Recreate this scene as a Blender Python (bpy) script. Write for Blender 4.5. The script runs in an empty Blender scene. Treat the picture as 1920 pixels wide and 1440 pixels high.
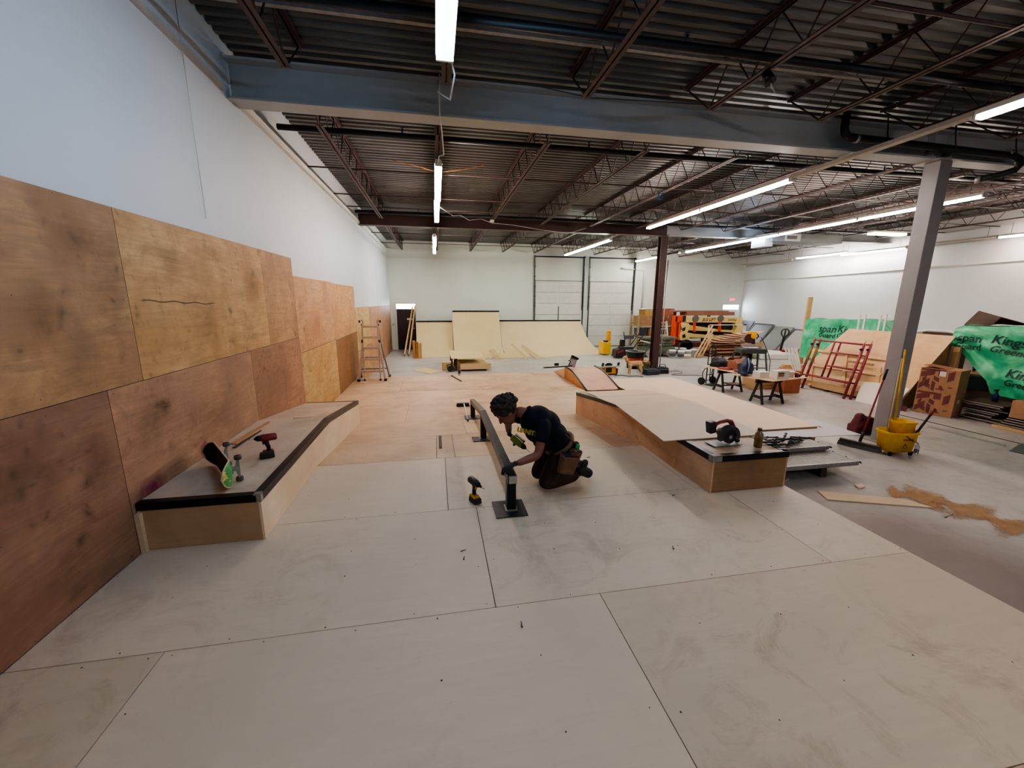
import bpy, bmesh, math, random
from mathutils import Vector, Matrix, Euler
random.seed(7)
SC = bpy.context.scene
COL = SC.collection
PI = math.pi
CZ = -0.64          # concrete floor level; the near plywood deck is z = 0
LZ = -0.28          # lower plywood deck level

# ------------------------------------------------------------------ camera
F_PX, YAW, PITCH, ROLL, CAM_H = 754.2, math.radians(10.60), math.radians(11.83), math.radians(0.30), 1.834
_cy, _sy, _cp, _sp = math.cos(YAW), math.sin(YAW), math.cos(PITCH), math.sin(PITCH)
CF = Vector((_sy*_cp, _cy*_cp, -_sp)); CR = Vector((_cy, -_sy, 0)); CU = CR.cross(CF)
_cr, _sr = math.cos(ROLL), math.sin(ROLL)
CR, CU = CR*_cr + CU*_sr, CU*_cr - CR*_sr
CAM = Vector((0, 0, CAM_H))
cam = bpy.data.cameras.new('camera'); cam.sensor_width = 36.0; cam.lens = F_PX/1920*36.0; cam.clip_end = 200
camo = bpy.data.objects.new('camera', cam); COL.objects.link(camo)
camo.matrix_world = Matrix(((CR.x, CU.x, -CF.x, CAM.x), (CR.y, CU.y, -CF.y, CAM.y), (CR.z, CU.z, -CF.z, CAM.z), (0, 0, 0, 1)))
SC.camera = camo

def at(px, py, axis, val):
    """World point where the line of sight through a photo pixel meets the plane axis = val."""
    d = CR*((px-960)/F_PX) + CU*((720-py)/F_PX) + CF
    i = 'xyz'.index(axis)
    return CAM + d*((val-CAM[i])/d[i])
def G(px, py, z=CZ): return at(px, py, 'z', z)

# ------------------------------------------------------------------ mesh builder
def frame(d, up=Vector((0, 0, 1))):
    d = Vector(d).normalized()
    s = d.cross(up)
    if s.length < 1e-5: s = d.cross(Vector((0, 1, 0)))
    s.normalize(); return d, s, s.cross(d)

class MB:
    def __init__(s): s.v = []; s.f = []; s.m = []; s.sm = []
    def add(s, vs, fs, mi=0, smooth=False, mat=None):
        b = len(s.v)
        for v in vs:
            v = Vector(v)
            s.v.append(mat @ v if mat is not None else v)
        for f in fs: s.f.append(tuple(i+b for i in f)); s.m.append(mi); s.sm.append(smooth)
        return s
    def box(s, c, size, rot=None, mi=0, taper=None):
        x, y, z = size[0]/2, size[1]/2, size[2]/2
        t = taper if taper else (1, 1)
        vs = [(-x, -y, -z), (x, -y, -z), (x, y, -z), (-x, y, -z), (-x*t[0], -y*t[1], z), (x*t[0], -y*t[1], z), (x*t[0], y*t[1], z), (-x*t[0], y*t[1], z)]
        M = Matrix.Translation(Vector(c))
        if rot is not None: M = M @ (Euler(rot).to_matrix().to_4x4() if not isinstance(rot, Matrix) else rot.to_4x4())
        return s.add(vs, [(0, 3, 2, 1), (4, 5, 6, 7), (0, 1, 5, 4), (1, 2, 6, 5), (2, 3, 7, 6), (3, 0, 4, 7)], mi, mat=M)
    def bx(s, x0, x1, y0, y1, z0, z1, mi=0):
        return s.box(((x0+x1)/2, (y0+y1)/2, (z0+z1)/2), (abs(x1-x0), abs(y1-y0), abs(z1-z0)), mi=mi)
    def bar(s, a, b, w, h, up=(0, 0, 1), mi=0):
        a, b = Vector(a), Vector(b); d, sd, u = frame(b-a, Vector(up))
        vs = [p + sd*(i*w/2) + u*(j*h/2) for p in (a, b) for i, j in ((-1, -1), (1, -1), (1, 1), (-1, 1))]
        return s.add(vs, [(0, 1, 2, 3), (7, 6, 5, 4), (0, 4, 5, 1), (1, 5, 6, 2), (2, 6, 7, 3), (3, 7, 4, 0)], mi)
    def tube(s, pts, r, n=8, mi=0, closed=False, caps=True):
        pts = [Vector(p) for p in pts]; N = len(pts)
        rs = r if isinstance(r, (list, tuple)) else [r]*N
        vs = []; prev = None
        for i, p in enumerate(pts):
            if closed: d = pts[(i+1) % N] - pts[i-1]
            else: d = pts[min(i+1, N-1)] - pts[max(i-1, 0)]
            if d.length < 1e-9: d = Vector((0, 0, 1))
            d.normalize()
            if prev is None: _, sd, u = frame(d)
            else:
                sd = prev - d*prev.dot(d)
                if sd.length < 1e-6: _, sd, u = frame(d)
                sd.normalize(); u = sd.cross(d)
            prev = sd
            vs += [p + (sd*math.cos(2*PI*k/n) + u*math.sin(2*PI*k/n))*rs[i] for k in range(n)]
        fs = []
        for i in range(N if closed else N-1):
            j = (i+1) % N
            for k in range(n):
                k2 = (k+1) % n
                fs.append((i*n+k, i*n+k2, j*n+k2, j*n+k))
        s.add(vs, fs, mi, True)
        if caps and not closed:
            b = len(s.v)-len(vs)
            s.f.append(tuple(b+k for k in reversed(range(n)))); s.m.append(mi); s.sm.append(False)
            s.f.append(tuple(b+(N-1)*n+k for k in range(n))); s.m.append(mi); s.sm.append(False)
        return s
    def cyl(s, a, b, r, r2=None, n=16, mi=0):
        return s.tube([a, b], [r, r if r2 is None else r2], n, mi)
    def lathe(s, prof, c=(0, 0, 0), n=20, mi=0, rot=None):
        M = Matrix.Translation(Vector(c))
        if rot is not None: M = M @ Euler(rot).to_matrix().to_4x4()
        vs = [(r*math.cos(2*PI*k/n), r*math.sin(2*PI*k/n), z) for r, z in prof for k in range(n)]
        fs = [(i*n+k, i*n+(k+1) % n, (i+1)*n+(k+1) % n, (i+1)*n+k) for i in range(len(prof)-1) for k in range(n)]
        s.add(vs, fs, mi, True, M)
        return s
    def prism(s, poly, axis, lo, hi, mi=0, mat=None):
        n = len(poly)
        def mk(p, t): return {'x': (t, p[0], p[1]), 'y': (p[0], t, p[1]), 'z': (p[0], p[1], t)}[axis]
        vs = [mk(p, lo) for p in poly] + [mk(p, hi) for p in poly]
        fs = [tuple(range(n)), tuple(reversed(range(n, 2*n)))] + [(i, i+n, (i+1) % n+n, (i+1) % n) for i in range(n)]
        return s.add(vs, fs, mi, mat=mat)
    def poly(s, pts, mi=0): return s.add(pts, [tuple(range(len(pts)))], mi)
    def grid(s, fn, nu, nv, mi=0, smooth=True):
        vs = [fn(i/nu, j/nv) for i in range(nu+1) for j in range(nv+1)]
        fs = [(i*(nv+1)+j, (i+1)*(nv+1)+j, (i+1)*(nv+1)+j+1, i*(nv+1)+j+1) for i in range(nu) for j in range(nv)]
        return s.add(vs, fs, mi, smooth)
    def ell(s, c, r, mi=0, n=14, m=9, rot=None):
        M = Matrix.Translation(Vector(c))
        if rot is not None: M = M @ (Euler(rot).to_matrix().to_4x4() if not isinstance(rot, Matrix) else rot.to_4x4())
        vs = [(0, 0, -r[2])] + [(r[0]*math.sin(PI*i/m)*math.cos(2*PI*k/n), r[1]*math.sin(PI*i/m)*math.sin(2*PI*k/n), -r[2]*math.cos(PI*i/m)) for i in range(1, m) for k in range(n)] + [(0, 0, r[2])]
        fs = [(0, 1+(k+1) % n, 1+k) for k in range(n)]
        for i in range(m-2):
            fs += [(1+i*n+k, 1+i*n+(k+1) % n, 1+(i+1)*n+(k+1) % n, 1+(i+1)*n+k) for k in range(n)]
        L = len(vs)-1; fs += [(L, 1+(m-2)*n+k, 1+(m-2)*n+(k+1) % n) for k in range(n)]
        return s.add(vs, fs, mi, True, M)
    def mesh(s, name, mats, fix=True):
        me = bpy.data.meshes.new(name)
        me.from_pydata([tuple(v) for v in s.v], [], s.f)
        for m in (mats if isinstance(mats, (list, tuple)) else [mats]): me.materials.append(m)
        me.polygons.foreach_set('material_index', s.m); me.polygons.foreach_set('use_smooth', s.sm)
        if fix:
            bm = bmesh.new(); bm.from_mesh(me); bmesh.ops.recalc_face_normals(bm, faces=bm.faces); bm.to_mesh(me); bm.free()
        me.update(); return me
    def build(s, name, mats, parent=None, bevel=0, fix=True):
        o = bpy.data.objects.new(name, s.mesh(name, mats, fix)); COL.objects.link(o)
        if parent is not None: o.parent = parent
        if bevel:
            b = o.modifiers.new('bevel', 'BEVEL'); b.width = bevel; b.segments = 2; b.limit_method = 'ANGLE'; b.angle_limit = 0.6
        return o

def tag(o, label=None, cat=None, group=None, kind=None):
    if label: o['label'] = label
    if cat: o['category'] = cat
    if group: o['group'] = group
    if kind: o['kind'] = kind
    return o
def thing(name, label, cat, loc=(0, 0, 0), rotz=0, group=None, rot=None):
    o = bpy.data.objects.new(name, None); COL.objects.link(o); o.empty_display_size = 0.05
    o.location = Vector(loc); o.rotation_euler = rot if rot else (0, 0, rotz)
    return tag(o, label, cat, group)
def copy_tree(o, parent=None):
    c = o.copy(); COL.objects.link(c); c.parent = parent
    for ch in [x for x in bpy.data.objects if x.parent == o]: copy_tree(ch, c)
    return c
def dup(o, loc, rotz, label, group=None):
    c = copy_tree(o); c.location = Vector(loc)
    c.rotation_euler = (0, 0, rotz) if not isinstance(rotz, (tuple, list)) else rotz
    c['label'] = label
    if group: c['group'] = group
    return c
def structure(o, label=None, cat=None): return tag(o, label, cat, kind='structure')

def text(body, size, mat, M, parent=None, name='lettering', extrude=0.0015, shear=0.0, align='CENTER', bold=0.0, wx=1.0):
    c = bpy.data.curves.new('txt', 'FONT'); c.body = body; c.size = size; c.extrude = extrude; c.shear = shear; c.align_x = align; c.align_y = 'CENTER'; c.offset = bold; c.resolution_u = 3
    t = bpy.data.objects.new('txt', c); COL.objects.link(t)
    dg = bpy.context.evaluated_depsgraph_get()
    me = bpy.data.meshes.new_from_object(t.evaluated_get(dg)); bpy.data.objects.remove(t); bpy.data.curves.remove(c)
    me.transform(M @ Matrix.Diagonal((wx, 1, 1, 1))); me.materials.clear(); me.materials.append(mat)
    o = bpy.data.objects.new(name, me); COL.objects.link(o); o.parent = parent
    return o
def basis(o, x, y):
    x = Vector(x).normalized(); y = Vector(y).normalized(); z = x.cross(y)
    return Matrix(((x.x, y.x, z.x, o[0]), (x.y, y.y, z.y, o[1]), (x.z, y.z, z.z, o[2]), (0, 0, 0, 1)))

def skin_mesh(verts, edges, sub=2):
    """verts: (x, y, z, rx[, ry]); grows a Skin surface and returns the evaluated mesh."""
    me = bpy.data.meshes.new('skin'); me.from_pydata([v[:3] for v in verts], edges, [])
    o = bpy.data.objects.new('skin', me); COL.objects.link(o)
    md = o.modifiers.new('s', 'SKIN'); md.use_smooth_shade = True; md.branch_smoothing = 0.5
    sk = me.skin_vertices[0].data
    for i, v in enumerate(verts):
        sk[i].radius = (v[3], v[4] if len(v) > 4 else v[3]); sk[i].use_root = (i == 0)
    if sub:
        sb = o.modifiers.new('u', 'SUBSURF'); sb.levels = sub; sb.render_levels = sub
    dg = bpy.context.evaluated_depsgraph_get()
    out = bpy.data.meshes.new_from_object(o.evaluated_get(dg))
    bpy.data.objects.remove(o); bpy.data.meshes.remove(me); return out
def fuse(meshes, name, mat, voxel=0.008, smooth=3, parent=None, factor=0.5):
    """Unite overlapping closed shapes into one continuous surface."""
    bm = bmesh.new()
    for m in meshes: bm.from_mesh(m)
    me = bpy.data.meshes.new(name); bm.to_mesh(me); bm.free()
    o = bpy.data.objects.new(name, me); COL.objects.link(o)
    r = o.modifiers.new('r', 'REMESH'); r.mode = 'VOXEL'; r.voxel_size = voxel; r.use_smooth_shade = True
    if smooth:
        q = o.modifiers.new('q', 'SMOOTH'); q.iterations = smooth; q.factor = factor
    dg = bpy.context.evaluated_depsgraph_get()
    out = bpy.data.meshes.new_from_object(o.evaluated_get(dg)); bpy.data.objects.remove(o)
    out.materials.clear(); out.materials.append(mat)
    for p in out.polygons: p.use_smooth = True; p.material_index = 0
    o = bpy.data.objects.new(name, out); COL.objects.link(o); o.parent = parent
    return o
# ------------------------------------------------------------------ materials
def lin(c):
    if isinstance(c, str):
        c = c.lstrip('#'); c = [int(c[i:i+2], 16) for i in (0, 2, 4)]
    return tuple(((v/255)/12.92 if v/255 <= 0.04045 else ((v/255+0.055)/1.055)**2.4) for v in c) + (1.0,)
_M = {}
class NT:
    def __init__(s, name):
        s.mat = bpy.data.materials.new(name); s.mat.use_nodes = True; s.t = s.mat.node_tree
        s.b = s.t.nodes['Principled BSDF']
    def n(s, typ, **kw):
        nd = s.t.nodes.new(typ)
        for k, v in kw.items():
            if k in nd.inputs: nd.inputs[k].default_value = v
            else: setattr(nd, k, v)
        return nd
    def l(s, a, b): s.t.links.new(a, b)
    def coord(s, scale=(1, 1, 1), loc=(0, 0, 0), rot=(0, 0, 0), rnd=True):
        tc = s.n('ShaderNodeTexCoord'); mp = s.n('ShaderNodeMapping')
        mp.inputs['Scale'].default_value = scale; mp.inputs['Rotation'].default_value = rot; mp.inputs['Location'].default_value = loc
        s.l(tc.outputs['Object'], mp.inputs['Vector'])
        return mp.outputs[0]
    def noise(s, vec, scale, detail=4, rough=0.55, dist=0.0):
        nd = s.n('ShaderNodeTexNoise'); nd.inputs['Scale'].default_value = scale; nd.inputs['Detail'].default_value = detail
        nd.inputs['Roughness'].default_value = rough; nd.inputs['Distortion'].default_value = dist
        s.l(vec, nd.inputs['Vector']); return nd.outputs['Fac']
    def ramp(s, fac, stops, interp='LINEAR'):
        r = s.n('ShaderNodeValToRGB'); r.color_ramp.interpolation = interp; e = r.color_ramp.elements
        while len(e) < len(stops): e.new(0.5)
        for i, (p, c) in enumerate(stops): e[i].position = p; e[i].color = c if len(c) == 4 else tuple(c)+(1,)
        s.l(fac, r.inputs[0]); return r.outputs[0]
    def mix(s, a, b, fac, mode='MIX'):
        m = s.n('ShaderNodeMix', data_type='RGBA', blend_type=mode)
        for i, x in ((6, a), (7, b)):
            if isinstance(x, tuple): m.inputs[i].default_value = x
            else: s.l(x, m.inputs[i])
        if isinstance(fac, (int, float)): m.inputs[0].default_value = fac
        else: s.l(fac, m.inputs[0])
        return m.outputs[2]
    def bump(s, h, strength=0.2, dist=0.01):
        b = s.n('ShaderNodeBump'); b.inputs['Strength'].default_value = strength; b.inputs['Distance'].default_value = dist
        s.l(h, b.inputs['Height']); s.l(b.outputs[0], s.b.inputs['Normal'])
    def color(s, c):
        if isinstance(c, tuple): s.b.inputs['Base Color'].default_value = c
        else: s.l(c, s.b.inputs['Base Color'])
    def set(s, rough=0.5, metal=0.0, spec=0.5):
        s.b.inputs['Roughness'].default_value = rough; s.b.inputs['Metallic'].default_value = metal; s.b.inputs['Specular IOR Level'].default_value = spec
GREY = lambda v: (v, v, v, 1.0)
def paint(name, col, rough=0.5, metal=0.0, var=0.12, scale=6.0, spec=0.5, bump=0.0):
    """Plain paint, plastic or metal with a slight cloudy unevenness."""
    key = (name,)
    if key in _M: return _M[key]
    t = NT(name); c = lin(col); v = t.coord()
    f = t.noise(v, scale, 5, 0.6)
    d = tuple(x*(1-var) for x in c[:3])+(1,); h = tuple(min(1, x*(1+var)) for x in c[:3])+(1,)
    t.color(t.ramp(f, [(0.3, d), (0.7, h)])); t.set(rough, metal, spec)
    if bump: t.bump(t.noise(v, scale*12, 3), bump, 0.004)
    _M[key] = t.mat; return t.mat
def ply(name, col, grain='x', dark=0.75, blotch=0.35, knots=0.0, warm=None, rough=0.62, seed=0, smudge=0.0):
    """Plywood: long face grain, soft staining, optional knots and footmarks."""
    key = (name,)
    if key in _M: return _M[key]
    t = NT(name); c = lin(col); r = random.Random(sum(ord(ch)*(i+3) for i, ch in enumerate(name)) if seed == 0 else seed)
    off = (r.random()*20, r.random()*20, r.random()*20)
    sc = {'x': (0.7, 6, 6), 'y': (6, 0.7, 6), 'z': (6, 6, 0.7)}[grain]
    g = t.coord(sc, off); v = t.coord((1, 1, 1), off)
    f1 = t.noise(g, 3.2, 7, 0.62, 0.9); f2 = t.noise(v, 1.3, 4, 0.55, 0.4)
    d = tuple(x*dark for x in c[:3])+(1,); h = tuple(min(1, x*1.08) for x in c[:3])+(1,)
    col1 = t.ramp(f1, [(0.28, d), (0.62, c), (0.8, h)])
    w = lin(warm) if warm else tuple(x*(1-blotch) for x in c[:3])+(1,)
    m = t.ramp(f2, [(0.42, GREY(0)), (0.72, GREY(1))])
    col2 = t.mix(col1, w, m)
    if knots:
        kv = t.coord((2.3, 2.3, 2.3), (off[1], off[2], off[0]))
        wob = t.n('ShaderNodeTexNoise'); wob.inputs['Scale'].default_value = 2.5; t.l(kv, wob.inputs['Vector'])
        add = t.n('ShaderNodeVectorMath', operation='ADD'); t.l(kv, add.inputs[0])
        scl = t.n('ShaderNodeVectorMath', operation='SCALE'); scl.inputs['Scale'].default_value = 0.35; t.l(wob.outputs['Color'], scl.inputs[0]); t.l(scl.outputs[0], add.inputs[1])
        vo = t.n('ShaderNodeTexVoronoi'); vo.inputs['Scale'].default_value = 1.6; t.l(add.outputs[0], vo.inputs['Vector'])
        k = t.ramp(vo.outputs['Distance'], [(0.03, GREY(1)), (0.10, GREY(0.45)), (0.26, GREY(0))])
        v2 = t.n('ShaderNodeTexVoronoi'); v2.inputs['Scale'].default_value = 4.6; t.l(add.outputs[0], v2.inputs['Vector'])
        msk = t.ramp(t.noise(v, 1.1, 3, 0.6), [(0.42, GREY(0)), (0.6, GREY(1))])
        k2 = t.mix(t.ramp(v2.outputs['Distance'], [(0.07, GREY(1)), (0.18, GREY(0.45)), (0.36, GREY(0))]), msk, 1.0, 'MULTIPLY')
        fz = t.ramp(t.noise(v, 5.5, 7, 0.72, 0.8), [(0.5, GREY(0)), (0.78, GREY(0.55))])
        k = t.mix(t.mix(k, k2, 0.8, 'ADD'), fz, 0.8, 'ADD')
        kd = tuple(x*0.32 for x in c[:3])+(1,)
        kk = t.mix(GREY(0), k, knots); col2 = t.mix(col2, kd, kk)
    if smudge:
        s1 = t.noise(v, 2.6, 7, 0.7, 1.4); s2 = t.noise(v, 0.6, 2, 0.5); s3 = t.noise(t.coord((7, 7, 7), off), 1.5, 5, 0.65, 1.0)
        mm = t.mix(t.ramp(s1, [(0.5, GREY(0)), (0.7, GREY(1))]), t.ramp(s2, [(0.42, GREY(0.1)), (0.6, GREY(1))]), 1.0, 'MULTIPLY')
        mm = t.mix(mm, t.ramp(s3, [(0.63, GREY(0)), (0.72, GREY(0.9))]), 0.35, 'ADD')
        mm = t.mix(GREY(0), mm, min(1, smudge))
        col2 = t.mix(col2, tuple(x*k for x, k in zip(c[:3], (0.45, 0.40, 0.36)))+(1,), mm)
    t.color(col2); t.set(rough, 0, 0.35); t.bump(f1, 0.06, 0.003)
    _M[key] = t.mat; return t.mat
def glow(name, col, strength):
    t = NT(name); c = lin(col); t.color(c); t.b.inputs['Emission Color'].default_value = c; t.b.inputs['Emission Strength'].default_value = strength
    return t.mat
def glass(name, col, rough=0.05, alpha=0.35):
    t = NT(name); t.color(lin(col)); t.set(rough, 0, 0.6); t.b.inputs['Transmission Weight'].default_value = 0.8; t.b.inputs['IOR'].default_value = 1.3
    return t.mat
def concrete():
    t = NT('concrete'); v = t.coord(); a = t.noise(v, 0.55, 6, 0.6, 0.5); b = t.noise(v, 5.0, 8, 0.7, 0.6); sp = t.noise(v, 40, 3, 0.6)
    c1 = t.ramp(a, [(0.3, lin('#8f8984')), (0.5, lin('#aaa59f')), (0.7, lin('#b8b4ae'))])
    c2 = t.mix(c1, lin('#7f7771'), t.ramp(b, [(0.5, GREY(0)), (0.75, GREY(0.6))]))
    c3 = t.mix(c2, lin('#c2beb9'), t.ramp(sp, [(0.62, GREY(0)), (0.75, GREY(0.4))]))
    # sawdust-browned area by the deck edge
    tc = t.n('ShaderNodeTexCoord'); mp = t.n('ShaderNodeMapping'); mp.inputs['Location'].default_value = (-4.6, -2.6, 0.64); mp.inputs['Scale'].default_value = (1, 1, 1)
    t.l(tc.outputs['Object'], mp.inputs[0]); sc = t.n('ShaderNodeVectorMath', operation='MULTIPLY'); sc.inputs[1].default_value = (0.5, 0.34, 0.1); t.l(mp.outputs[0], sc.inputs[0])
    ln = t.n('ShaderNodeVectorMath', operation='LENGTH'); t.l(sc.outputs[0], ln.inputs[0])
    wob = t.n('ShaderNodeMath', operation='MULTIPLY_ADD'); t.l(b, wob.inputs[0]); wob.inputs[1].default_value = 0.5; t.l(ln.outputs['Value'], wob.inputs[2])
    m = t.ramp(wob.outputs[0], [(0.55, GREY(0.8)), (1.0, GREY(0))])
    c4 = t.mix(c3, lin('#71625a'), m)
    t.color(c4); t.set(0.5, 0, 0.4); t.bump(b, 0.08, 0.004); return t.mat
def wallpaint(name, col, block=None, bumpy=0.12, siding=None):
    t = NT(name); v = t.coord(); f = t.noise(v, 0.8, 5, 0.6, 0.4); c = lin(col)
    t.color(t.ramp(f, [(0.3, tuple(x*0.94 for x in c[:3])+(1,)), (0.7, c)])); t.set(0.55, 0, 0.35)
    h = t.noise(v, 45, 4, 0.6)
    if block:
        mp = t.coord((1, 1, 1), (0, 0, 0), block)
        br = t.n('ShaderNodeTexBrick'); br.inputs['Scale'].default_value = 1.0; br.inputs['Brick Width'].default_value = 0.4; br.inputs['Row Height'].default_value = 0.2
        br.inputs['Mortar Size'].default_value = 0.006; br.inputs['Mortar Smooth'].default_value = 0.5; t.l(mp, br.inputs['Vector'])
        br.inputs['Color1'].default_value = GREY(1); br.inputs['Color2'].default_value = GREY(1); br.inputs['Mortar'].default_value = GREY(0)
        h2 = t.mix(br.outputs['Color'], GREY(0), 0.35); hh = t.mix(h2, h, 0.2); t.bump(hh, 0.35, 0.006)
    else: t.bump(h, bumpy, 0.004)
    return t.mat
def deckmetal():
    t = NT('galvanised roof deck'); v = t.coord((0.25, 3, 1)); f = t.noise(v, 2.0, 6, 0.7, 0.3); g = t.noise(t.coord(), 0.5, 3)
    c = t.ramp(f, [(0.3, lin('#4a4b4a')), (0.6, lin('#6a6b69')), (0.8, lin('#8d8d8a'))])
    t.color(t.mix(c, lin('#4c4644'), t.ramp(g, [(0.4, GREY(0)), (0.65, GREY(0.7))]))); t.set(0.42, 0.35, 0.5); return t.mat
def tarp():
    t = NT('green plastic wrap'); v = t.coord(); f = t.noise(v, 3.0, 5, 0.6, 0.8)
    t.color(t.ramp(f, [(0.3, lin('#2f9468')), (0.55, lin('#44b584')), (0.8, lin('#7fd0a8'))])); t.set(0.32, 0, 0.5)
    t.bump(t.noise(v, 9, 4, 0.6, 1.2), 0.25, 0.02); return t.mat

M_conc = concrete()
M_wallL = wallpaint('white paint with cool cast', '#cad3da')  # cool tube cast put into the paint as an even blue tint
M_wallB = wallpaint('white painted block', '#e4e8df', (PI/2, 0, 0))
M_wallR = wallpaint('white painted block side', '#d9dadb', (PI/2, 0, PI/2))
M_deckm = deckmetal()
M_joist = paint('red oxide steel', '#4a3634', 0.55, 0.1)
M_beam = paint('grey painted steel', '#a6a9aa', 0.5, 0.0, 0.06, 2)
M_beamb = paint('brown painted steel', '#4a3230', 0.5, 0.0, 0.1)
M_white = paint('white enamel', '#d9d8d2', 0.4, 0, 0.05)
M_cream = paint('cream enamel housing', '#b9b2a6', 0.5, 0, 0.08)
M_blk = paint('black plastic', '#17171a', 0.45, 0, 0.2)
M_blksteel = paint('black steel', '#222326', 0.38, 0.6, 0.25)
M_steel = paint('mill scale steel', '#4a4b50', 0.36, 0.75, 0.25, 10)
M_steel2 = paint('dark angle iron', '#2a2b2f', 0.34, 0.7, 0.3, 12)
M_alu = paint('aluminium', '#b4b2b0', 0.38, 0.7, 0.12, 10)
M_alud = paint('worn aluminium', '#8f8c8a', 0.5, 0.4, 0.2, 14)
M_pipe = paint('black iron pipe', '#26272a', 0.45, 0.4, 0.2)
M_yel = paint('yellow plastic', '#e0ac1f', 0.4, 0, 0.06)
M_yel2 = paint('tool yellow', '#d79a1e', 0.45, 0, 0.1)
M_red = paint('red plastic', '#7d1f24', 0.45, 0, 0.15)
M_scaf = paint('maroon scaffold paint', '#7c2533', 0.5, 0.1, 0.2, 14)
M_green = tarp()
M_card = paint('brown cardboard', '#a37a58', 0.75, 0, 0.1, 5)
M_card2 = paint('red-brown cardboard', '#8d5a44', 0.75, 0, 0.12, 5)
M_cardw = paint('white cardboard', '#d8d2cd', 0.7, 0, 0.05)
M_maroon = paint('maroon ink', '#6d3433', 0.7, 0, 0.1)
M_rub = paint('rubber', '#121213', 0.8, 0, 0.2)
M_ink = paint('black ink', '#0e1a16', 0.6)
M_pine = ply('pine lumber', '#cfa778', 'z', 0.8, 0.2)
M_pinex = ply('pine lumber flat', '#d0a97c', 'x', 0.8, 0.2)
M_ply_new = ply('new birch plywood', '#d9c1a4', 'x', 0.9, 0.1)
M_ply_yel = ply('pale ramp plywood', '#d8c496', 'y', 0.92, 0.08)
M_plyedge = ply('sawn offcut', '#cdb48b', 'x', 0.85, 0.1)
M_dark = paint('dark brown wood', '#4b3a30', 0.7)  # even dark brown for timber bits, and on sheet edges to darken seams
M_screw = paint('black screw heads', '#1c1a19', 0.6)
M_grey = paint('grey plastic', '#77777a', 0.5)
M_cordw = paint('white cord', '#c9c6c0', 0.5)
M_cordb = paint('dark cord', '#3b3a3b', 0.6)
# ------------------------------------------------------------------ room shell
XL, XR, YB, YF, ZD = -2.2, 17.3, 20.8, -4.2, 4.58
structure(MB().bx(XL-0.2, XR+0.2, YF-0.2, YB+0.2, CZ-0.2, CZ).build('floor', M_conc), 'dusty grey concrete floor of the warehouse')
structure(MB().bx(XL-0.2, XL, YF-0.2, YB+0.2, CZ, ZD+0.3).build('wall_left', M_wallL), 'tall white painted wall above the plywood sheets')
structure(MB().bx(XR, XR+0.2, YF-0.2, YB+0.2, CZ, ZD+0.3).build('wall_right', M_wallR), 'white block wall behind the green wrapped stacks')
structure(MB().bx(XL, XR, YB, YB+0.2, CZ, ZD+0.3).build('wall_back', M_wallB), 'white far wall with two loading doors')
structure(MB().bx(XL, XR, YF-0.2, YF, CZ, ZD+0.3).build('wall_front', M_wallL), 'white wall behind the viewpoint')
# corrugated roof deck: ribs run across the room
mb = MB(); pitch = 0.152; y = YF; pr = []
while y < YB:
    pr += [(y, ZD), (y+0.06, ZD), (y+0.08, ZD+0.04), (y+0.132, ZD+0.04)]; y += pitch
pr.append((YB, ZD)); n = len(pr)
mb.add([(XL, p[0], p[1]) for p in pr]+[(XR, p[0], p[1]) for p in pr], [(i, i+1, n+i+1, n+i) for i in range(n-1)])
mb.bx(XL-0.2, XR+0.2, YF-0.2, YB+0.2, ZD+0.07, ZD+0.2)
structure(mb.build('ceiling', M_deckm, fix=False), 'dark corrugated metal roof deck')
# trims: brown angle along left wall, conduit on right and back walls, siding lines
structure(MB().bx(XL, XL+0.02, YF, 5.4, 4.03, 4.10).build('trim_1', M_cream), 'thin wooden strip along the top of the left wall')
structure(MB().tube([(XR-0.03, 9, 3.08), (XR-0.03, 16.9, 2.95), (XR-0.03, 20.75, 2.93)], 0.025, 8).build('trim_2', M_white), 'white conduit running along the right wall')
mb = MB()
for z in (2.86, 2.7): mb.bx(1.0, 5.0, YB-0.012, YB, z, z+0.02)
mb.bx(2.0, 2.02, YB-0.012, YB, 1.0, 2.86); mb.bx(-0.6, 1.9, YB-0.012, YB, 1.78, 1.80); mb.bx(10.6, 17.3, YB-0.012, YB, 2.84, 2.87)
structure(mb.build('trim_3', M_wallB), 'faint raised seams on the far wall')
structure(MB().tube([(XL+0.02, 4.66, 2.6), (XL+0.02, 4.66, 4.5)], 0.004, 6).build('trim_4', M_white), 'thin vertical wire on the left wall')
structure(MB().bx(XL, XL+0.06, 5.7, YB, 4.02, 4.10).bx(XL, XL+0.008, 16.5, 16.52, 1.7, 3.2).build('trim_5', M_white), 'white ledger along the top of the left wall')

# I-beams and columns
def ibeam(x0, x1, yc, z0, z1, w=0.26, tf=0.025):
    m = MB(); m.bx(x0, x1, yc-w/2, yc+w/2, z0, z0+tf); m.bx(x0, x1, yc-w/2, yc+w/2, z1-tf, z1); m.bx(x0, x1, yc-0.009, yc+0.009, z0+tf, z1-tf); return m
b1 = ibeam(XL+0.01, XR-0.01, 5.62, 4.0, 4.42)
for x in (7.62, 8.0): b1.bx(x-0.008, x+0.008, 5.50, 5.74, 4.025, 4.395)
structure(b1.build('beam', M_beam), 'grey painted steel beam crossing the near ceiling')
structure(ibeam(XL+0.01, 7.9, 13.4, 4.0, 4.42).build('beam', M_beamb), 'dark brown steel beam ending over the brown column')
structure(ibeam(7.92, XR-0.01, 13.4, 4.02, 4.44).build('beam', M_beam), 'pale grey steel beam right of the brown column')
structure(ibeam(XL+0.01, XR-0.01, -2.3, 4.0, 4.42).build('beam', M_beam), 'grey steel beam overhead behind the viewpoint')
m = MB(); m.bx(7.775, 8.005, 5.48, 5.71, CZ, 3.985, 0); m.bx(7.66, 8.09, 5.40, 5.79, 3.985, 3.999, 0); m.bx(7.66, 8.09, 5.40, 5.79, CZ, CZ+0.015, 0)
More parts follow.
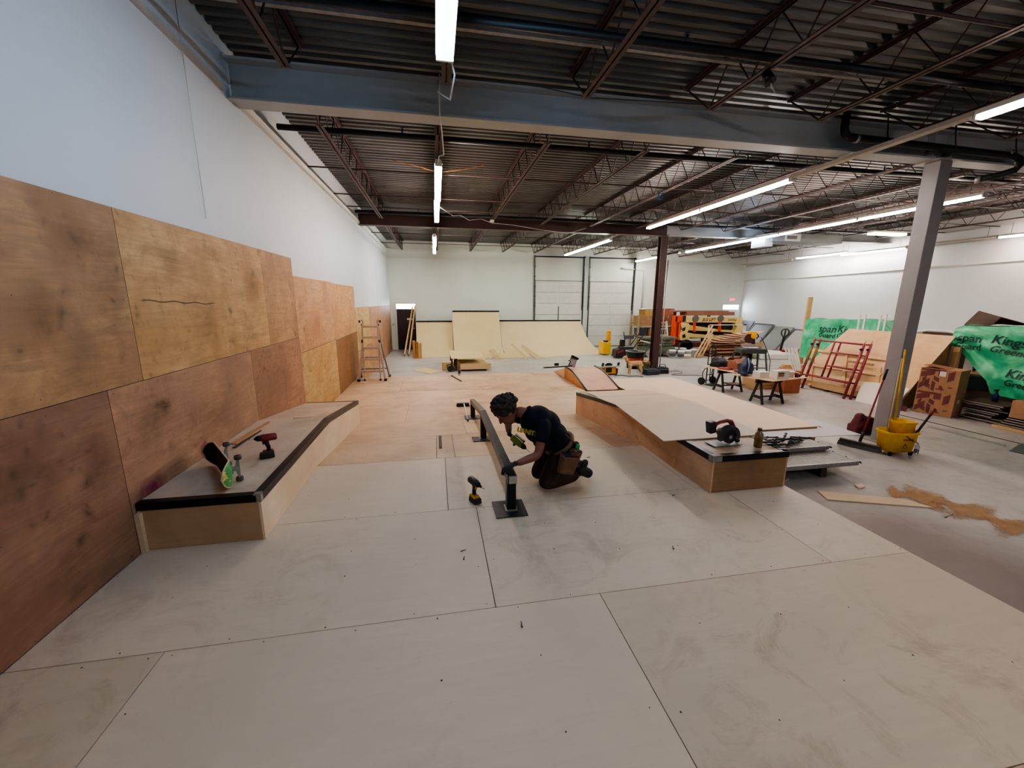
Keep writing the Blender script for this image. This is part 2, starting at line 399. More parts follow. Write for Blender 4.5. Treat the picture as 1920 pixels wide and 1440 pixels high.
structure(m.build('column', paint('grey column paint', '#8b8789', 0.45, 0, 0.08, 3, 0.6), bevel=0.015), 'square grey steel column beside the yellow mop bucket')
m = MB(); m.bx(7.66, 7.9, 13.28, 13.30, CZ, 3.985); m.bx(7.66, 7.9, 13.50, 13.52, CZ, 3.985); m.bx(7.77, 7.79, 13.30, 13.50, CZ, 3.985); m.bx(7.6, 7.96, 13.2, 13.6, CZ, CZ+0.02)
structure(m.build('column', M_beamb), 'dark brown H-shaped steel column with tool bags at its foot')
tag(MB().tube([(7.95, 13.25, CZ+0.05), (7.95, 13.25, 3.2)], 0.02, 8).tube([(7.95, 13.25, 1.9), (7.86, 13.26, 1.9)], 0.012, 6).build('conduit_pipe', M_alu), 'thin grey conduit pipe running down the brown column', 'pipe')

# open-web joists (three bays, copies of one)
def make_joist(L):
    t = thing('roof_joist', None, 'joist')
    m = MB()
    for s in (-1, 1):
        m.bar((s*0.032, 0, 0.47), (s*0.032, L, 0.47), 0.045, 0.006); m.bar((s*0.014, 0, 0.455), (s*0.014, L, 0.455), 0.006, 0.035)
    m.build('top_chord', M_joist, t)
    m = MB(); a, b = 0.55, L-0.55
    for s in (-1, 1):
        m.bar((s*0.03, a, 0.004), (s*0.03, b, 0.004), 0.042, 0.006); m.bar((s*0.012, a, 0.02), (s*0.012, b, 0.02), 0.006, 0.035)
    m.build('bottom_chord', M_joist, t)
    pts = [(0, 0.02, 0.46)]; n = int(round((b-a)/0.32)); n += n % 2
    for i in range(n+1): pts.append((0, a+(b-a)*i/n, 0.012 if i % 2 == 0 else 0.462))
    pts.append((0, L-0.02, 0.46))
    MB().tube(pts, 0.011, 5).build('web', M_joist, t)
    return t
ORD = ['first', 'second', 'third', 'fourth', 'fifth', 'sixth', 'seventh', 'eighth', 'ninth', 'tenth', 'eleventh', 'twelfth']
for bi, (y0, y1, where, z) in enumerate(((-2.15, 5.47, 'this side of the grey beam', 4.09), (5.77, 13.25, 'between grey beam and brown beam', 4.09), (13.55, 20.75, 'beyond the brown beam', 4.09))):
    proto = make_joist(y1-y0)
    for k in range(12):
        o = proto if k == 0 else copy_tree(proto)
        o.location = (-1.45+1.575*k+(0.06 if bi == 0 else 0), y0, z)
        o['label'] = 'open-web roof joist, %s from left wall, %s' % (ORD[k], where); o['group'] = 'roof joists'
# cross bridging rods and pipes under the deck
for y, z, r, nm, lb in ((8.3, 4.13, 0.014, 'bridging_rod', 'thin steel bridging rod across joists just beyond the grey beam'), (10.2, 4.13, 0.014, 'bridging_rod', 'thin steel bridging rod across joists midway to the brown beam'), (11.6, 4.16, 0.014, 'bridging_rod', 'thin steel bridging rod across joists close before the brown beam'), (15.6, 4.13, 0.014, 'bridging_rod', 'thin steel bridging rod across joists beyond the brown beam'), (18.2, 4.13, 0.014, 'bridging_rod', 'thin steel bridging rod across joists near the far wall'), (3.1, 4.11, 0.016, 'bridging_rod', 'thin steel bridging rod across joists before the grey beam')):
    tag(MB().tube([(XL+0.05, y, z), (XR-0.05, y, z)], r, 6).build(nm, M_joist), lb, 'rod', 'bridging rods')
def sprinkler_pipe(y, z, lab, x0=XL+0.1, x1=XR-0.1, r=0.04):
    t = thing('sprinkler_pipe', lab, 'pipe', group='sprinkler pipes')
    MB().tube([(x0, y, z), (x1, y, z)], r, 10).build('pipe_run', M_pipe, t)
    x = x0+1.7
    h = MB().cyl((0, 0, 0.03), (0, 0, 0.1), 0.016, 0.012, 8).cyl((0, 0, 0.1), (0, 0, 0.11), 0.035, 0.035, 10)
    me = h.mesh('sprinkler_head', M_steel)
    while x < x1:
        o = bpy.data.objects.new('sprinkler_head', me); COL.objects.link(o); o.parent = t; o.location = (x, y, z); x += 2.9
sprinkler_pipe(4.15, 4.27, 'black sprinkler pipe across the ceiling before the grey beam')
sprinkler_pipe(6.75, 4.19, 'black sprinkler pipe across the ceiling just beyond the grey beam')
sprinkler_pipe(12.4, 4.19, 'black sprinkler pipe across the ceiling before the brown beam')
t = thing('steel_angle', 'pale steel angle strip running across joists before the grey beam', 'strip')
MB().bx(XL+0.1, 5.3, 4.45, 4.5, 4.36, 4.39).build('angle_strip', M_alud, t)
# black looping pipe clamped on the grey beam
t = thing('drain_pipe', 'black pipe with elbows clamped along the grey beam near its column', 'pipe')
MB().tube([(5.78, 5.36, 4.42), (5.78, 5.36, 4.24), (5.80, 5.36, 4.18), (5.86, 5.36, 4.14), (5.95, 5.36, 4.13), (9.0, 5.36, 4.08), (9.12, 5.36, 4.05), (9.18, 5.37, 3.97), (9.16, 5.40, 3.90), (9.08, 5.55, 3.86), (8.98, 5.75, 3.84)], 0.05, 12).build('pipe_run', M_pipe, t)
for x in (5.98, 8.85): MB().cyl((x, 5.36, 4.12), (x+0.05, 5.36, 4.12), 0.056, 0.056, 12).build('coupling', M_alu, t)
MB().cyl((9.0, 5.71, 3.835), (8.97, 5.77, 3.835), 0.057, 0.057, 12).build('coupling', M_alu, t)
for x in (6.5, 7.75, 8.95): MB().tube([(x, 5.36, 4.05), (x, 5.30, 4.1), (x, 5.33, 4.2), (x, 5.36, 4.42)], 0.008, 6).build('hanger', M_pipe, t)

# ------------------------------------------------------------------ doors of the far wall
def transom_door(name, x0, x1, lab, col, flip=False):
    t = structure(thing(name, lab, None, (0, 0, 0)), lab)
    f = MB(); y0, y1 = YB-0.06, YB
    f.bx(x0-0.08, x0, y0, y1, CZ, 1.60); f.bx(x1, x1+0.08, y0, y1, CZ, 1.60); f.bx(x0-0.08, x1+0.08, y0, y1, 1.60, 1.68)
    f.build('door_frame', M_white, t)
    MB().bx(x0, x1, YB-0.035, YB-0.004, CZ+0.01, 1.36).build('door_leaf', col, t)
    MB().bx(x0, x1, YB-0.03, YB-0.02, 1.38, 1.60).build('transom_pane', glow('daylight through transom', '#eaf4ff', 26 if flip else 14), t)
    hx = x1-0.1 if not flip else x0+0.1
    MB().cyl((hx, YB-0.035, 0.42), (hx, YB-0.09, 0.42), 0.03, 0.03, 10).bar((hx, YB-0.09, 0.42), (hx-0.12, YB-0.09, 0.42), 0.02, 0.02).build('door_handle', M_alu, t)
    return t
d1 = transom_door('door_1', -1.90, -1.0, 'dark door with bright transom left of the pale ramps', paint('dark door', '#2a2124', 0.5))
MB().bx(-1.42, -1.17, YB-0.045, YB-0.036, 0.82, 0.92).build('sign_plate', M_cardw, d1)
text('PRIVATE', 0.05, M_ink, basis((-1.295, YB-0.047, 0.87), (1, 0, 0), (0, 0, 1)), d1)
MB().bx(-2.12, -2.05, YB-0.07, YB-0.002, 0.55, 0.68).build('wall_switch', M_cream, d1)
d2 = transom_door('door_2', 16.1, 17.1, 'grey exit door with bright transom in the far corner', M_wallB, True)
def loading_door(name, x0, x1, lab, ztop):
    t = structure(thing(name, lab, None), lab)
    m = MB(); n = 6; h = (ztop-CZ)/n
    for i in range(n): m.bx(x0, x1, YB-0.05, YB-0.012, CZ+i*h+0.007, CZ+(i+1)*h-0.007)
    m.build('door_sections', M_white, t, bevel=0.006); MB().bx(x0, x1, YB-0.014, YB-0.004, CZ, ztop).build('groove_backing', M_grey, t); MB().bx(x0-0.05, x1+0.05, YB-0.05, YB-0.004, CZ, CZ+0.03).bx(x0-0.05, x1+0.05, YB-0.03, YB-0.004, ztop, ztop+0.02).build('bottom_seal', M_steel2, t); MB().bx((x0+x1)/2-0.02, (x0+x1)/2+0.02, YB-0.07, YB-0.05, 0.3, 1.5).build('lock_bar', M_steel if name == 'door_3' else M_white, t)  # grey sheet added behind the sections to darken the grooves
    m = MB()
    for xx in ((x0+(x1-x0)*0.02, x0+(x1-x0)*0.46), (x0+(x1-x0)*0.52, x0+(x1-x0)*0.98)):
        for (a, b, c, d) in ((xx[0], xx[0]+0.03, 0.5, 2.6), (xx[1]-0.03, xx[1], 0.5, 2.6)): m.bx(a, b, YB-0.058, YB-0.05, 1.55, 2.65)
        m.bx(xx[0], xx[1], YB-0.058, YB-0.05, 2.62, 2.65); m.bx(xx[0], xx[1], YB-0.058, YB-0.05, 1.55, 1.58)
    m.build('panel_trim', M_wallB, t)
    for s, x in ((-1, x0-0.06), (1, x1+0.06)):
        tr = MB().bar((x, YB-0.08, CZ), (x+0.02*s, YB-0.12, 4.05), 0.045, 0.05)
        tr.bar((x+s*0.0, YB-0.02, 1.3), (x, YB-0.02, 4.05), 0.05, 0.02)
        for z in (1.5, 2.0, 2.5, 3.0, 3.5): tr.bx(x-0.05, x+0.05, YB-0.11, YB-0.02, z, z+0.03)
        tr.build('track', M_steel, t)
    MB().bx(x0-0.1, x1+0.1, YB-0.16, YB-0.08, 3.96, 4.02).build('spring_shaft', M_steel2, t)
    return t
loading_door('door_3', 5.1, 7.6, 'white sectional loading door behind the right pale ramp', 2.8)
loading_door('door_4', 8.05, 10.45, 'white sectional loading door behind the snow blowers', 2.78)
t = thing('exit_sign', 'red lit EXIT sign above the corner exit door', 'sign')
MB().bx(16.45, 16.85, YB-0.05, YB-0.012, 1.80, 2.0).build('sign_case', M_white, t)
text('EXIT', 0.17, glow('exit red', '#ff5a5a', 2.5), basis((16.65, YB-0.053, 1.9), (1, 0, 0), (0, 0, 1)), t, bold=0.004)
tag(MB().tube([(11.1, YB-0.03, 0.2), (11.1, YB-0.03, 3.42), (9.75, YB-0.03, 3.5)], 0.05, 10).build('vent_pipe', M_white), 'white vent pipe turning along the far wall', 'pipe')

# ------------------------------------------------------------------ plywood sheets screwed to the left wall
def seeded(s): return random.Random(s)
def wall_sheet(y0, y1, z0, z1, col, lab, dark=0.66, knots=0.85, blotch=0.45, warm=None, grain='y', red=False):
    r = seeded(int(y0*31+z0*77+5))
    m = MB(); x0, x1 = XL+0.002, XL+0.016
    m.bx(x0, x1, y0+0.002, y1-0.002, z0+0.002, z1-0.002, 2); m.poly([(x1+0.0003, y0+.002, z0+.002), (x1+0.0003, y1-.002, z0+.002), (x1+0.0003, y1-.002, z1-.002), (x1+0.0003, y0+.002, z1-.002)])
    for i in range(int((y1-y0)/0.4)+1):
        for j in range(3):
            yy = y0+0.03+(y1-y0-0.06)*i/max(1, int((y1-y0)/0.4))+r.uniform(-.03, .03); zz = z0+0.03+(z1-z0-0.06)*j/2+r.uniform(-.02, .02)
            m.add([(x1+0.0008, yy+0.0035*math.cos(a*PI/3), zz+0.0035*math.sin(a*PI/3)) for a in range(6)], [tuple(range(6))], 1)
    o = m.build('plywood_sheet', [ply('wall ply %s' % lab, col, grain, dark, blotch, knots, warm, 0.6, int(y0*13+z0*7+40), 0.55), M_screw, M_dark])
    return tag(o, lab, 'plywood', 'plywood sheets on the left wall')
wall_sheet(0.99, 3.43, 1.225, 2.45, '#b58e68', 'upper brown wall plywood sheet nearest the viewpoint', warm='#8a664b')
wall_sheet(3.43, 5.87, 1.225, 2.45, '#c79f70', 'golden upper wall plywood sheet with a long crack', warm='#a3784a')
wall_sheet(5.87, 7.02, 1.225, 2.45, '#b99068', 'narrow upper wall plywood sheet at the step down', warm='#977050')
wall_sheet(0.64, 3.08, 0.0, 1.225, '#9f7860', 'dark lower wall plywood sheet nearest the viewpoint', warm='#7a5746', blotch=0.5)
wall_sheet(3.08, 5.25, 0.0, 1.225, '#b38a6c', 'lower wall plywood sheet with dark stain above ledge', warm='#8f6c5a')
wall_sheet(5.25, 7.02, 0.0, 1.225, '#a97d60', 'reddish lower wall plywood sheet above the ledge end', warm='#86624f')
wall_sheet(7.02, 9.42, 0.96, 2.185, '#c39a74', 'orange upper wall plywood sheet beyond the step', warm='#a3744e')
wall_sheet(9.42, 11.86, 0.94, 2.165, '#c79d6c', 'pale upper wall plywood sheet before the ladder', warm='#b08052')
wall_sheet(7.02, 9.42, LZ, 0.957, '#c0a06c', 'yellow lower wall plywood sheet behind the ledge end', warm='#a87846')
wall_sheet(9.42, 11.86, LZ, 0.937, '#946a46', 'rust brown lower wall plywood sheet before the ladder', warm='#7c5838')
wall_sheet(11.86, 14.2, 0.38, 1.6, '#cda973', 'pale yellow upper wall plywood sheet behind the ladder', knots=0.4)
wall_sheet(11.86, 14.2, CZ, 0.377, '#bd8d62', 'tan lower wall plywood sheet behind the ladder', knots=0.4)
wall_sheet(14.2, 17.4, CZ, 1.58, '#b98a69', 'tall pinkish wall plywood sheet beyond the ladder', knots=0.4, grain='z')
wall_sheet(17.4, 20.7, CZ, 1.56, '#b28566', 'tall wall plywood sheet beside the dark door', knots=0.4, grain='z')
# a long split in the golden sheet
gold = [o for o in bpy.data.objects if o.get('label') == 'golden upper wall plywood sheet with a long crack'][0]
MB().tube([(XL+0.0165, 3.56+0.045*i, 1.815-0.0016*i+0.006*math.sin(i*0.9)) for i in range(25)], [0.0015]+[0.004]*22+[0.002, 0.001], 5).build('crack', M_dark, gold)

# spray and grease marks on the wall sheets
def stain_mat(name, col, a):
    t = NT(name); t.color(lin(col)); t.set(0.7, 0, 0.2); v = t.coord(); f = t.noise(v, 7, 6, 0.7, 0.8)
    at_ = t.n('ShaderNodeAttribute', attribute_name='edge'); m = t.n('ShaderNodeMath', operation='MULTIPLY'); t.l(f, m.inputs[0]); t.l(at_.outputs['Fac'], m.inputs[1])
    t.l(t.ramp(m.outputs[0], [(0.12, GREY(0)), (0.55, GREY(a))]), t.b.inputs['Alpha']); return t.mat
def wall_stain(lab, y, z, ry, rz, mat):
    par = [o for o in bpy.data.objects if o.get('label') == lab][0]; N, K = 10, 20; vs, fs, ed = [(XL+0.0175, y, z)], [], [1.0]
    for i in range(1, N+1):
        for k in range(K): a = 2*PI*k/K; vs.append((XL+0.0175, y+ry*i/N*math.cos(a), z+rz*i/N*math.sin(a))); ed.append(1-(i/N)**1.2)
    fs += [(0, 1+k, 1+(k+1) % K) for k in range(K)]
    for i in range(N-1): fs += [(1+i*K+k, 1+(i+1)*K+k, 1+(i+1)*K+(k+1) % K, 1+i*K+(k+1) % K) for k in range(K)]
    me = bpy.data.meshes.new('stain'); me.from_pydata(vs, [], fs); me.materials.append(mat); q = me.attributes.new('edge', 'FLOAT', 'POINT'); q.data.foreach_set('value', ed)
    o = bpy.data.objects.new('paint_stain', me); COL.objects.link(o); o.parent = par
PINK = stain_mat('magenta overspray', '#8a2a58', 0.75); GREASE = stain_mat('grease stain', '#453d36', 0.55); GR2 = stain_mat('faint grime', '#6b5343', 0.22)
LW = 'lower wall plywood sheet with dark stain above ledge'
wall_stain(LW, 3.32, 0.40, 0.22, 0.16, PINK); wall_stain(LW, 4.05, 0.44, 0.10, 0.12, PINK); wall_stain(LW, 3.62, 0.98, 0.10, 0.12, GREASE); wall_stain(LW, 3.5, 0.95, 0.35, 0.25, GR2); wall_stain(LW, 4.3, 0.7, 0.5, 0.3, GR2)
UP = 'upper brown wall plywood sheet nearest the viewpoint'; GD = 'golden upper wall plywood sheet with a long crack'; DK = 'dark lower wall plywood sheet nearest the viewpoint'
for lab, pts in ((UP, ((3.3, 1.9, .22, .6), (2.95, 1.45, .2, .3), (3.1, 2.2, .25, .2), (2.75, 1.8, .15, .3))), (GD, ((4.0, 2.1, .25, .25), (5.5, 2.0, .3, .3), (5.3, 1.45, .25, .2), (4.4, 1.55, .3, .25), (4.7, 2.25, .3, .15))), (DK, ((2.4, 0.9, .3, .3), (2.6, .35, .4, .3), (2.9, 0.8, .2, .3)))):
    for y, z, a, b in pts: wall_stain(lab, y, z, a, b, GR2)
# ------------------------------------------------------------------ plywood skate deck
BY0, BY1, FY = 4.54, 7.0, 11.5           # bank from the upper to the lower deck
PX0, PX1 = XL+0.018, 3.43
def deckz(y):
    return 0.0 if y <= BY0 else (LZ if y >= BY1 else LZ*(y-BY0)/(BY1-BY0))
PLY_F = [ply('deck ply cool a', '#d6c4ad', 'x', 0.93, 0.08, 0, None, 0.5, 11, 0.45), ply('deck ply cool b', '#d0bda6', 'x', 0.93, 0.1, 0, None, 0.5, 12, 0.55), ply('deck ply cool c', '#d9c7b0', 'x', 0.94, 0.08, 0, None, 0.5, 13, 0.35)]
PLY_T = [ply('deck ply tan a', '#ccb090', 'x', 0.9, 0.15, 0, '#ae8f70', 0.5, 14, 0.5), ply('deck ply tan b', '#d2b797', 'x', 0.92, 0.12, 0, '#b59677', 0.5, 15, 0.4), ply('deck ply tan c', '#c9a88c', 'x', 0.9, 0.18, 0, '#ae8a6e', 0.5, 16, 0.5)]
park = thing('skate_deck', 'large low plywood skate deck with a gentle bank across its middle', 'skate deck')
def deck_sheet(x0, x1, y0, y1, mat, seed=0):
    """One sheet of the deck; follows the deck height, with countersunk screws round its edge."""
    r = seeded(seed+int(x0*100)+int(y0*31)); m = MB(); g = 0.0025; th = 0.012
    ys = [y0+g] + [b for b in (BY0, BY1) if y0+g < b < y1-g] + [y1-g]
    for a, b in zip(ys[:-1], ys[1:]):
        za, zb = deckz(a), deckz(b)
        m.add([(x0+g, a, za-th), (x1-g, a, za-th), (x1-g, b, zb-th), (x0+g, b, zb-th), (x0+g, a, za), (x1-g, a, za), (x1-g, b, zb), (x0+g, b, zb)],
              [(0, 3, 2, 1), (4, 5, 6, 7), (0, 1, 5, 4), (1, 2, 6, 5), (2, 3, 7, 6), (3, 0, 4, 7)])
    nx = max(2, int((x1-x0)/0.42)); ny = 4
    for i in range(nx+1):
        for j in range(ny):
            if r.random() < 0.22: continue
            xx = x0+0.03+(x1-x0-0.06)*i/nx+r.uniform(-.04, .04); yy = y0+0.03+(y1-y0-0.06)*j/(ny-1)+(0 if j in (0, ny-1) else r.uniform(-.1, .1))+r.uniform(-.012, .012)
            if not (x0+.01 < xx < x1-.01 and y0+.01 < yy < y1-.01): continue
            rr = r.uniform(0.0032, 0.0058); zz = deckz(yy)+0.0009
            m.add([(xx+rr*math.cos(a*PI/4), yy+rr*math.sin(a*PI/4), zz) for a in range(8)], [tuple(range(8))], 1)
    return m.build('deck_sheet', [mat, M_screw], park)
def row(y0, y1, xs, mats, seed):
    for i, (a, b) in enumerate(zip(xs[:-1], xs[1:])): deck_sheet(a, b, y0, y1, mats[i % len(mats)], seed+i)
A, B, C = PLY_F; TA, TB, TC = PLY_T
row(-1.56, -0.34, [PX0, -0.3, 2.14, PX1], [B, A, TC], 1)
row(-0.34, 0.88, [PX0, -0.25, 2.19, PX1], [A, C, TC], 2)
row(0.88, 2.10, [PX0, -1.47, 0.97, PX1], [B, C, B], 3)
row(2.10, 3.32, [PX0, 0.30, 2.74, PX1], [C, A, C], 4)
row(3.32, 4.54, [PX0, 0.05, 2.49, PX1], [C, A, A], 5)
row(4.54, 5.78, [PX0, -0.05, 0.17, 2.2, PX1], [TB, TB, TB, TC], 6)
row(5.78, 7.0, [PX0, 0.4, 2.84, PX1], [TA, TB, TC], 7)
row(7.0, 8.22, [PX0, -0.6, 1.84, PX1], [TB, TA, TB], 8)
row(8.22, 9.44, [PX0, 0.26, 2.7, PX1], [TB, TB, TA], 9)
row(9.44, 10.66, [PX0, -0.9, 1.54, PX1], [TB, TA, TB], 10)
row(10.66, FY, [PX0, 0.3, 2.74, PX1], [TB, TB, TB], 11)
# framing below: rim and inner joists
m = MB()
for x in (PX0+0.02, -1.2, 0.0, 1.2, 2.4, PX1-0.02):
    poly = [(-1.55, CZ), (FY-0.01, CZ), (FY-0.01, LZ-0.0125), (BY1, LZ-0.0125), (BY0, -0.0125), (-1.55, -0.0125)]
    m.prism(poly, 'x', x-0.019, x+0.019)
for y in (-1.53, 1.2, 3.3): m.bx(PX0+0.04, PX1-0.04, y-0.019, y+0.019, CZ, -0.0125)
m.bx(PX0+0.04, PX1-0.04, FY-0.04, FY-0.002, CZ, LZ-0.0125)
m.build('rim_frame', M_pine, park)
# lower deck extension on the right, fresh sheets
ext = thing('deck_extension', 'low table of fresh pale plywood sheets right of the ledge', 'deck')
EXT = [ply('fresh ply a', '#d9c2a8', 'y', 0.95, 0.06, 0, None, 0.55, 21, 0.1), ply('fresh ply b', '#d6bda1', 'y', 0.95, 0.07, 0, None, 0.55, 22, 0.1)]
ezt = -0.27
def ext_sheet(x0, x1, y0, y1, mt): MB().bx(x0+.001, x1-.001, y0+.001, y1-.001, ezt-0.012, ezt).build('deck_sheet', mt, ext)
ext_sheet(3.45, 5.24, 5.55, 7.99, EXT[0]); ext_sheet(5.24, 6.46, 5.55, 7.99, EXT[1]); ext_sheet(4.42, 5.24, 7.99, 10.1, EXT[1]); ext_sheet(5.24, 6.46, 7.99, 10.1, EXT[0])
m = MB()
for x in (3.5, 4.5, 5.5, 6.38): m.bx(x-0.019, x+0.019, 5.62 if x != 3.5 else 5.62, 10.05 if x > 4.4 else 8.4, CZ, ezt-0.0125)
m.bx(4.45, 6.42, 10.02, 10.06, CZ, ezt-0.0125); m.bx(3.5, 6.42, 5.58, 5.62, CZ, ezt-0.0125); m.build('rim_frame', M_pine, ext)

# ------------------------------------------------------------------ ledges with steel angle edging
def ledge(name, lab, x0, x1, y0, yk, y1, zt, outer, side_mat, end_mat, top_mat, both=False):
    """Box ledge following the bank: flat top to yk, then falling to y1."""
    t = thing(name, lab, 'ledge'); ze = zt-0.25; th = 0.018
    floor_pts = [(y0, deckz(y0)+0.003), (BY0, 0.003), (BY1, LZ+0.003), (y1, deckz(y1)+0.003)]
    def side(x):
        return MB().prism(floor_pts+[(y1, ze-0.012), (yk, zt-0.012), (y0, zt-0.012)], 'x', x-th/2, x+th/2)
    side(x1-th/2 if outer > 0 else x0+th/2).build('side_panel', side_mat, t)
    side(x0+th/2 if outer > 0 else x1-th/2).build('side_panel', side_mat, t)
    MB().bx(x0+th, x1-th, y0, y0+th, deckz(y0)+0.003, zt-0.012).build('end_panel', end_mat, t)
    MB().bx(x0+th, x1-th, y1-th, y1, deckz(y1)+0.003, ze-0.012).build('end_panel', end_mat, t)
    m = MB()
    m.add([(x0, y0, zt-.012), (x1, y0, zt-.012), (x1, yk, zt-.012), (x0, yk, zt-.012), (x0, y0, zt), (x1, y0, zt), (x1, yk, zt), (x0, yk, zt)], [(0, 3, 2, 1), (4, 5, 6, 7), (0, 1, 5, 4), (1, 2, 6, 5), (2, 3, 7, 6), (3, 0, 4, 7)])
    m.add([(x0, yk, zt-.012), (x1, yk, zt-.012), (x1, y1, ze-.012), (x0, y1, ze-.012), (x0, yk, zt), (x1, yk, zt), (x1, y1, ze), (x0, y1, ze)], [(0, 3, 2, 1), (4, 5, 6, 7), (0, 1, 5, 4), (1, 2, 6, 5), (2, 3, 7, 6), (3, 0, 4, 7)])
    m.build('top_sheet', top_mat, t)
    return t, ze
def angle_iron(m, a, b, inward, w=0.055, h=0.055, th=0.006, mi=0):
    """Steel angle along edge a-b: one leg on top reaching inward, one leg down the face."""
    a, b = Vector(a), Vector(b); i = Vector(inward)
    up = i.cross(b-a).normalized()
    if up.z < 0: up = -up
    o = -i*0.003
    for p, q, r, s in ((a+o, b+o, b+i*w, a+i*w),):
        m.add([p, q, r, s, p+up*th, q+up*th, r+up*th, s+up*th], [(0, 1, 2, 3), (4, 7, 6, 5), (0, 4, 5, 1), (1, 5, 6, 2), (2, 6, 7, 3), (3, 7, 4, 0)], mi)
    p, q = a-i*0.001, b-i*0.001; d = up*h
    m.add([p-d, q-d, q+up*th, p+up*th, p-d-i*th, q-d-i*th, q+up*th-i*th, p+up*th-i*th], [(0, 1, 2, 3), (4, 7, 6, 5), (0, 4, 5, 1), (1, 5, 6, 2), (2, 6, 7, 3), (3, 7, 4, 0)], mi)
    return m
lx0, lx1, ly0, lyk, ly1, lzt = XL+0.02, -1.36, 3.12, 5.17, 7.05, 0.374
PS = ply('ledge side ply', '#e0cbb0', 'y', 0.92, 0.12, 0, '#d0b594', 0.55, 31, 0.1); PE = ply('ledge end ply', '#bfa07e', 'x', 0.85, 0.25, 0, '#a68768', 0.55, 32, 0.2); PT = ply('ledge top ply', '#d2bfab', 'y', 0.9, 0.2, 0, '#b59f8a', 0.55, 33, 0.45)
lt, lze = ledge('skate_ledge', 'long plywood ledge with dark steel edging against the left wall', lx0, lx1, ly0, lyk, ly1, lzt, 1, PS, PE, PT)
m = MB(); angle_iron(m, (lx1, ly0, lzt), (lx1, lyk, lzt), (-1, 0, 0)); m.build('edging', M_steel2, lt)
m = MB(); angle_iron(m, (lx1, lyk, lzt), (lx1, ly1, lze), (-1, 0, 0)); m.build('edging', M_steel2, lt)
m = MB(); angle_iron(m, (lx0, ly0, lzt), (lx1-0.03, ly0, lzt), (0, 1, 0)); m.build('edging', paint('black angle iron', '#1d1d20', 0.35, 0.6, 0.4, 14), lt)
m = MB(); angle_iron(m, (lx0, ly1, lze), (lx1, ly1, lze), (0, -1, 0)); m.build('edging', M_steel2, lt)
MB().box((lx1-0.02, ly0+0.015, lzt+0.005), (0.05, 0.045, 0.012)).bx(lx1-0.02, lx1+0.008, ly0-0.008, ly0+0.03, lzt-0.055, lzt).build('corner_weld', M_alud, lt)
MB().bx(lx0-0.002, lx0+0.03, ly0-0.035, ly0-0.001, 0.001, lzt-0.07).build('corner_batten', M_ply_new, lt)
rx0, rx1, ry0, ryk, ry1 = 2.56, 3.40, 3.2, 5.17, 7.06
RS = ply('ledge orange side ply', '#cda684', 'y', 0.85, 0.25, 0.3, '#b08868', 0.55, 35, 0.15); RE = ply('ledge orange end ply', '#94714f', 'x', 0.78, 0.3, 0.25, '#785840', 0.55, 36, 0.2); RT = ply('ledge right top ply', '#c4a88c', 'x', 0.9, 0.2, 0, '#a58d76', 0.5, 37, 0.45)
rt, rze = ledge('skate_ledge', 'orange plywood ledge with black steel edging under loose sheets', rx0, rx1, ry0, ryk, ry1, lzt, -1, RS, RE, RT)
BLKA = paint('black angle iron', '#1d1d20', 0.35, 0.6, 0.4, 14)
for a, b, i in (((rx0, ry0, lzt), (rx0, ryk, lzt), (1, 0, 0)), ((rx0, ryk, lzt), (rx0, ry1, rze), (1, 0, 0)), ((rx0+0.03, ry0, lzt), (rx1, ry0, lzt), (0, 1, 0)), ((rx1, ry0, lzt), (rx1, ryk, lzt), (-1, 0, 0)), ((rx0, ry1, rze), (rx1, ry1, rze), (0, -1, 0))):
    m = MB(); angle_iron(m, a, b, i); m.build('edging', BLKA, rt)
m = MB(); m.bx(rx0-0.008, rx0+0.09, ry0-0.008, ry0+0.0, lzt-0.05, lzt+0.004); m.bx(rx0-0.008, rx0, ry0, ry0+0.06, lzt-0.05, lzt+0.004); m.bx(rx0-0.008, rx0+0.08, ry0-0.006, ry0+0.045, lzt+0.005, lzt+0.012); m.build('corner_weld', M_alud, rt)
# loose sheets lying on the right ledge
def loose_sheet(name, lab, pts, th, mat, cat='plywood', group=None):
    m = MB(); n = len(pts); P = [Vector(p) for p in pts]; d = Vector((0, 0, th))
    m.add([p for p in P]+[p+d for p in P], [tuple(range(n)), tuple(reversed(range(n, 2*n)))]+[(i, (i+1) % n, (i+1) % n+n, i+n) for i in range(n)])
    return tag(m.build(name, mat), lab, cat, group)
def lz(y): return (lzt if y <= ryk else lzt-0.25*(y-ryk)/(ry1-ryk))+0.0075
def ledge_sheet(lab, xa, xb, y0, y1, mat, dz=0.0, skew=0.0):
    ys = [y0]+([ryk] if y0 < ryk < y1 else [])+[y1]; m = MB(); th = 0.009
    for a, b in zip(ys[:-1], ys[1:]):
        sa, sb = skew*(a-y0), skew*(b-y0); za, zb = lz(a)+dz, lz(b)+dz
        m.add([(xa+sa, a, za), (xb+sa, a, za), (xb+sb, b, zb), (xa+sb, b, zb), (xa+sa, a, za+th), (xb+sa, a, za+th), (xb+sb, b, zb+th), (xa+sb, b, zb+th)], [(0, 3, 2, 1), (4, 5, 6, 7), (0, 1, 5, 4), (1, 2, 6, 5), (2, 3, 7, 6), (3, 0, 4, 7)])
    tag(m.build('plywood_sheet', mat), lab, 'plywood')
ledge_sheet('pale loose plywood sheet overhanging the orange ledge front', 2.31, 3.53, 3.66, 6.1, EXT[0], 0, 0.10)
ledge_sheet('pale loose plywood sheet covering the far end of the orange ledge', 2.60, 3.82, 6.13, 7.02, EXT[1], 0, 0.12)

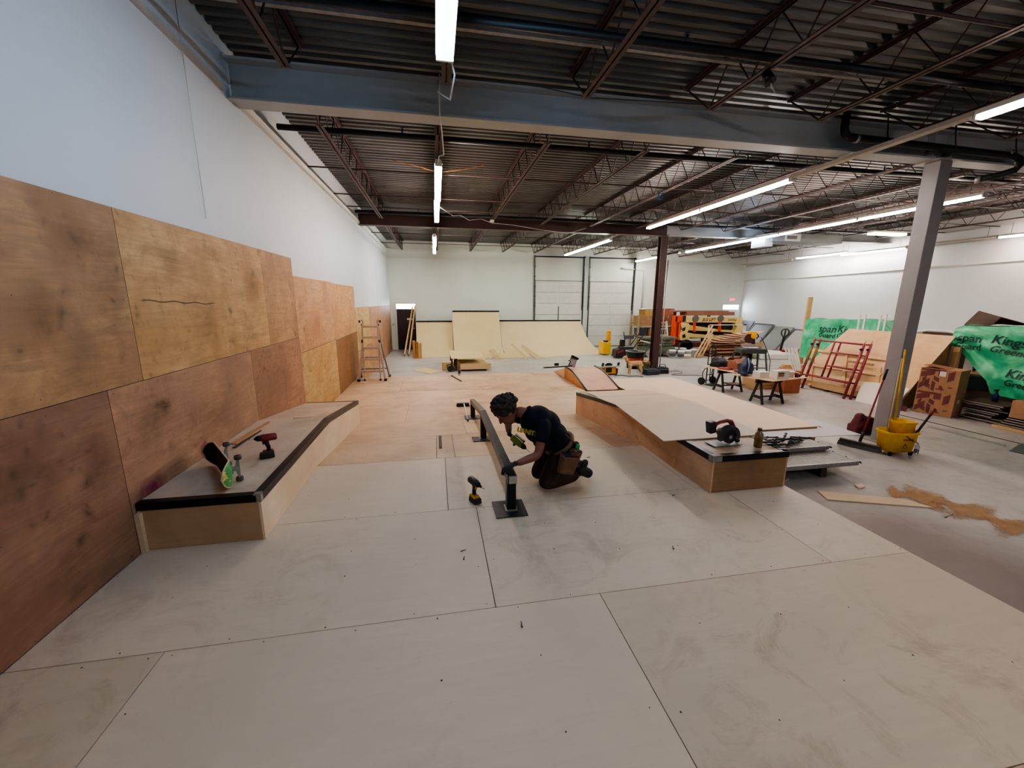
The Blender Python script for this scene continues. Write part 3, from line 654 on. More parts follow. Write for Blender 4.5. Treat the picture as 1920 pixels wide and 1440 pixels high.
# ------------------------------------------------------------------ grind rail with kink
t = thing('grind_rail', 'dark square steel grind rail on three posts with flat base plates', 'rail')
rx = 0.60
top = [(rx, 3.16, 0.355), (rx, 5.42, 0.325), (rx, 7.16, 0.055)]
hw = 0.04
m = MB()
vs = []
for i, p in enumerate(top):
    for dx, dz in ((-hw, -2*hw), (hw, -2*hw), (hw, 0), (-hw, 0)): vs.append((p[0]+dx, p[1], p[2]+dz))
m.add(vs, [(0, 1, 2, 3), (8, 11, 10, 9)]+[(a*4+k, (a+1)*4+k, (a+1)*4+(k+1) % 4, a*4+(k+1) % 4) for a in range(2) for k in range(4)])
m.build('rail_tube', M_steel, t, bevel=0.005)
MB().bx(rx-0.03, rx+0.036, 3.152, 3.16, 0.285, 0.352).build('weld_cap', M_alu, t)
MB().bx(rx-hw, rx+hw, 5.40, 5.43, 0.322, 0.328).build('weld_seam', M_alu, t)
for y, zt in ((3.24, 0.275), (5.38, 0.245), (7.08, -0.012)):
    z0 = deckz(y)+(0.004 if y > 7 else 0.001); p = MB(); p.bx(rx-0.04, rx+0.04, y-0.045, y+0.045, z0+0.009, zt)
    p.build('post', paint('post steel', '#26272b', 0.35, 0.6, 0.3, 8), t, bevel=0.004)
    sl = (deckz(y+0.14)-deckz(y-0.14))/0.28
    q = MB(); q.box((rx-0.01, y, z0+0.006), (0.28, 0.29, 0.008), (math.atan(sl), 0, 0)); q.build('base_plate', M_steel, t)
    MB().box((rx, y, z0+0.014), (0.11, 0.12, 0.01), (math.atan(sl), 0, 0)).build('weld_bead', M_alud, t)

# ------------------------------------------------------------------ roll-in box beyond the right ledge
t = thing('roll_in_ramp', 'small rounded plywood ramp with steel edges beyond the ledge', 'ramp')
ax0, ax1 = 3.46, 4.34
prof = [(8.90, LZ+0.001), (9.3, -0.165), (9.6, -0.085), (9.85, -0.03), (10.05, 0.0), (10.25, 0.015), (10.55, 0.015)]
RO = ply('ramp orange side', '#cf9560', 'y', 0.8, 0.2, 0.25, '#b07a4a', 0.55, 41)
m = MB().prism([(8.92, CZ+0.001), (10.55, CZ+0.001)]+[(y, z-0.012) for y, z in reversed(prof)], 'x', ax0, ax0+0.018); m.build('side_panel', RO, t)
m = MB().prism([(8.92, CZ+0.001), (10.55, CZ+0.001)]+[(y, z-0.012) for y, z in reversed(prof)], 'x', ax1-0.018, ax1); m.build('side_panel', RO, t)
m = MB(); n = len(prof)
m.add([(ax0, y, z-0.012) for y, z in prof]+[(ax1, y, z-0.012) for y, z in prof]+[(ax0, y, z) for y, z in prof]+[(ax1, y, z) for y, z in prof],
      [(i, n+i, n+i+1, i+1) for i in range(n-1)]+[(2*n+i, 2*n+i+1, 3*n+i+1, 3*n+i) for i in range(n-1)]+[(i, i+1, 2*n+i+1, 2*n+i) for i in range(n-1)]+[(n+i, 3*n+i, 3*n+i+1, n+i+1) for i in range(n-1)])
m.build('ramp_surface', ply('ramp pink ply', '#d2a890', 'y', 0.92, 0.1, 0, '#bd9078', 0.5, 42), t)
for x in (ax0+0.015, ax1-0.015): MB().tube([(x, y, z+0.006) for y, z in prof], 0.022, 8).build('steel_edge', M_steel, t)
t2 = thing('wedge_ramp', 'pale triangular plywood wedge behind the rounded ramp', 'ramp')
MB().prism([(10.57, CZ+0.001), (11.6, CZ+0.001), (11.6, LZ+0.0), (10.57, -0.02)], 'x', 3.46, 4.3).build('wedge_body', ply('wedge ply', '#dcb58c', 'y', 0.9, 0.1), t2)
t = thing('steel_tube', 'dark steel square tube lying across the top of rounded ramp', 'tube', (0, 0, 0))
MB().bar((2.78, 10.3, 0.058), (3.62, 10.42, 0.064), 0.05, 0.03).build('tube_body', M_steel2, t); MB().bar((2.775, 10.3, 0.058), (2.80, 10.303, 0.058), 0.056, 0.036).build('end_cap', M_alud, t)

# ------------------------------------------------------------------ quarter pipes at the far wall
def quarter(name, lab, x0, x1, ytoe, ytop, ztop, skew=0.0, mat=None):
    t = thing(name, lab, 'ramp'); N = 14; H = ztop-CZ; D = ytop-ytoe
    pr = []
    Rr = (D*D+H*H)/(2*H)
    for i in range(N+1):
        y = D*i/N; pr.append((ytoe+y, CZ+0.002+Rr-math.sqrt(max(0, Rr*Rr-y*y))))
    def surf(u, v):
        i = u*N; k = min(int(i), N-1); f = i-k
        y = pr[k][0]*(1-f)+pr[k+1][0]*f; z = pr[k][1]*(1-f)+pr[k+1][1]*f
        xr = x1+skew*(1-u)
        return Vector((x0+(xr-x0)*v, y+ (skew*0.6*(1-u)*v if skew else 0), z))
    m = MB().grid(surf, N, 6); m.build('ramp_surface', mat or M_ply_yel, t, fix=False)
    for sx in (0, 1):
        pts = [surf(i/N, sx) for i in range(N+1)]
        m = MB(); m.add([p-Vector((0, 0, 0.012)) for p in pts]+[Vector((pts[-1].x, pts[-1].y, CZ+0.001)), Vector((pts[0].x, pts[0].y+0.05, CZ+0.001))], [tuple(range(N+3))]); m.build('side_panel', M_pine, t)
    a, b = surf(1, 0), surf(1, 1)
    MB().add([a, b, b+Vector((0, 0.6, 0)), a+Vector((0, 0.6, 0)), a-Vector((0, 0, .03)), b-Vector((0, 0, .03)), b+Vector((0, 0.6, -.03)), a+Vector((0, 0.6, -.03))], [(0, 1, 2, 3), (7, 6, 5, 4), (0, 4, 5, 1), (1, 5, 6, 2), (2, 6, 7, 3), (3, 7, 4, 0)]).build('deck_top', mat or M_ply_yel, t)
    MB().tube([a+Vector((0, -0.01, 0.01)), b+Vector((0, -0.01, 0.01))], 0.035, 8).build('coping', M_steel2, t)
    return t
quarter('quarter_pipe', 'low pale quarter pipe left of the tall one, beside the dark door', -0.93, 0.74, 17.75, 19.6, 0.80)
quarter('quarter_pipe', 'tall pale quarter pipe between the two low ones', 0.76, 2.98, 17.3, 19.4, 1.28)
quarter('quarter_pipe', 'wide low pale quarter pipe in front of the loading doors', 3.0, 7.15, 17.15, 19.55, 0.82, 0.75, ply('ramp ply pinkish', '#d8bf9c', 'y', 0.92, 0.08))
# ------------------------------------------------------------------ fluorescent fixtures
COOL, NEUT, WARM = '#bfe4ff', '#f1f3ff', '#ffe9e2'
TUBE = {'rear': glow('rear tube', '#f0f1f4', 75), 'blue': glow('blue white tube', '#cfe6ff', 66), 'near': glow('near warm tube', '#ffe8dc', 34), 'cool': glow('cool tube', '#a6d0f8', 36), 'neutral': glow('neutral tube', '#fff4ec', 80), 'warm': glow('warm tube', '#ffe6d8', 72), 'green': glow('greenish tube', '#f2ffe8', 95)}
def fixture(x, y0, y1, z, lab, kind='neutral', along='y', lit=True, w=0.12, hang=True, group='fluorescent strip lights', housing=None):
    t = thing('strip_light', lab, 'light', (x, y0, z) if along == 'y' else (y0, x, z), 0 if along == 'y' else -PI/2, group)
    L = y1-y0; h = housing or M_white
    m = MB(); m.prism([(-w/2, 0.0), (w/2, 0.0), (w/2*0.75, 0.055), (-w/2*0.75, 0.055)], 'y', 0, L); m.build('housing', h, t)
    if lit:
        me = None
        for sx in (-1, 1):
            MB().cyl((sx*w*0.3, 0.03, -0.028), (sx*w*0.3, L-0.03, -0.028), 0.019, 0.019, 6).build('tube', TUBE[kind], t)
        for yy in (0.012, L-0.012): MB().box((0, yy, -0.022), (w*0.95, 0.024, 0.05)).build('lamp_holder', M_white, t)
    else:
        for yy in (0.012, L-0.012): MB().box((0, yy, -0.018), (w*0.9, 0.024, 0.04)).build('lamp_holder', M_white, t)
    if hang:
        for yy in (0.25, L-0.25): MB().tube([(0, yy, 0.055), (0, yy, 4.1-z+0.02)], 0.005, 5).build('hanger', M_steel, t)
    return t
LG = 2.44
fixture(0.15, -0.95, 1.48, 3.95, 'unlit twin tube strip light overhead behind the viewpoint', lit=False)
fixture(3.2, -3.6, -1.16, 3.95, 'cool twin tube strip light far behind the viewpoint', 'rear')
fixture(6.11, -3.5, -1.06, 3.9, 'white strip light of the middle row, far behind the viewpoint', 'rear')
fixture(0.15, 1.70, 4.14, 3.95, 'bluish twin tube strip light nearest, hanging before the grey beam', 'cool', w=0.16)
fixture(0.115, 7.05, 9.49, 3.95, 'warm twin tube strip light just beyond the grey beam', 'warm')
fixture(0.10, 9.52, 11.96, 3.95, 'warm strip light close before the brown beam, in the single left row', 'warm')
fixture(0.03, 13.7, 16.14, 3.82, 'white strip light just behind the brown beam, in the single left row', 'neutral')
fixture(0.02, 16.17, 18.6, 3.82, 'white strip light farthest in the single left row', 'neutral')
fixture(6.11, -0.9, 1.54, 3.9, 'unlit strip light housing of the middle row, above the viewpoint', lit=False)
fixture(6.11, 1.6, 4.04, 3.9, 'pinkish strip light at the near end of the middle row', 'near')
fixture(6.11, 4.05, 6.49, 3.9, 'unlit cream strip light housing below the grey beam', lit=False, housing=M_cream)
fixture(6.11, 6.5, 8.94, 3.9, 'bright strip light just past the unlit cream housing', 'neutral')
fixture(6.11, 8.95, 11.39, 3.9, 'bright strip light ending short of the brown beam', 'warm')
fixture(5.92, 13.5, 15.94, 3.86, 'white strip light behind the brown beam, near part of its pair', 'green')
fixture(5.90, 15.96, 18.4, 3.86, 'white strip light over the right quarter pipe, far part of its pair', 'green')
fixture(10.68, 6.65, 9.09, 3.9, 'pink tinged strip light passing behind the grey column', 'warm')
fixture(10.68, 9.1, 11.54, 3.9, 'warm strip light just left of the grey column in the long row', 'warm')
fixture(10.68, 11.55, 13.99, 3.9, 'blue tinged strip light in the middle of the long row', 'blue')
fixture(10.68, 14.0, 16.44, 3.9, 'white strip light at the far end of the long row', 'neutral')
fixture(10.4, 16.5, 17.9, 3.86, 'unlit dark strip light housing beside the brown column', lit=False, housing=M_steel2)
fixture(10.4, 17.95, 20.4, 3.86, 'white strip light near the far wall behind the brown column', 'neutral')
t = thing('wrap_light', 'short yellowed wraparound ceiling light running crosswise', 'light', (13.2, 10.8, 3.9))
MB().prism([(-0.12, 0), (0.12, 0), (0.1, -0.05), (-0.1, -0.05)], 'x', 0, 1.22).build('lens', glow('yellowed lens', '#fff6c8', 9), t)
MB().box((0.61, 0, 0.03), (1.24, 0.2, 0.05)).build('housing', M_white, t)
for yy in (0.2, 1.0): MB().tube([(yy, 0, 0.05), (yy, 0, 0.25)], 0.006, 5).build('hanger', M_steel, t)
fixture(16.7, 7.4, 9.84, 3.76, 'pinkish strip light along the right wall by the photo edge', 'warm')
fixture(16.7, 9.86, 12.3, 3.76, 'unlit pale housing along the right wall right of the column', lit=False, housing=M_cream)
fixture(16.85, 12.4, 14.84, 3.76, 'bright strip light washing the right wall, nearer of the two', 'neutral')
fixture(16.55, 14.3, 16.74, 3.8, 'bright strip light washing the right wall, farther of the two', 'neutral')
fixture(16.6, 17.0, 20.2, 3.74, 'unlit housing running to the far right corner', lit=False, housing=M_cream)
# cords between lights
def cord(lab, pts, r=0.008, mat=None, name='power_cord', cat='cord', group=None):
    return tag(MB().tube(pts, r, 6).build(name, mat or M_cordw), lab, cat, group)
cord('white cord drooping from the nearest strip light over the grey beam', [(0.2, 4.16, 3.97), (0.24, 4.22, 3.85), (0.2, 4.4, 3.72), (0.13, 4.5, 3.8), (0.1, 5.0, 4.05), (0.13, 5.44, 4.44), (0.125, 5.455, 4.2), (0.12, 5.46, 3.99), (0.15, 5.8, 3.96), (0.19, 6.6, 3.93), (0.12, 6.75, 3.95), (0.115, 7.05, 3.96)])
cord('white cord looping from left light row toward the middle joists', [(0.17, 10.3, 3.97), (0.5, 10.9, 3.9), (0.7, 11.2, 3.98), (0.95, 11.4, 3.9), (1.3, 11.7, 4.0), (1.66, 12.0, 3.96), (2.3, 12.4, 4.0), (3.2, 12.7, 3.95), (4.2, 12.9, 3.9), (4.8, 12.9, 4.08)])
cord('thin orange wires spread on both sides of the second left light', [(-0.7, 7.6, 4.12), (-0.2, 7.7, 4.06), (0.1, 7.8, 4.02), (0.5, 7.7, 4.05), (0.9, 7.6, 4.12)], 0.006, paint('orange wire', '#b0702e', 0.5))
cord('thin dark wire sagging across the face of grey beam', [(1.3, 5.46, 4.42), (2.0, 5.45, 4.34), (3.0, 5.45, 4.38), (4.2, 5.46, 4.42)], 0.005, M_cordb)
t = thing('junction_box', 'white junction box under a joist before the brown beam', 'box', (1.66, 12.1, 4.03)); MB().box((0, 0, 0), (0.1, 0.1, 0.06)).build('box_body', M_white, t)
t = thing('spotlight', 'small spotlight clipped to a joist before the grey beam', 'light', (3.33, 4.05, 4.03)); MB().cyl((0, 0, 0.05), (0.03, -0.05, -0.06), 0.04, 0.055, 12).build('lamp_head', M_steel2, t); MB().tube([(0.03, -.05, -.06), (0.0, -.1, -.12), (0.05, -.1, -.17)], 0.006, 5).build('wire', M_cordw, t)
t = thing('hanging_cable', 'bundle of bright blue cable tied to a joist', 'cable', (4.85, 8.6, 4.04)); MB().tube([(0.06*math.sin(a*.9), 0.03*math.cos(a*2.1), 0.07*math.cos(a*.9)) for a in range(28)], 0.008, 6).build('coil', paint('blue cable', '#23408f', 0.5), t)
# hvac unit
t = thing('hvac_unit', 'grey sheet metal air handler with white grille hung from roof', 'air handler', (0, 0, 0))
GAL = paint('galvanised duct', '#878d92', 0.4, 0.3, 0.08, 2)
MB().bx(11.0, 13.8, 12.2, 12.9, 3.78, 4.05).build('duct', GAL, t, bevel=0.01)
MB().bx(10.80, 11.1, 12.25, 12.85, 3.62, 3.90).build('fan_box', paint('duct box', '#a0a2a2', 0.5, 0.2), t)
MB().bx(11.5, 12.1, 12.185, 12.2, 3.80, 4.03).build('grille', M_white, t)
MB().bx(11.56, 11.95, 12.178, 12.185, 3.86, 3.97).build('grille_slats', M_grey, t)
for x in (11.3, 13.4): MB().tube([(x, 12.5, 4.08), (x, 12.5, 4.57)], 0.008, 6).build('hanger', M_steel, t)
# world: dim neutral fill
w = bpy.data.worlds.new('World'); SC.world = w; w.use_nodes = True
w.node_tree.nodes['Background'].inputs[0].default_value = (0.7, 0.8, 1, 1); w.node_tree.nodes['Background'].inputs[1].default_value = 0.3
SC.view_settings.view_transform = 'AgX'; SC.view_settings.look = 'AgX - Medium High Contrast'
SC.view_settings.exposure = 0.52
SC.cycles.use_denoising = True
SC.cycles.max_bounces = 4; SC.cycles.diffuse_bounces = 3; SC.cycles.glossy_bounces = 2; SC.cycles.transmission_bounces = 3; SC.cycles.transparent_max_bounces = 6
SC.cycles.use_adaptive_sampling = True; SC.cycles.adaptive_threshold = 0.08; SC.cycles.adaptive_min_samples = 16; SC.cycles.caustics_reflective = False; SC.cycles.caustics_refractive = False
SC.cycles.sample_clamp_indirect = 6
# ------------------------------------------------------------------ kneeling worker
M_skin = paint('skin', '#7d4f3f', 0.55, 0, 0.1)
M_hair = paint('brown hair', '#2b211d', 0.7, 0, 0.35, 40)
M_shirt = paint('navy cotton', '#0f1320', 0.8, 0, 0.2, 12, 0.2)
M_trou = paint('brown work trousers', '#3b2e27', 0.85, 0, 0.25, 10, 0.2)
M_boot = paint('black work boot', '#1b1b1d', 0.65, 0, 0.2)
M_glove = paint('grey work glove', '#2a2a2d', 0.8, 0, 0.2)
M_leather = paint('tan leather', '#6d4c33', 0.65, 0, 0.2, 12)
def chain(pts, sub=2):
    return skin_mesh(pts, [(i, i+1) for i in range(len(pts)-1)], sub)
def mbm(m): return m.mesh('tmp', [])
person = thing('person', 'kneeling person in navy T-shirt and tool belt bending over the grind rail with a drill', 'person', (0, 0, 0))
HC = Vector((0.625, 3.60, 0.80)); fw = Vector((-0.74, -0.13, -0.66)).normalized(); sdv = Vector((0.14, -0.99, 0.03)); sdv = (sdv - fw*sdv.dot(fw)).normalized(); upv = sdv.cross(fw)*-1
if upv.z < 0: upv = -upv
HM = Matrix(((fw.x, sdv.x, upv.x), (fw.y, sdv.y, upv.y), (fw.z, sdv.z, upv.z)))   # columns: forward, side, crown
def H(f, s, u): return HC + fw*f + sdv*s + upv*u
hm = MB()
hm.ell(H(0, 0, 0.02), (0.100, 0.076, 0.105), rot=HM, n=24, m=16)
hm.ell(H(0.028, 0, -0.055), (0.066, 0.058, 0.072), rot=HM, n=20, m=12)      # jaw
hm.ell(H(0.062, 0, -0.105), (0.026, 0.026, 0.02), rot=HM)                   # chin
hm.ell(H(0.100, 0, -0.022), (0.018, 0.012, 0.028), rot=HM); hm.ell(H(0.113, 0, -0.036), (0.013, 0.015, 0.012), rot=HM)   # nose
hm.ell(H(0.088, 0, 0.032), (0.016, 0.056, 0.014), rot=HM)                   # brow
hm.ell(H(0.086, 0, -0.068), (0.012, 0.024, 0.006), rot=HM); hm.ell(H(0.085, 0, -0.079), (0.012, 0.021, 0.007), rot=HM)   # lips
for s in (-1, 1):
    hm.ell(H(-0.005, s*0.079, -0.005), (0.022, 0.010, 0.034), rot=HM)       # ears
    hm.ell(H(0.070, s*0.034, -0.03), (0.02, 0.022, 0.018), rot=HM)          # cheeks
nb = Vector((0.845, 3.61, 0.765))
neck = chain([(nb.x, nb.y, nb.z, 0.056), (0.775, 3.606, 0.79, 0.058), (0.70, 3.603, 0.80, 0.06)])
Lsh, Lel, Lwr = Vector((0.94, 3.42, 0.70)), Vector((0.868, 3.335, 0.455)), Vector((0.655, 3.29, 0.405))
Rsh, Rel, Rwr = Vector((0.87, 3.79, 0.70)), Vector((0.70, 3.97, 0.60)), Vector((0.685, 3.80, 0.515))
def arm(sh, el, wr): return chain([(sh.x, sh.y, sh.z, 0.058), *[tuple(sh.lerp(el, .5))+(0.05,)], (el.x, el.y, el.z, 0.042), *[tuple(el.lerp(wr, .3))+(0.043,)], (wr.x, wr.y, wr.z, 0.029)])
torso = MB()
for c, r in (((1.15, 3.61, 0.44), (0.13, 0.16, 0.12)), ((1.09, 3.61, 0.55), (0.12, 0.15, 0.12)), ((1.00, 3.61, 0.65), (0.13, 0.17, 0.13)), ((0.93, 3.61, 0.70), (0.11, 0.15, 0.10)), ((0.875, 3.61, 0.735), (0.07, 0.09, 0.06))): torso.ell(c, r, n=20, m=14)
legs = []
KN = {'l': Vector((0.965, 3.50, 0.078)), 'r': Vector((0.945, 3.74, 0.078))}; AN = {'l': Vector((1.385, 3.62, 0.105)), 'r': Vector((1.37, 3.84, 0.105))}; HPP = {'l': Vector((1.16, 3.52, 0.42)), 'r': Vector((1.15, 3.70, 0.42))}
for k in 'lr':
    a, b, c = HPP[k], KN[k], AN[k]
    legs.append(chain([tuple(a)+(0.085,), tuple(a.lerp(b, .5))+(0.075,), tuple(b)+(0.055,), tuple(b.lerp(c, .35))+(0.05,), tuple(c)+(0.036,)]))
body = fuse([mbm(hm), neck, arm(Lsh, Lel, Lwr), arm(Rsh, Rel, Rwr), mbm(torso)]+legs, 'body', M_skin, 0.0075, 3, person)
# eyes
em = MB()
for s in (-1, 1): em.ell(H(0.083, s*0.03, 0.008), (0.011, 0.013, 0.010), rot=HM)
em.build('eyes', paint('eye', '#2a2220', 0.3), person)
# hair: tousled cap with curls
rg = seeded(3); hr = MB(); hr.ell(H(-0.020, 0, 0.048), (0.116, 0.096, 0.108), rot=HM, n=24, m=16)
for i in range(150):
    th = rg.uniform(0, 2*PI); ph = rg.uniform(-0.25, 1.0); r = math.sqrt(max(0, 1-min(1, abs(ph))**2))
    f, s, u = r*math.cos(th), r*math.sin(th), ph
    if f > 0.55 and u < 0.25: continue
    if u < 0 and f > -0.1: continue
    q = rg.uniform(0.010, 0.026); hr.ell(H(-0.020+f*rg.uniform(.116, .134), s*rg.uniform(.094, .112), 0.048+u*rg.uniform(.106, .126)), (q, q*.8, q*rg.uniform(.8, 1.3)), n=8, m=6)
fuse([mbm(hr)], 'hair', M_hair, 0.0055, 1, person)
# t-shirt
ts = MB()
for c, r in (((1.13, 3.61, 0.475), (0.145, 0.172, 0.095)), ((1.09, 3.61, 0.55), (0.138, 0.17, 0.125)), ((1.01, 3.61, 0.655), (0.145, 0.186, 0.142)), ((0.94, 3.61, 0.715), (0.135, 0.185, 0.125)), ((0.87, 3.61, 0.745), (0.095, 0.13, 0.088)), ((0.90, 3.60, 0.60), (0.10, 0.14, 0.11)), ((1.0, 3.60, 0.50), (0.12, 0.15, 0.10))): ts.ell(c, r, n=22, m=14)
sleeves = []
ts.ell((0.835, 3.61, 0.755), (0.08, 0.115, 0.075), n=18, m=12); ts.ell((0.845, 3.605, 0.69), (0.09, 0.135, 0.10), n=18, m=12)
for sh, el in ((Lsh, Lel), (Rsh, Rel)):
    e = sh.lerp(el, 0.62); ins = sh.lerp(Vector((0.93, 3.61, 0.71)), 0.45)
    sleeves.append(chain([tuple(ins)+(0.09,), tuple(sh)+(0.082,), tuple(sh.lerp(el, .35))+(0.073,), tuple(e)+(0.07,)]))
shirt = fuse([mbm(ts)]+sleeves, 't_shirt', M_shirt, 0.009, 3, person)
nd = (Vector((0.78, 3.60, 0.80))-Vector((0.86, 3.61, 0.755))).normalized()
MB().tube([Vector((0.82, 3.608, 0.778))+0.066*(math.cos(a*PI/8)*nd.cross(Vector((0, 1, 0))).normalized()+math.sin(a*PI/8)*Vector((0, 1, 0))) for a in range(16)], 0.011, 6, closed=True).build('collar', M_shirt, shirt)
bx_ = Vector((-0.30, 0.05, -1.0)).normalized()
for i, chs in enumerate(('UANITI',)):
    text(chs, 0.062, paint('yellow print', '#b89a3a', 0.7), basis((0.790, 3.475, 0.635), (0.72, -0.68, -0.05), (0.25, 0.1, 0.96)), shirt, bold=0.002, extrude=0.006)
# trousers
tr = MB(); tr.ell((1.165, 3.61, 0.415), (0.135, 0.165, 0.125), n=20, m=14); tr.ell((1.23, 3.62, 0.36), (0.10, 0.15, 0.10), n=18, m=12)
tl = []
for k in 'lr':
    a, b, c = HPP[k], KN[k], AN[k]
    tl.append(chain([tuple(a)+(0.104,), tuple(a.lerp(b, .5))+(0.092,), tuple(b+Vector((0.0, 0, 0.004)))+(0.074,), tuple(b.lerp(c, .4))+(0.07,), tuple(b.lerp(c, .95)+Vector((0, 0, .01)))+(0.068,)]))
trousers = fuse([mbm(tr)]+tl, 'trousers', M_trou, 0.009, 3, person)
# boots: heel up, toe tucked back on the deck
for k in 'lr':
    c = AN[k]; d = Vector((0.86, 0.12, -0.42)).normalized()
    b = chain([tuple(c+Vector((-0.05, -.01, .02)))+(0.056,), tuple(c+Vector((0.0, 0, 0.05)))+(0.066,), tuple(c+d*0.08+Vector((0, 0, .045)))+(0.058,), tuple(c+d*0.15+Vector((0, 0, .04)))+(0.054,)])
    h = MB(); h.ell(c+Vector((0.035, 0.0, 0.10)), (0.04, 0.038, 0.06), n=12, m=8, rot=(0, 0.6, 0))
    bo = fuse([b, mbm(h)], 'boot', M_boot, 0.007, 2, person)
# gloved hand on the rail: palm, four unequal bent fingers, thumb from the side of the palm
def hand(wr, palm_dir, palm_up, name, curl, scale=1.0, spread=1.0, mirror=1):
    d, s, u = frame(palm_dir, palm_up); s = s*mirror
    P = lambda f, a, h: wr + (d*f + s*a + u*h)*scale
    pm = MB(); R3 = Matrix(((d.x, s.x, u.x), (d.y, s.y, u.y), (d.z, s.z, u.z)))
    pm.ell(P(0.05, 0, 0), (0.058*scale, 0.044*scale, 0.018*scale), rot=R3, n=16, m=10)
    pm.ell(P(0.03, 0.022, -0.004), (0.035*scale, 0.02*scale, 0.02*scale), rot=R3)
    ms = [mbm(pm), chain([tuple(P(-0.03, 0, 0))+(0.031*scale,), tuple(P(0.02, 0, 0))+(0.028*scale,)])]
    for i, (a, ln) in enumerate(((0.031, 0.068), (0.010, 0.078), (-0.012, 0.072), (-0.032, 0.056))):
        base = P(0.082-abs(i-1.3)*0.006, a, 0); ang = 0.0; p = base; pts = [tuple(P(0.06, a*0.9, 0))+(0.0105*scale,), tuple(base)+(0.0105*scale,)]
        for j, fr in enumerate((0.42, 0.32, 0.26)):
            ang += curl[j]; fd = (d*math.cos(ang)-u*math.sin(ang)+s*(a*2.4*spread)).normalized(); p = p+fd*ln*fr*scale*1.15; pts.append(tuple(p)+((0.0098, 0.009, 0.0078)[j]*scale,))
        ms.append(chain(pts, 2))
    tp = [P(0.012, 0.025, -0.004), P(0.04, 0.052, -0.014), P(0.066, 0.062, -0.03), P(0.085, 0.060, -0.045)]
    ms.append(chain([tuple(q)+(r*scale,) for q, r in zip(tp, (0.0145, 0.0125, 0.011, 0.009))], 2))
    return fuse(ms, name, M_glove, 0.0038, 2, person)
hand(Vector((0.645, 3.288, 0.408)), Vector((-0.92, -0.22, -0.24)), Vector((-0.25, 0, 1)), 'glove', (0.35, 0.55, 0.45), 1.0, 1.0, 1)
hand(Vector((0.69, 3.795, 0.51)), Vector((0.75, -0.30, -0.58)), Vector((-0.5, 0.35, 0.8)), 'glove', (0.7, 0.9, 0.7), 1.0, 0.5, -1)
# tool belt
tb = thing('tool_belt', None, None); tb.parent = person
m = MB(); bc = Vector((1.155, 3.61, 0.452)); ax1 = Vector((0.80, 0, 0.60)); ax2 = Vector((0, 1, 0))
m.tube([bc+ax1*0.142*math.cos(a*PI/14)+ax2*0.178*math.sin(a*PI/14) for a in range(28)], 0.022, 6, closed=True); m.build('belt_strap', M_leather, tb)
def pouch(c, w, h, dpt, rz, name='pouch', tilt=0.12):
    p = MB(); Rm = Euler((tilt, 0.2, rz)).to_matrix()
    p.box(c, (w, dpt, h), Rm, taper=(1.15, 1.5)); o = p.build(name, M_leather, tb, bevel=0.018)
    q = MB(); q.box(Vector(c)+Rm @ Vector((0, 0, h/2+0.002)), (w*0.95, dpt*1.2, 0.004), Rm); q.build('pouch_opening', M_rub, tb); return o
pouch((1.165, 3.375, 0.33), 0.15, 0.19, 0.075, 0.15); pouch((1.24, 3.40, 0.39), 0.10, 0.13, 0.06, 0.5); pouch((1.20, 3.85, 0.36), 0.14, 0.17, 0.07, PI-0.2)
MB().box((1.20, 3.355, 0.415), (0.03, 0.015, 0.12), (0.1, 0.5, 0.1)).build('pencil_sleeve', M_leather, tb)
MB().ell((1.285, 3.50, 0.455), (0.04, 0.03, 0.05), n=12, m=8).build('tape_measure_case', M_blk, tb, bevel=0)
MB().box((1.287, 3.468, 0.46), (0.038, 0.012, 0.05), (0, 0.3, 0.2)).build('green_tape_face', paint('bright green', '#2fae4a', 0.4), tb, bevel=0.006)
MB().tube([(1.16, 3.45, 0.60), (1.22, 3.44, 0.54), (1.275, 3.47, 0.49)], 0.006, 6).build('strap', M_leather, tb)

# ------------------------------------------------------------------ cordless tools
def driver(name, lab, M, body, accent, bat, nose_len=0.03, cat='drill', group=None):
    """Cordless driver; local +x is the nose, base of the battery at z = 0."""
    t = thing(name, lab, cat, (0, 0, 0), 0, group); t.matrix_world = M
    b = MB(); b.box((0.012, 0, 0.028), (0.125, 0.076, 0.05), taper=(0.92, 0.9)); b.build('battery', bat, t, bevel=0.008)
    MB().box((0.0, 0, 0.062), (0.10, 0.068, 0.022), taper=(0.8, 0.8)).build('battery_mount', accent, t, bevel=0.006)
    h = MB(); h.tube([(-0.004, 0, 0.06), (-0.008, 0, 0.10), (0.004, 0, 0.14), (0.008, 0, 0.17)], [0.019, 0.0185, 0.020, 0.026], 10); h.build('handle', M_blk, t)
    MB().lathe([(0.0, -0.085), (0.026, -0.083), (0.033, -0.07), (0.034, -0.02), (0.034, 0.03), (0.030, 0.045), (0.0, 0.046)], (0, 0, 0.195), 16, 0, (0, PI/2, 0)).build('motor_housing', body, t)
    MB().lathe([(0.0, 0.044), (0.028, 0.045), (0.027, 0.07), (0.019, 0.088), (0.013, 0.09), (0.011, 0.10+nose_len), (0.0, 0.10+nose_len)], (0, 0, 0.195), 14, 0, (0, PI/2, 0)).build('chuck', M_steel2, t)
    MB().cyl((0.12+nose_len-0.02, 0, 0.195), (0.15+nose_len, 0, 0.195), 0.0035, 0.0035, 8).build('bit', M_alu, t)
    MB().box((0.03, 0, 0.15), (0.018, 0.018, 0.035)).build('trigger', accent, t, bevel=0.004)
    return t
def place(loc, rz): return Matrix.Translation(Vector(loc)) @ Euler((0, 0, rz)).to_matrix().to_4x4()
driver('impact_driver', 'red and black impact driver standing on the left ledge beside the skateboard', place((-1.585, 3.91, lzt+0.002), PI+0.35), M_red, paint('dark red grip', '#4f1418', 0.5), M_blk, 0.0)
driver('cordless_drill', 'yellow and black cordless drill standing on the deck by the rail base', place((0.295, 3.43, 0.002), -1.15), paint('drill charcoal', '#3a322c', 0.5), M_yel2, paint('drill battery', '#2b2622', 0.5), 0.02)
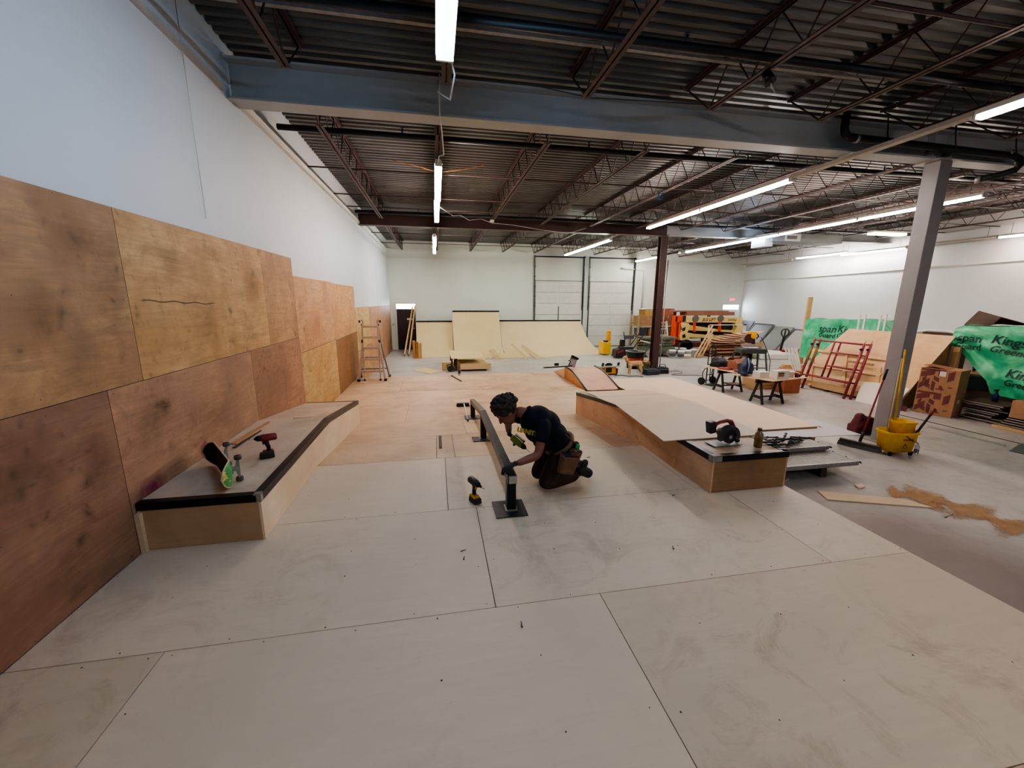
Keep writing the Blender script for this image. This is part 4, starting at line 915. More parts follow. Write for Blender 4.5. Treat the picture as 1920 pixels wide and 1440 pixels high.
xd = Vector((0.74, -0.25, -0.62)).normalized(); zd = Vector((-0.1, -1, 0.1)); zd = (zd-xd*zd.dot(xd)).normalized(); yd = zd.cross(xd); MD = Matrix(((xd.x, yd.x, zd.x, 0), (xd.y, yd.y, zd.y, 0), (xd.z, yd.z, zd.z, 0), (0, 0, 0, 1)))
pt = Vector((0.765, 3.66, 0.455)); MD = Matrix.Translation(pt - MD.to_3x3() @ Vector((0.02, 0, 0.195))) @ MD
driver('impact_driver', 'lime green impact driver held in the kneeling person\'s far hand', MD, paint('lime green', '#7f8a24', 0.45), paint('grey grip', '#4a4a44', 0.5), paint('lime battery', '#6d7720', 0.5), 0.0)

# ------------------------------------------------------------------ skateboard on its side
p0 = Vector((-1.555, 3.22, lzt+0.012)); dd = Vector((-0.57, 0.82, 0)).normalized(); ll = Vector((-dd.y, dd.x, 0))
SBM = Matrix(((dd.x, ll.x, 0, p0.x), (dd.y, ll.y, 0, p0.y), (0, 0, 1, p0.z), (0, 0, 0, 1))) @ Euler((0.03, 0, 0)).to_matrix().to_4x4()
sb = thing('skateboard', 'skateboard tipped on its side on the left ledge, black grip and green underside', 'skateboard'); sb.matrix_world = SBM
L, W = 0.80, 0.205
def deck_pt(u, v):
    x = u*L; e = min(u, 1-u)*L; wv = W if e > 0.10 else W*math.sqrt(max(0.0, 1-((0.10-e)/0.10)**2))
    k = max(0, (0.14-e)); return x, wv*(v-0.5)+W/2, 0.35*k*k/0.14*1.6 + 0.012*(2*v-1)**2
gm = MB().grid(lambda u, v: Vector((deck_pt(u, v)[0], deck_pt(u, v)[2]+0.0108, deck_pt(u, v)[1])), 40, 8); gm.build('grip_tape', M_rub, sb, fix=False)
gm = MB().grid(lambda u, v: Vector((deck_pt(u, v)[0], deck_pt(u, v)[2], deck_pt(u, v)[1])), 40, 8)
def green_mat():
    t = NT('green deck graphic'); v = t.coord((9, 9, 9)); f = t.noise(v, 1.4, 3, 0.6, 1.5)
    t.color(t.ramp(f, [(0.4, lin('#2f8a4a')), (0.52, lin('#49a85c')), (0.58, lin('#c7a93c')), (0.7, lin('#e3d7a0'))])); t.set(0.35); return t.mat
gm.build('deck_underside', green_mat(), sb, fix=False)
em = [deck_pt(u/40, 0) for u in range(41)]+[deck_pt(u/40, 1) for u in range(40, -1, -1)]
MB().tube([(x, y2+0.0055, z) for x, z, y2 in em], 0.0056, 6, closed=True).build('deck_edge', M_ply_new, sb)
for x in (0.19, 0.61):
    tk = MB(); tk.box((x, -0.006, W/2), (0.08, 0.012, 0.055)); tk.bar((x, -0.01, W/2), (x, -0.05, W/2), 0.03, 0.03)
    tk.prism([(-0.05, W/2-0.075), (-0.062, W/2-0.075), (-0.062, W/2+0.075), (-0.05, W/2+0.075), (-0.035, W/2+0.02), (-0.035, W/2-0.02)], 'x', x-0.011, x+0.011)
    tk.cyl((x, -0.056, 0.002), (x, -0.056, W-0.002), 0.006, 0.006, 8); trk = tk.build('truck', M_alud, sb)
    for z in (0.012, W-0.012): MB().lathe([(0.008, -0.016), (0.024, -0.016), (0.027, -0.008), (0.027, 0.008), (0.024, 0.016), (0.008, 0.016)], (x, -0.056, z), 16).build('wheel', paint('grey wheels', '#4b4544', 0.6), trk)

# ------------------------------------------------------------------ dog
M_fur = paint('tan fur', '#c2a27a', 0.85, 0, 0.22, 16, 0.2)
dg_ = thing('dog', 'tan dog with curled tail standing by the black bin and brown column', 'dog', (6.55, 12.42, CZ), PI-0.12)
def D(*p): return p
spine = chain([(0.24, 0, 0.41, 0.075), (0.14, 0, 0.385, 0.105), (0.0, 0, 0.39, 0.098), (-0.13, 0, 0.41, 0.085), (-0.24, 0, 0.42, 0.085)])
neckd = chain([(0.22, 0, 0.42, 0.078), (0.30, 0.005, 0.50, 0.062), (0.345, 0.01, 0.575, 0.056)])
hd = MB(); hd.ell((0.365, 0.012, 0.60), (0.078, 0.06, 0.058)); hd.ell((0.445, 0.03, 0.578), (0.062, 0.03, 0.028), rot=(0, 0.25, 0.2))
ms = [spine, neckd, mbm(hd)]
for y in (-0.062, 0.062):
    ms.append(chain([(0.20, y*0.8, 0.40, 0.062), (0.17, y, 0.28, 0.042), (0.19, y, 0.15, 0.027), (0.185, y, 0.04, 0.022), (0.21, y, 0.022, 0.024)]))
    o_ = 0.03 if y > 0 else -0.03
    ms.append(chain([(-0.22, y*0.8, 0.40, 0.08), (-0.17+o_, y, 0.275, 0.062), (-0.245+o_, y, 0.155, 0.03), (-0.235+o_, y, 0.04, 0.022), (-0.20+o_, y, 0.022, 0.025)]))
ms.append(chain([(-0.28, 0, 0.46, 0.028), (-0.37, 0, 0.455, 0.026), (-0.44, 0, 0.50, 0.026), (-0.455, 0, 0.57, 0.022), (-0.42, 0, 0.62, 0.016)]))
er = MB()
for y in (-0.045, 0.06): er.lathe([(0.026, 0), (0.018, 0.04), (0.002, 0.08)], (0.345, y, 0.635), 8)
ms.append(mbm(er))
fuse(ms, 'dog_body', M_fur, 0.012, 3, dg_)
MB().ell((0.503, 0.042, 0.572), (0.016, 0.017, 0.014)).build('nose', M_rub, dg_)
em = MB()
for y in (-0.032, 0.048): em.ell((0.425, y, 0.618), (0.009, 0.009, 0.009), n=8, m=6)
em.build('eyes', M_rub, dg_)
MB().tube([Vector((0.285, 0.004, 0.49))+0.066*Vector((0.72*math.cos(a*PI/8), math.sin(a*PI/8), -0.70*math.cos(a*PI/8))) for a in range(16)], 0.008, 6, closed=True).build('collar', M_red, dg_)
# ------------------------------------------------------------------ circular saw, bottle and scraps near the deck
t = thing('circular_saw', 'dark cordless circular saw resting on the right ledge front', 'saw', (2.895, 3.50, lzt+0.008), 0.05)
MB().box((0, 0, 0.004), (0.33, 0.16, 0.006)).build('base_plate', M_alud, t)
m = MB()
def arc(r, a0, a1, n, cx=0.03, cz=0.085): return [(cx+r*math.cos(a0+(a1-a0)*i/n), cz+r*math.sin(a0+(a1-a0)*i/n)) for i in range(n+1)]
m.prism(arc(0.118, -0.25, PI+0.35, 22)+list(reversed(arc(0.075, -0.25, PI+0.35, 22))), 'y', -0.055, -0.005); m.prism(arc(0.118, -0.25, PI+0.35, 22)+[(0.03, 0.085)], 'y', -0.012, -0.004)
m.build('blade_guard', paint('saw grey', '#3c3d41', 0.45, 0.3), t)
MB().cyl((0.03, -0.05, 0.085), (0.03, -0.015, 0.085), 0.072, 0.072, 24).build('lower_guard', M_blk, t)
MB().cyl((0.03, -0.058, 0.085), (0.03, -0.05, 0.085), 0.02, 0.016, 12).build('blade_bolt', M_alu, t)
MB().cyl((0.03, 0.0, 0.095), (0.03, 0.10, 0.095), 0.05, 0.045, 16).build('motor_housing', paint('saw red', '#4a1519', 0.5), t)
MB().tube([(0.11, 0.01, 0.17), (0.075, 0.015, 0.225), (0.03, 0.02, 0.24), (-0.05, 0.02, 0.228), (-0.10, 0.02, 0.21), (-0.125, 0.02, 0.16)], [0.022, 0.026, 0.02, 0.018, 0.02, 0.022], 10).build('handle', M_red, t)
MB().box((-0.155, 0.02, 0.185), (0.075, 0.075, 0.125), (0, -0.18, 0)).build('battery', M_blk, t, bevel=0.01)
MB().cyl((0.13, -0.02, 0.03), (0.165, -0.02, 0.03), 0.02, 0.02, 10).build('guide_knob', M_blk, t)
t = thing('juice_bottle', 'amber plastic bottle with dark cap on the right ledge corner', 'bottle', (3.19, 3.37, lzt+0.002))
t['label'] = 'amber ribbed bottle with dark cap on the right ledge corner'
MB().lathe([(0, 0), (0.036, 0), (0.04, 0.01), (0.037, 0.02), (0.04, 0.03), (0.037, 0.04), (0.04, 0.05), (0.037, 0.06), (0.04, 0.07), (0.04, 0.12), (0.036, 0.14), (0.02, 0.163), (0.017, 0.17), (0.017, 0.178), (0, 0.178)], (0, 0, 0), 20).build('bottle_body', paint('amber drink', '#7a5d33', 0.15, 0, 0.25, 18), t)
MB().cyl((0, 0, 0.176), (0, 0, 0.20), 0.02, 0.02, 16).build('cap', paint('bottle cap', '#2a1c16', 0.5), t)
for i, (px, py, a, lab) in enumerate(((1449, 829, 0.15, 'short dark steel rod beside the amber bottle, farther'), (1445, 835, 0.1, 'short dark steel rod beside the amber bottle, nearer'))):
    c = G(px, py, lzt+0.02); c.x = 3.42+0.02*i
    tag(MB().cyl((c.x-0.14, c.y+0.02, lzt+0.02), (c.x+0.06, c.y-0.01, lzt+0.02), 0.011, 0.011, 8).build('steel_rod', M_steel2), lab, 'rod')
def scrap(lab, pts, z, th=0.009, mat=None, name='plywood_offcut', cat='offcut', group=None):
    return loose_sheet(name, lab, [(p[0], p[1], z if len(p) < 3 else p[2]) for p in pts], th, mat or M_ply_new, cat, group)
S1 = ply('scrap warm', '#c79c74', 'y', 0.85, 0.15)
scrap('long thin plywood strip lying along wall on left ledge', [(-2.11, 4.35), (-2.04, 4.33), (-1.99, 5.05), (-2.03, 5.12)], lzt+0.001, 0.012, S1)
scrap('narrow wooden shim beside the strip on left ledge', [(-2.03, 4.22), (-2.00, 4.22), (-1.97, 4.75), (-1.98, 4.78)], lzt+0.001, 0.012, M_dark)
def lzl(y): return (lzt if y <= lyk else lzt-0.25*(y-lyk)/(ly1-lyk))+0.001
q = [(-1.80, 5.25), (-1.60, 5.30), (-1.50, 5.75), (-1.72, 5.75)]
scrap('small pale plywood square on the sloping end of left ledge', [(x, y, lzl(y)) for x, y in q], 0, 0.01, M_ply_new)
# screws and a chip on the deck
for i, (px, py, a) in enumerate(((869, 1032, .4), (870, 1046, 1.4), (1262, 1026, 1.2), (978, 1170, 1.5), (1264, 928, 0.3), (1104, 857, .2))):
    c = G(px, py, 0.004)
    tag(MB().cyl((c.x-0.02*math.cos(a), c.y-0.02*math.sin(a), 0.004), (c.x+0.02*math.cos(a), c.y+0.02*math.sin(a), 0.004), 0.0035, 0.002, 6).cyl((c.x-0.022*math.cos(a), c.y-0.022*math.sin(a), 0.0048), (c.x-0.02*math.cos(a), c.y-0.02*math.sin(a), 0.0048), 0.0048, 0.0048, 8).build('deck_screw', M_screw),
        'loose black screw lying on the deck, ' + ('upper of the pair left of the rail base', 'lower of the pair left of the rail base', 'right of the middle by itself', 'on the front sheet below the middle seam', 'before the orange ledge corner', 'behind the kneeling person\'s boot')[i], 'screw', 'loose screws on the deck')
# broom lying behind the rail
t = thing('push_broom', 'small dark broom with pale handle lying left of the far rail post', 'broom')
b0 = G(868, 759, LZ+0.03); e0 = G(877, 790, LZ+0.03); e0.z = deckz(e0.y)+0.03; b0.z = deckz(b0.y)+0.035
MB().box(b0, (0.27, 0.10, 0.06), taper=(0.9, 0.7)).build('broom_head', paint('dark bristles', '#2b2928', 0.9, 0, 0.3, 60), t, bevel=0.01)
MB().tube([b0+Vector((0.02, -.03, .02)), e0], 0.012, 8).build('handle', M_white, t); MB().tube([e0, e0+(e0-b0).normalized()*0.06], 0.016, 8).build('end_grip', M_rub, t)
scrap('thin dark stick lying on the far deck', [G(x_, y_, LZ)+Vector((0, 0, .004)) for x_, y_ in ((845, 705), (848, 704.3), (866, 715), (864, 715.8))], LZ+0.001, 0.015, M_dark)
scrap('small pale plywood offcut on the deck behind the rail', [G(x_, y_, LZ)+Vector((0, 0, .004)) for x_, y_ in ((904, 729.5), (912, 730.5), (927, 727), (908, 727.5))], LZ+0.001, 0.009, M_ply_new)
scrap('pale rectangular sheet floating flush before the left rail post', [(-0.02, 5.0, deckz(5.0)+.004), (0.02, 5.0, deckz(5.0)+.004), (0.02, 5.75, deckz(5.75)+.004), (-0.02, 5.75, deckz(5.75)+.004)], 0, 0.003, M_dark)['label'] = 'dark narrow strip set in the bank left of the rail'

# ------------------------------------------------------------------ ladder at the deck end
M_lad = paint('warm aluminium', '#c4b0a2', 0.4, 0.45, 0.1, 10)
t = thing('folding_ladder', 'aluminium folding ladder with flared feet by the left wall', 'ladder', (-1.70, 11.10, LZ+0.002))
HT = 1.50
def rail_at(s, f, z): return Vector((s*(0.20+(0.0 if z > 0.55 else 0)), f*0.02, z))
for s in (-1, 1):
    MB().bar((s*0.33, -0.24, 0.03), (s*0.205, -0.06, 0.98), 0.045, 0.07, (0, 1, 0)).bar((s*0.205, -0.06, 0.92), (s*0.195, -0.02, HT), 0.04, 0.06, (0, 1, 0)).build('outer_rail', M_lad, t)
    MB().bar((s*0.20, -0.17, 0.02), (s*0.19, -0.03, HT-0.03), 0.03, 0.05, (0, 1, 0)).build('inner_rail', M_lad, t)
    MB().bar((s*0.37, 0.33, 0.03), (s*0.225, 0.06, 0.98), 0.035, 0.06, (0, 1, 0)).bar((s*0.225, 0.06, 0.94), (s*0.20, 0.02, HT), 0.04, 0.06, (0, 1, 0)).build('rear_rail', M_alud, t)
    MB().box((s*0.335, -0.245, 0.03), (0.07, 0.07, 0.06)).build('rubber_foot', M_rub, t); MB().box((s*0.20, -0.172, 0.02), (0.045, 0.055, 0.04)).build('rubber_foot', M_rub, t); MB().box((s*0.375, 0.335, 0.03), (0.06, 0.06, 0.06)).build('rubber_foot', M_rub, t)
    MB().cyl((s*0.24, -0.03, HT+0.04), (s*0.275, -0.03, HT+0.04), 0.032, 0.032, 12).build('lock_knob', M_rub, t)
    MB().tube([(s*0.18, 0, HT-0.02), (s*0.18, 0, HT+0.05), (s*0.20, 0, HT+0.085), (s*0.22, 0, HT+0.05)], 0.013, 6).build('hinge_hook', M_alud, t)
    MB().box((s*0.215, -0.05, 1.03), (0.045, 0.10, 0.07)).build('hinge_block', M_blk, t); MB().box((s*0.2, -0.02, HT-0.05), (0.05, 0.07, 0.04)).build('hinge_block', M_blk, t)
for i, z in enumerate((0.25, 0.57, 0.86, 1.13, 1.41)):
    w = 0.41+0.24*(max(0, 0.98-z)/0.98); MB().box((0, -0.2+0.16*z/HT, z), (w, 0.085, 0.055)).build('rung', M_lad, t)
for i, z in enumerate((0.25, 0.57, 0.86)):
    w = 0.44+0.28*(0.98-z)/0.98; MB().box((0, 0.33-0.27*z/0.98, z), (w, 0.05, 0.03)).build('rear_rung', M_alud, t)
t = thing('steel_plate', 'folded grey metal dustpan standing on top of the rounded ramp', 'dustpan', (3.60, 10.46, 0.03), 0.2)
t['label'] = 'grey dustpan propped upright on top of the rounded ramp'; t.name = 'dustpan'
MB().box((0.06, 0, 0.13), (0.22, 0.012, 0.26), (-0.2, 0.42, 0)).build('pan', paint('pan grey', '#8c8890', 0.5), t); MB().box((0.125, 0.0, 0.255), (0.24, 0.02, 0.06), (-0.2, 0.42, 0)).build('lip', M_steel2, t)
t = thing('spring_clamp', 'small dark clamp standing beside the grey dustpan', 'clamp', (3.50, 10.34, 0.088)); MB().tube([(0, 0, 0.01), (0.03, 0, 0.06), (0.05, 0, 0.12), (0.02, 0, 0.15), (-0.02, 0, 0.13)], 0.012, 6).build('clamp_jaw', M_steel2, t)
t = thing('tape_measure', 'black tape measure sitting on the dark steel tube', 'tape measure', (3.16, 10.354, 0.088)); MB().box((0, 0, 0.04), (0.12, 0.05, 0.075)).build('tape_case', M_blk, t, bevel=0.012)

# ------------------------------------------------------------------ scaffold walk boards by the right ledge
def walkboard(lab, x0, x1, y0, z, hooks=True):
    t = thing('scaffold_plank', lab, 'plank', (x0, y0, z), 0, 'aluminium scaffold planks'); L = x1-x0; w = 0.47
    m = MB(); m.bx(0, L, 0, 0.03, -0.06, 0); m.bx(0, L, w-0.03, w, -0.06, 0)
    for i in range(11): m.bx(0.01, L-0.01, 0.035+i*0.0365, 0.035+i*0.0365+0.027, -0.014, -0.002)
    m.build('deck_slats', M_alud, t); MB().bx(0.01, L-0.01, 0.03, w-0.03, -0.03, -0.02).build('under_plate', M_steel2, t); MB().bx(0, 0.04, 0.03, w-0.03, -0.06, -0.015).bx(L-0.04, L, 0.03, w-0.03, -0.06, -0.015).build('end_rail', M_alud, t)
    for yy in (0.03, w/2, w-0.03): MB().tube([(L, yy, -0.03), (L+0.05, yy, -0.025), (L+0.075, yy, -0.045)], 0.012, 6).build('hook', M_steel2, t)
    return t
walkboard('ribbed aluminium scaffold plank on the floor beside the right ledge', 3.75, 5.88, 4.40, -0.40)
walkboard('aluminium scaffold plank underneath the board with steel pins', 3.75, 5.82, 4.885, -0.40)
walkboard('upper aluminium scaffold plank carrying a heap of steel pins', 3.72, 5.84, 4.83, -0.325)
for i, (x, y) in enumerate(((4.2, 4.62), (5.4, 4.62), (4.2, 5.12), (5.4, 5.12))):
    tag(MB().bx(x-0.045, x+0.045, y-0.14, y+0.14, CZ, -0.461).build('wood_block', M_dark), 'dark wooden block propping the scaffold planks, ' + ('nearer one by the ledge', 'nearer one at the outer end', 'farther one by the ledge', 'farther one at the outer end')[i], 'block', 'blocks under the planks')
r = seeded(5)
pm = MB(); pm.cyl((-0.13, 0, 0), (0.13, 0, 0), 0.013, 0.013, 8); pm.cyl((0.13, 0, 0), (0.16, 0, 0), 0.019, 0.019, 8); pm.cyl((-0.005, 0, 0), (0.01, 0, 0), 0.02, 0.02, 8); pme = pm.mesh('steel_pin', M_steel)
for i in range(16):
    o = bpy.data.objects.new('steel_pin', pme); COL.objects.link(o)
    o.location = (4.72+0.105*(i % 8)+r.uniform(-.02, .02), 4.97+0.085*(i//8)+r.uniform(-.02, .02), -0.303+0.043*((i*5) % 3)); o.rotation_euler = (0, 0, r.uniform(-0.5, 0.5)+(0.9 if i % 4 == 1 else 0))
    tag(o, 'short grey steel scaffold pin in the heap on upper plank', 'pin', 'steel pins heaped on the plank')
scrap('bluish loose plywood sheet sticking out beside the fresh deck', [(4.98, 5.20), (6.80, 5.14), (6.80, 6.0), (6.50, 6.0), (6.50, 5.535), (4.98, 5.535)], -0.31, 0.009, ply('cool sheet', '#c3bfc0', 'x', 0.95, 0.06), 'plywood_sheet', 'plywood')
# ------------------------------------------------------------------ offcuts and sawdust on the concrete
scrap('long pointed plywood offcut lying on the sawdust', [G(1533, 922), G(1551, 938), G(1752, 953.5), G(1690, 937)], CZ+0.002, 0.014, ply('pale offcut', '#d6bd9b', 'x', 0.9, 0.2))
scrap('small square wood offcut beyond the long pointed one', [G(1601, 911), G(1614, 909), G(1622, 914), G(1610, 917)], CZ+0.002, 0.02, M_ply_new)
scrap('tiny wood chip beside the orange ledge end', [G(1471, 901), G(1478, 897), G(1480, 899), G(1473, 902.5)], CZ+0.002, 0.015, M_ply_new)
def sawdust_mat():
    t = NT('sawdust'); v = t.coord((1, 1, 1)); f = t.noise(v, 9, 6, 0.7, 0.6); g = t.noise(v, 60, 4, 0.7)
    t.color(t.ramp(f, [(0.3, lin('#a98560')), (0.55, lin('#bd9468')), (0.8, lin('#d0aa80'))])); t.set(0.9, 0, 0.1)
    at_ = t.n('ShaderNodeAttribute', attribute_name='edge'); ad = t.n('ShaderNodeMath', operation='MULTIPLY_ADD'); t.l(f, ad.inputs[0]); ad.inputs[1].default_value = 1.3; ad.inputs[2].default_value = -0.65
    s2 = t.n('ShaderNodeMath', operation='ADD'); t.l(ad.outputs[0], s2.inputs[0]); t.l(at_.outputs['Fac'], s2.inputs[1])
    t.l(t.ramp(s2.outputs[0], [(0.25, GREY(0)), (0.85, GREY(0.72))]), t.b.inputs['Alpha']); t.bump(g, 0.5, 0.01); return t.mat
path = [G(1655, 920), G(1700, 930), G(1755, 938), G(1815, 958), G(1870, 978), G(1935, 1000)]
r = seeded(9); vs, fs, ed = [], [], []
N = 60; K = 14
for i in range(N+1):
    u = i/N*(len(path)-1); a = min(int(u), len(path)-2); c = path[a].lerp(path[a+1], u-a); w = 0.55*(0.65+0.35*math.sin(i*0.35+1))*(min(1, i/6, (N-i)/3+0.3)+0.05)
    dr = (path[a+1]-path[a]).normalized(); sd = Vector((-dr.y, dr.x, 0))
    for k in range(K+1):
        e = 2*k/K-1; h = 0.022*max(0, 1-e*e)*(0.6+0.4*math.sin(i*1.7+k*2.3)); vs.append(tuple(c+sd*(e*w)+Vector((0, 0, 0.0015+h)))); ed.append(max(0, 1-abs(e)**1.5)*min(1, i/5, (N-i)/4+0.2))
for i in range(N):
    for k in range(K): fs.append((i*(K+1)+k, (i+1)*(K+1)+k, (i+1)*(K+1)+k+1, i*(K+1)+k+1))
me = bpy.data.meshes.new('sawdust'); me.from_pydata(vs, [], fs); me.materials.append(sawdust_mat()); at_ = me.attributes.new('edge', 'FLOAT', 'POINT'); at_.data.foreach_set('value', ed)
for p in me.polygons: p.use_smooth = True
o = bpy.data.objects.new('sawdust', me); COL.objects.link(o); tag(o, 'drift of orange sawdust swept across the concrete', 'sawdust', None, 'stuff')

# ------------------------------------------------------------------ push broom, mop bucket and bag by the grey column
t = thing('push_broom', 'wide grey push broom with red handle leaning on the grey column', 'broom')
bl, br = G(1573, 832), G(1649, 850); bl.z = br.z = CZ
d = (br-bl).normalized(); mid = bl.lerp(br, 0.5); L = (br-bl).length
MB().bar(bl+Vector((0, 0, 0.095)), br+Vector((0, 0, 0.095)), 0.075, 0.05).build('broom_block', paint('broom block', '#4b4745', 0.6), t, bevel=0.006)
m = MB(); rr = seeded(2)
for i in range(46):
    p = bl.lerp(br, (i+.5)/46); m.add([p+d*(-.008)+Vector((-.045, 0, 0.001)), p+d*.008+Vector((-.045, 0, 0.001)), p+d*.008+Vector((.045, 0, 0.001)), p+d*(-.008)+Vector((.045, 0, .001)), p+d*(-.006)+Vector((-.03, 0, .075)), p+d*.006+Vector((-.03, 0, .075)), p+d*.006+Vector((.03, 0, .075)), p+d*(-.006)+Vector((.03, 0, .075))], [(0, 1, 5, 4), (1, 2, 6, 5), (2, 3, 7, 6), (3, 0, 4, 7), (0, 3, 2, 1)])
m.build('bristles', paint('grey bristles', '#5f5c5a', 0.9, 0, 0.3, 60), t)
tp = at(1663, 694, 'y', 5.33); tp.x = min(tp.x, 7.6)
MB().tube([mid+Vector((0, 0, .13)), mid.lerp(tp, 0.14)+Vector((0, 0, 0.1))], 0.022, 8).build('socket', M_blk, t)
MB().tube([mid+Vector((0, 0, .11)), tp], 0.014, 8).build('handle', paint('red handle', '#8a2a2e', 0.4), t); MB().tube([tp.lerp(mid, 0.12), tp+(tp-mid).normalized()*0.02], 0.018, 8).build('grip', M_blk, t)
t = thing('duffel_bag', 'dark red tool bag slumped behind the push broom', 'bag', G(1627, 815)+Vector((0.0, 0.12, 0)), -0.3)
mm = MB(); mm.ell((0, 0, 0.17), (0.20, 0.15, 0.17), n=18, m=12); mm.ell((-0.06, 0.02, 0.28), (0.09, 0.1, 0.11)); mm.ell((0.10, 0, 0.24), (0.10, 0.10, 0.09)); mm.box((0, 0, 0.08), (0.38, 0.27, 0.15))
fuse([mbm(mm)], 'bag_body', paint('dark red canvas', '#5a1d22', 0.8, 0, 0.3, 8), 0.018, 4, t)
MB().tube([(-0.13, -.1, .26), (-.10, -.14, .36), (0, -.12, .33), (0.1, -.12, .30), (0.13, -.1, .22)], 0.012, 6).build('bag_handle', M_rub, t); MB().bx(-0.16, 0.16, -0.157, -0.15, 0.10, 0.12).build('bag_trim', M_rub, t)
t = thing('mop_bucket', 'yellow wheeled mop bucket with wringer beside the grey column', 'mop bucket', (7.42, 5.06, CZ), -0.12)
def tub(m, c, w, d_, z0, z1, tw, n=28, ex=4.0, th=0.012):
    def ring(s, z, k=0): return [(c[0]+math.copysign(abs(math.cos(a))**(2/ex), math.cos(a))*(w/2*s-k), c[1]+math.copysign(abs(math.sin(a))**(2/ex), math.sin(a))*(d_/2*s-k), z) for a in [2*PI*i/n for i in range(n)]]
    R_ = [ring(tw, z0), ring(1, z1), ring(1.06, z1), ring(1.06, z1-0.03), ring(1.0, z1-0.03)] ; R2 = [ring(1, z1, th), ring(tw, z0+0.02, th)]
    vs = sum([R_[0], R_[1]], []); m.add(vs, [(i, (i+1) % n, n+(i+1) % n, n+i) for i in range(n)]+[tuple(reversed(range(n)))], 0, True)
    vs = sum([R_[1], R_[2], R_[3], R_[4]], []); m.add(vs, [(k*n+i, k*n+(i+1) % n, (k+1)*n+(i+1) % n, (k+1)*n+i) for k in range(3) for i in range(n)])
    vs = sum([R_[1], R2[0], R2[1]], []); m.add(vs, [(k*n+i, k*n+(i+1) % n, (k+1)*n+(i+1) % n, (k+1)*n+i) for k in range(2) for i in range(n)]+[tuple(range(2*n, 3*n))], 0, True)
m = MB(); tub(m, (0, 0), 0.52, 0.34, 0.07, 0.40, 0.85); m.build('bucket', M_yel, t)
m = MB(); tub(m, (0.13, 0.06), 0.30, 0.27, 0.30, 0.55, 0.85); m.bx(0.24, 0.31, -0.06, 0.12, 0.20, 0.42); m.build('wringer', M_yel, t)
MB().tube([(0.24, -0.08, 0.36), (0.30, -0.09, 0.50), (0.40, -0.10, 0.70)], 0.017, 8).build('lever', paint('dark lever', '#2c1a1c', 0.5), t); MB().tube([(0.39, -.10, .68), (0.44, -.105, .78)], 0.02, 8).build('lever_grip', M_red, t)
MB().tube([(-0.03, -0.175, 0.36), (0.1, -0.18, 0.27), (0.2, -0.175, 0.24)], 0.006, 6).build('bail', M_steel2, t)
for x in (-0.18, 0.18):
    for y in (-0.11, 0.11): MB().cyl((x, y-0.012, 0.032), (x, y+0.012, 0.032), 0.032, 0.032, 12).box((x, y, 0.06), (0.04, 0.04, 0.03)).build('caster', M_rub, t)
text('Rubbermaid', 0.035, paint('red print', '#9a2b22', 0.5), basis((0.03, -0.1665, 0.29), (1, 0, 0), (0, -0.07, 1)), t, bold=0.001)
m = MB(); m.prism([(-0.045, 0.15), (0.045, 0.15), (0.0, 0.23)], 'y', -0.162, -0.1605); mk = m.build('warning_triangle', M_rub, t)
m = MB(); m.prism([(-0.03, 0.158), (0.03, 0.158), (0.0, 0.212)], 'y', -0.1635, -0.162); m.build('warning_triangle_face', M_yel, t)
MB().tube([(-0.003, -.165, .165), (0.0, -.165, .185), (0.012, -.165, .19)], 0.003, 5).ell((0.0, -.165, .197), (0.005, .002, .005)).build('warning_figure', M_rub, t)
a = Vector((7.30, 5.12, CZ+0.12)); b_ = at(1692, 672, 'y', 5.39)
tag(MB().tube([a, b_], 0.013, 8).build('mop', paint('pale wood pole', '#b69a6a', 0.5)), 'pale wooden mop pole standing in the yellow bucket', 'mop')
a = Vector((7.47, 5.16, CZ+0.42)); b_ = at(1698, 655, 'y', 5.36)
tag(MB().tube([a, b_], 0.016, 8).build('mop', paint('yellow pole', '#c79a1c', 0.4)), 'yellow mop pole leaning from wringer up the grey column', 'mop')
t = thing('water_bottle', 'small clear water bottle standing on concrete right of mop bucket', 'bottle', G(1717, 850))
MB().lathe([(0, 0), (0.033, 0), (0.034, 0.06), (0.031, 0.08), (0.034, 0.1), (0.034, 0.13), (0.014, 0.165), (0.013, 0.18), (0, 0.18)], n=16).build('bottle_body', glass('clear bottle', '#dfe6e6'), t); MB().cyl((0, 0, .178), (0, 0, .195), 0.015, 0.015, 12).build('cap', M_white, t)
MB().lathe([(0.035, 0.02), (0.0352, 0.065)], n=16).build('wrapper', paint('bottle wrap', '#6d7f78', 0.4), t)
# strips on the floor
tag(MB().bar(G(1741, 801)+Vector((0, 0, .012)), G(1884, 837)+Vector((0, 0, .012)), 0.05, 0.02).build('metal_strip', M_alu), 'long pale metal strip lying on concrete before the cartons', 'strip')
tag(MB().bar(G(1686, 778)+Vector((0, 0, .006)), G(1912, 832)+Vector((0, 0, .006)), 0.012, 0.01).build('floor_rod', M_dark), 'thin dark rod lying behind the pale metal strip', 'rod')
scrap('grey plastic sheet crumpled on concrete at the photo edge', [G(1892, 846), G(1915, 832), G(1945, 840), G(1945, 858)], CZ+0.002, 0.012, paint('grey sheet', '#55565c', 0.4, 0, 0.3, 12), 'plastic_sheet', 'plastic sheet')
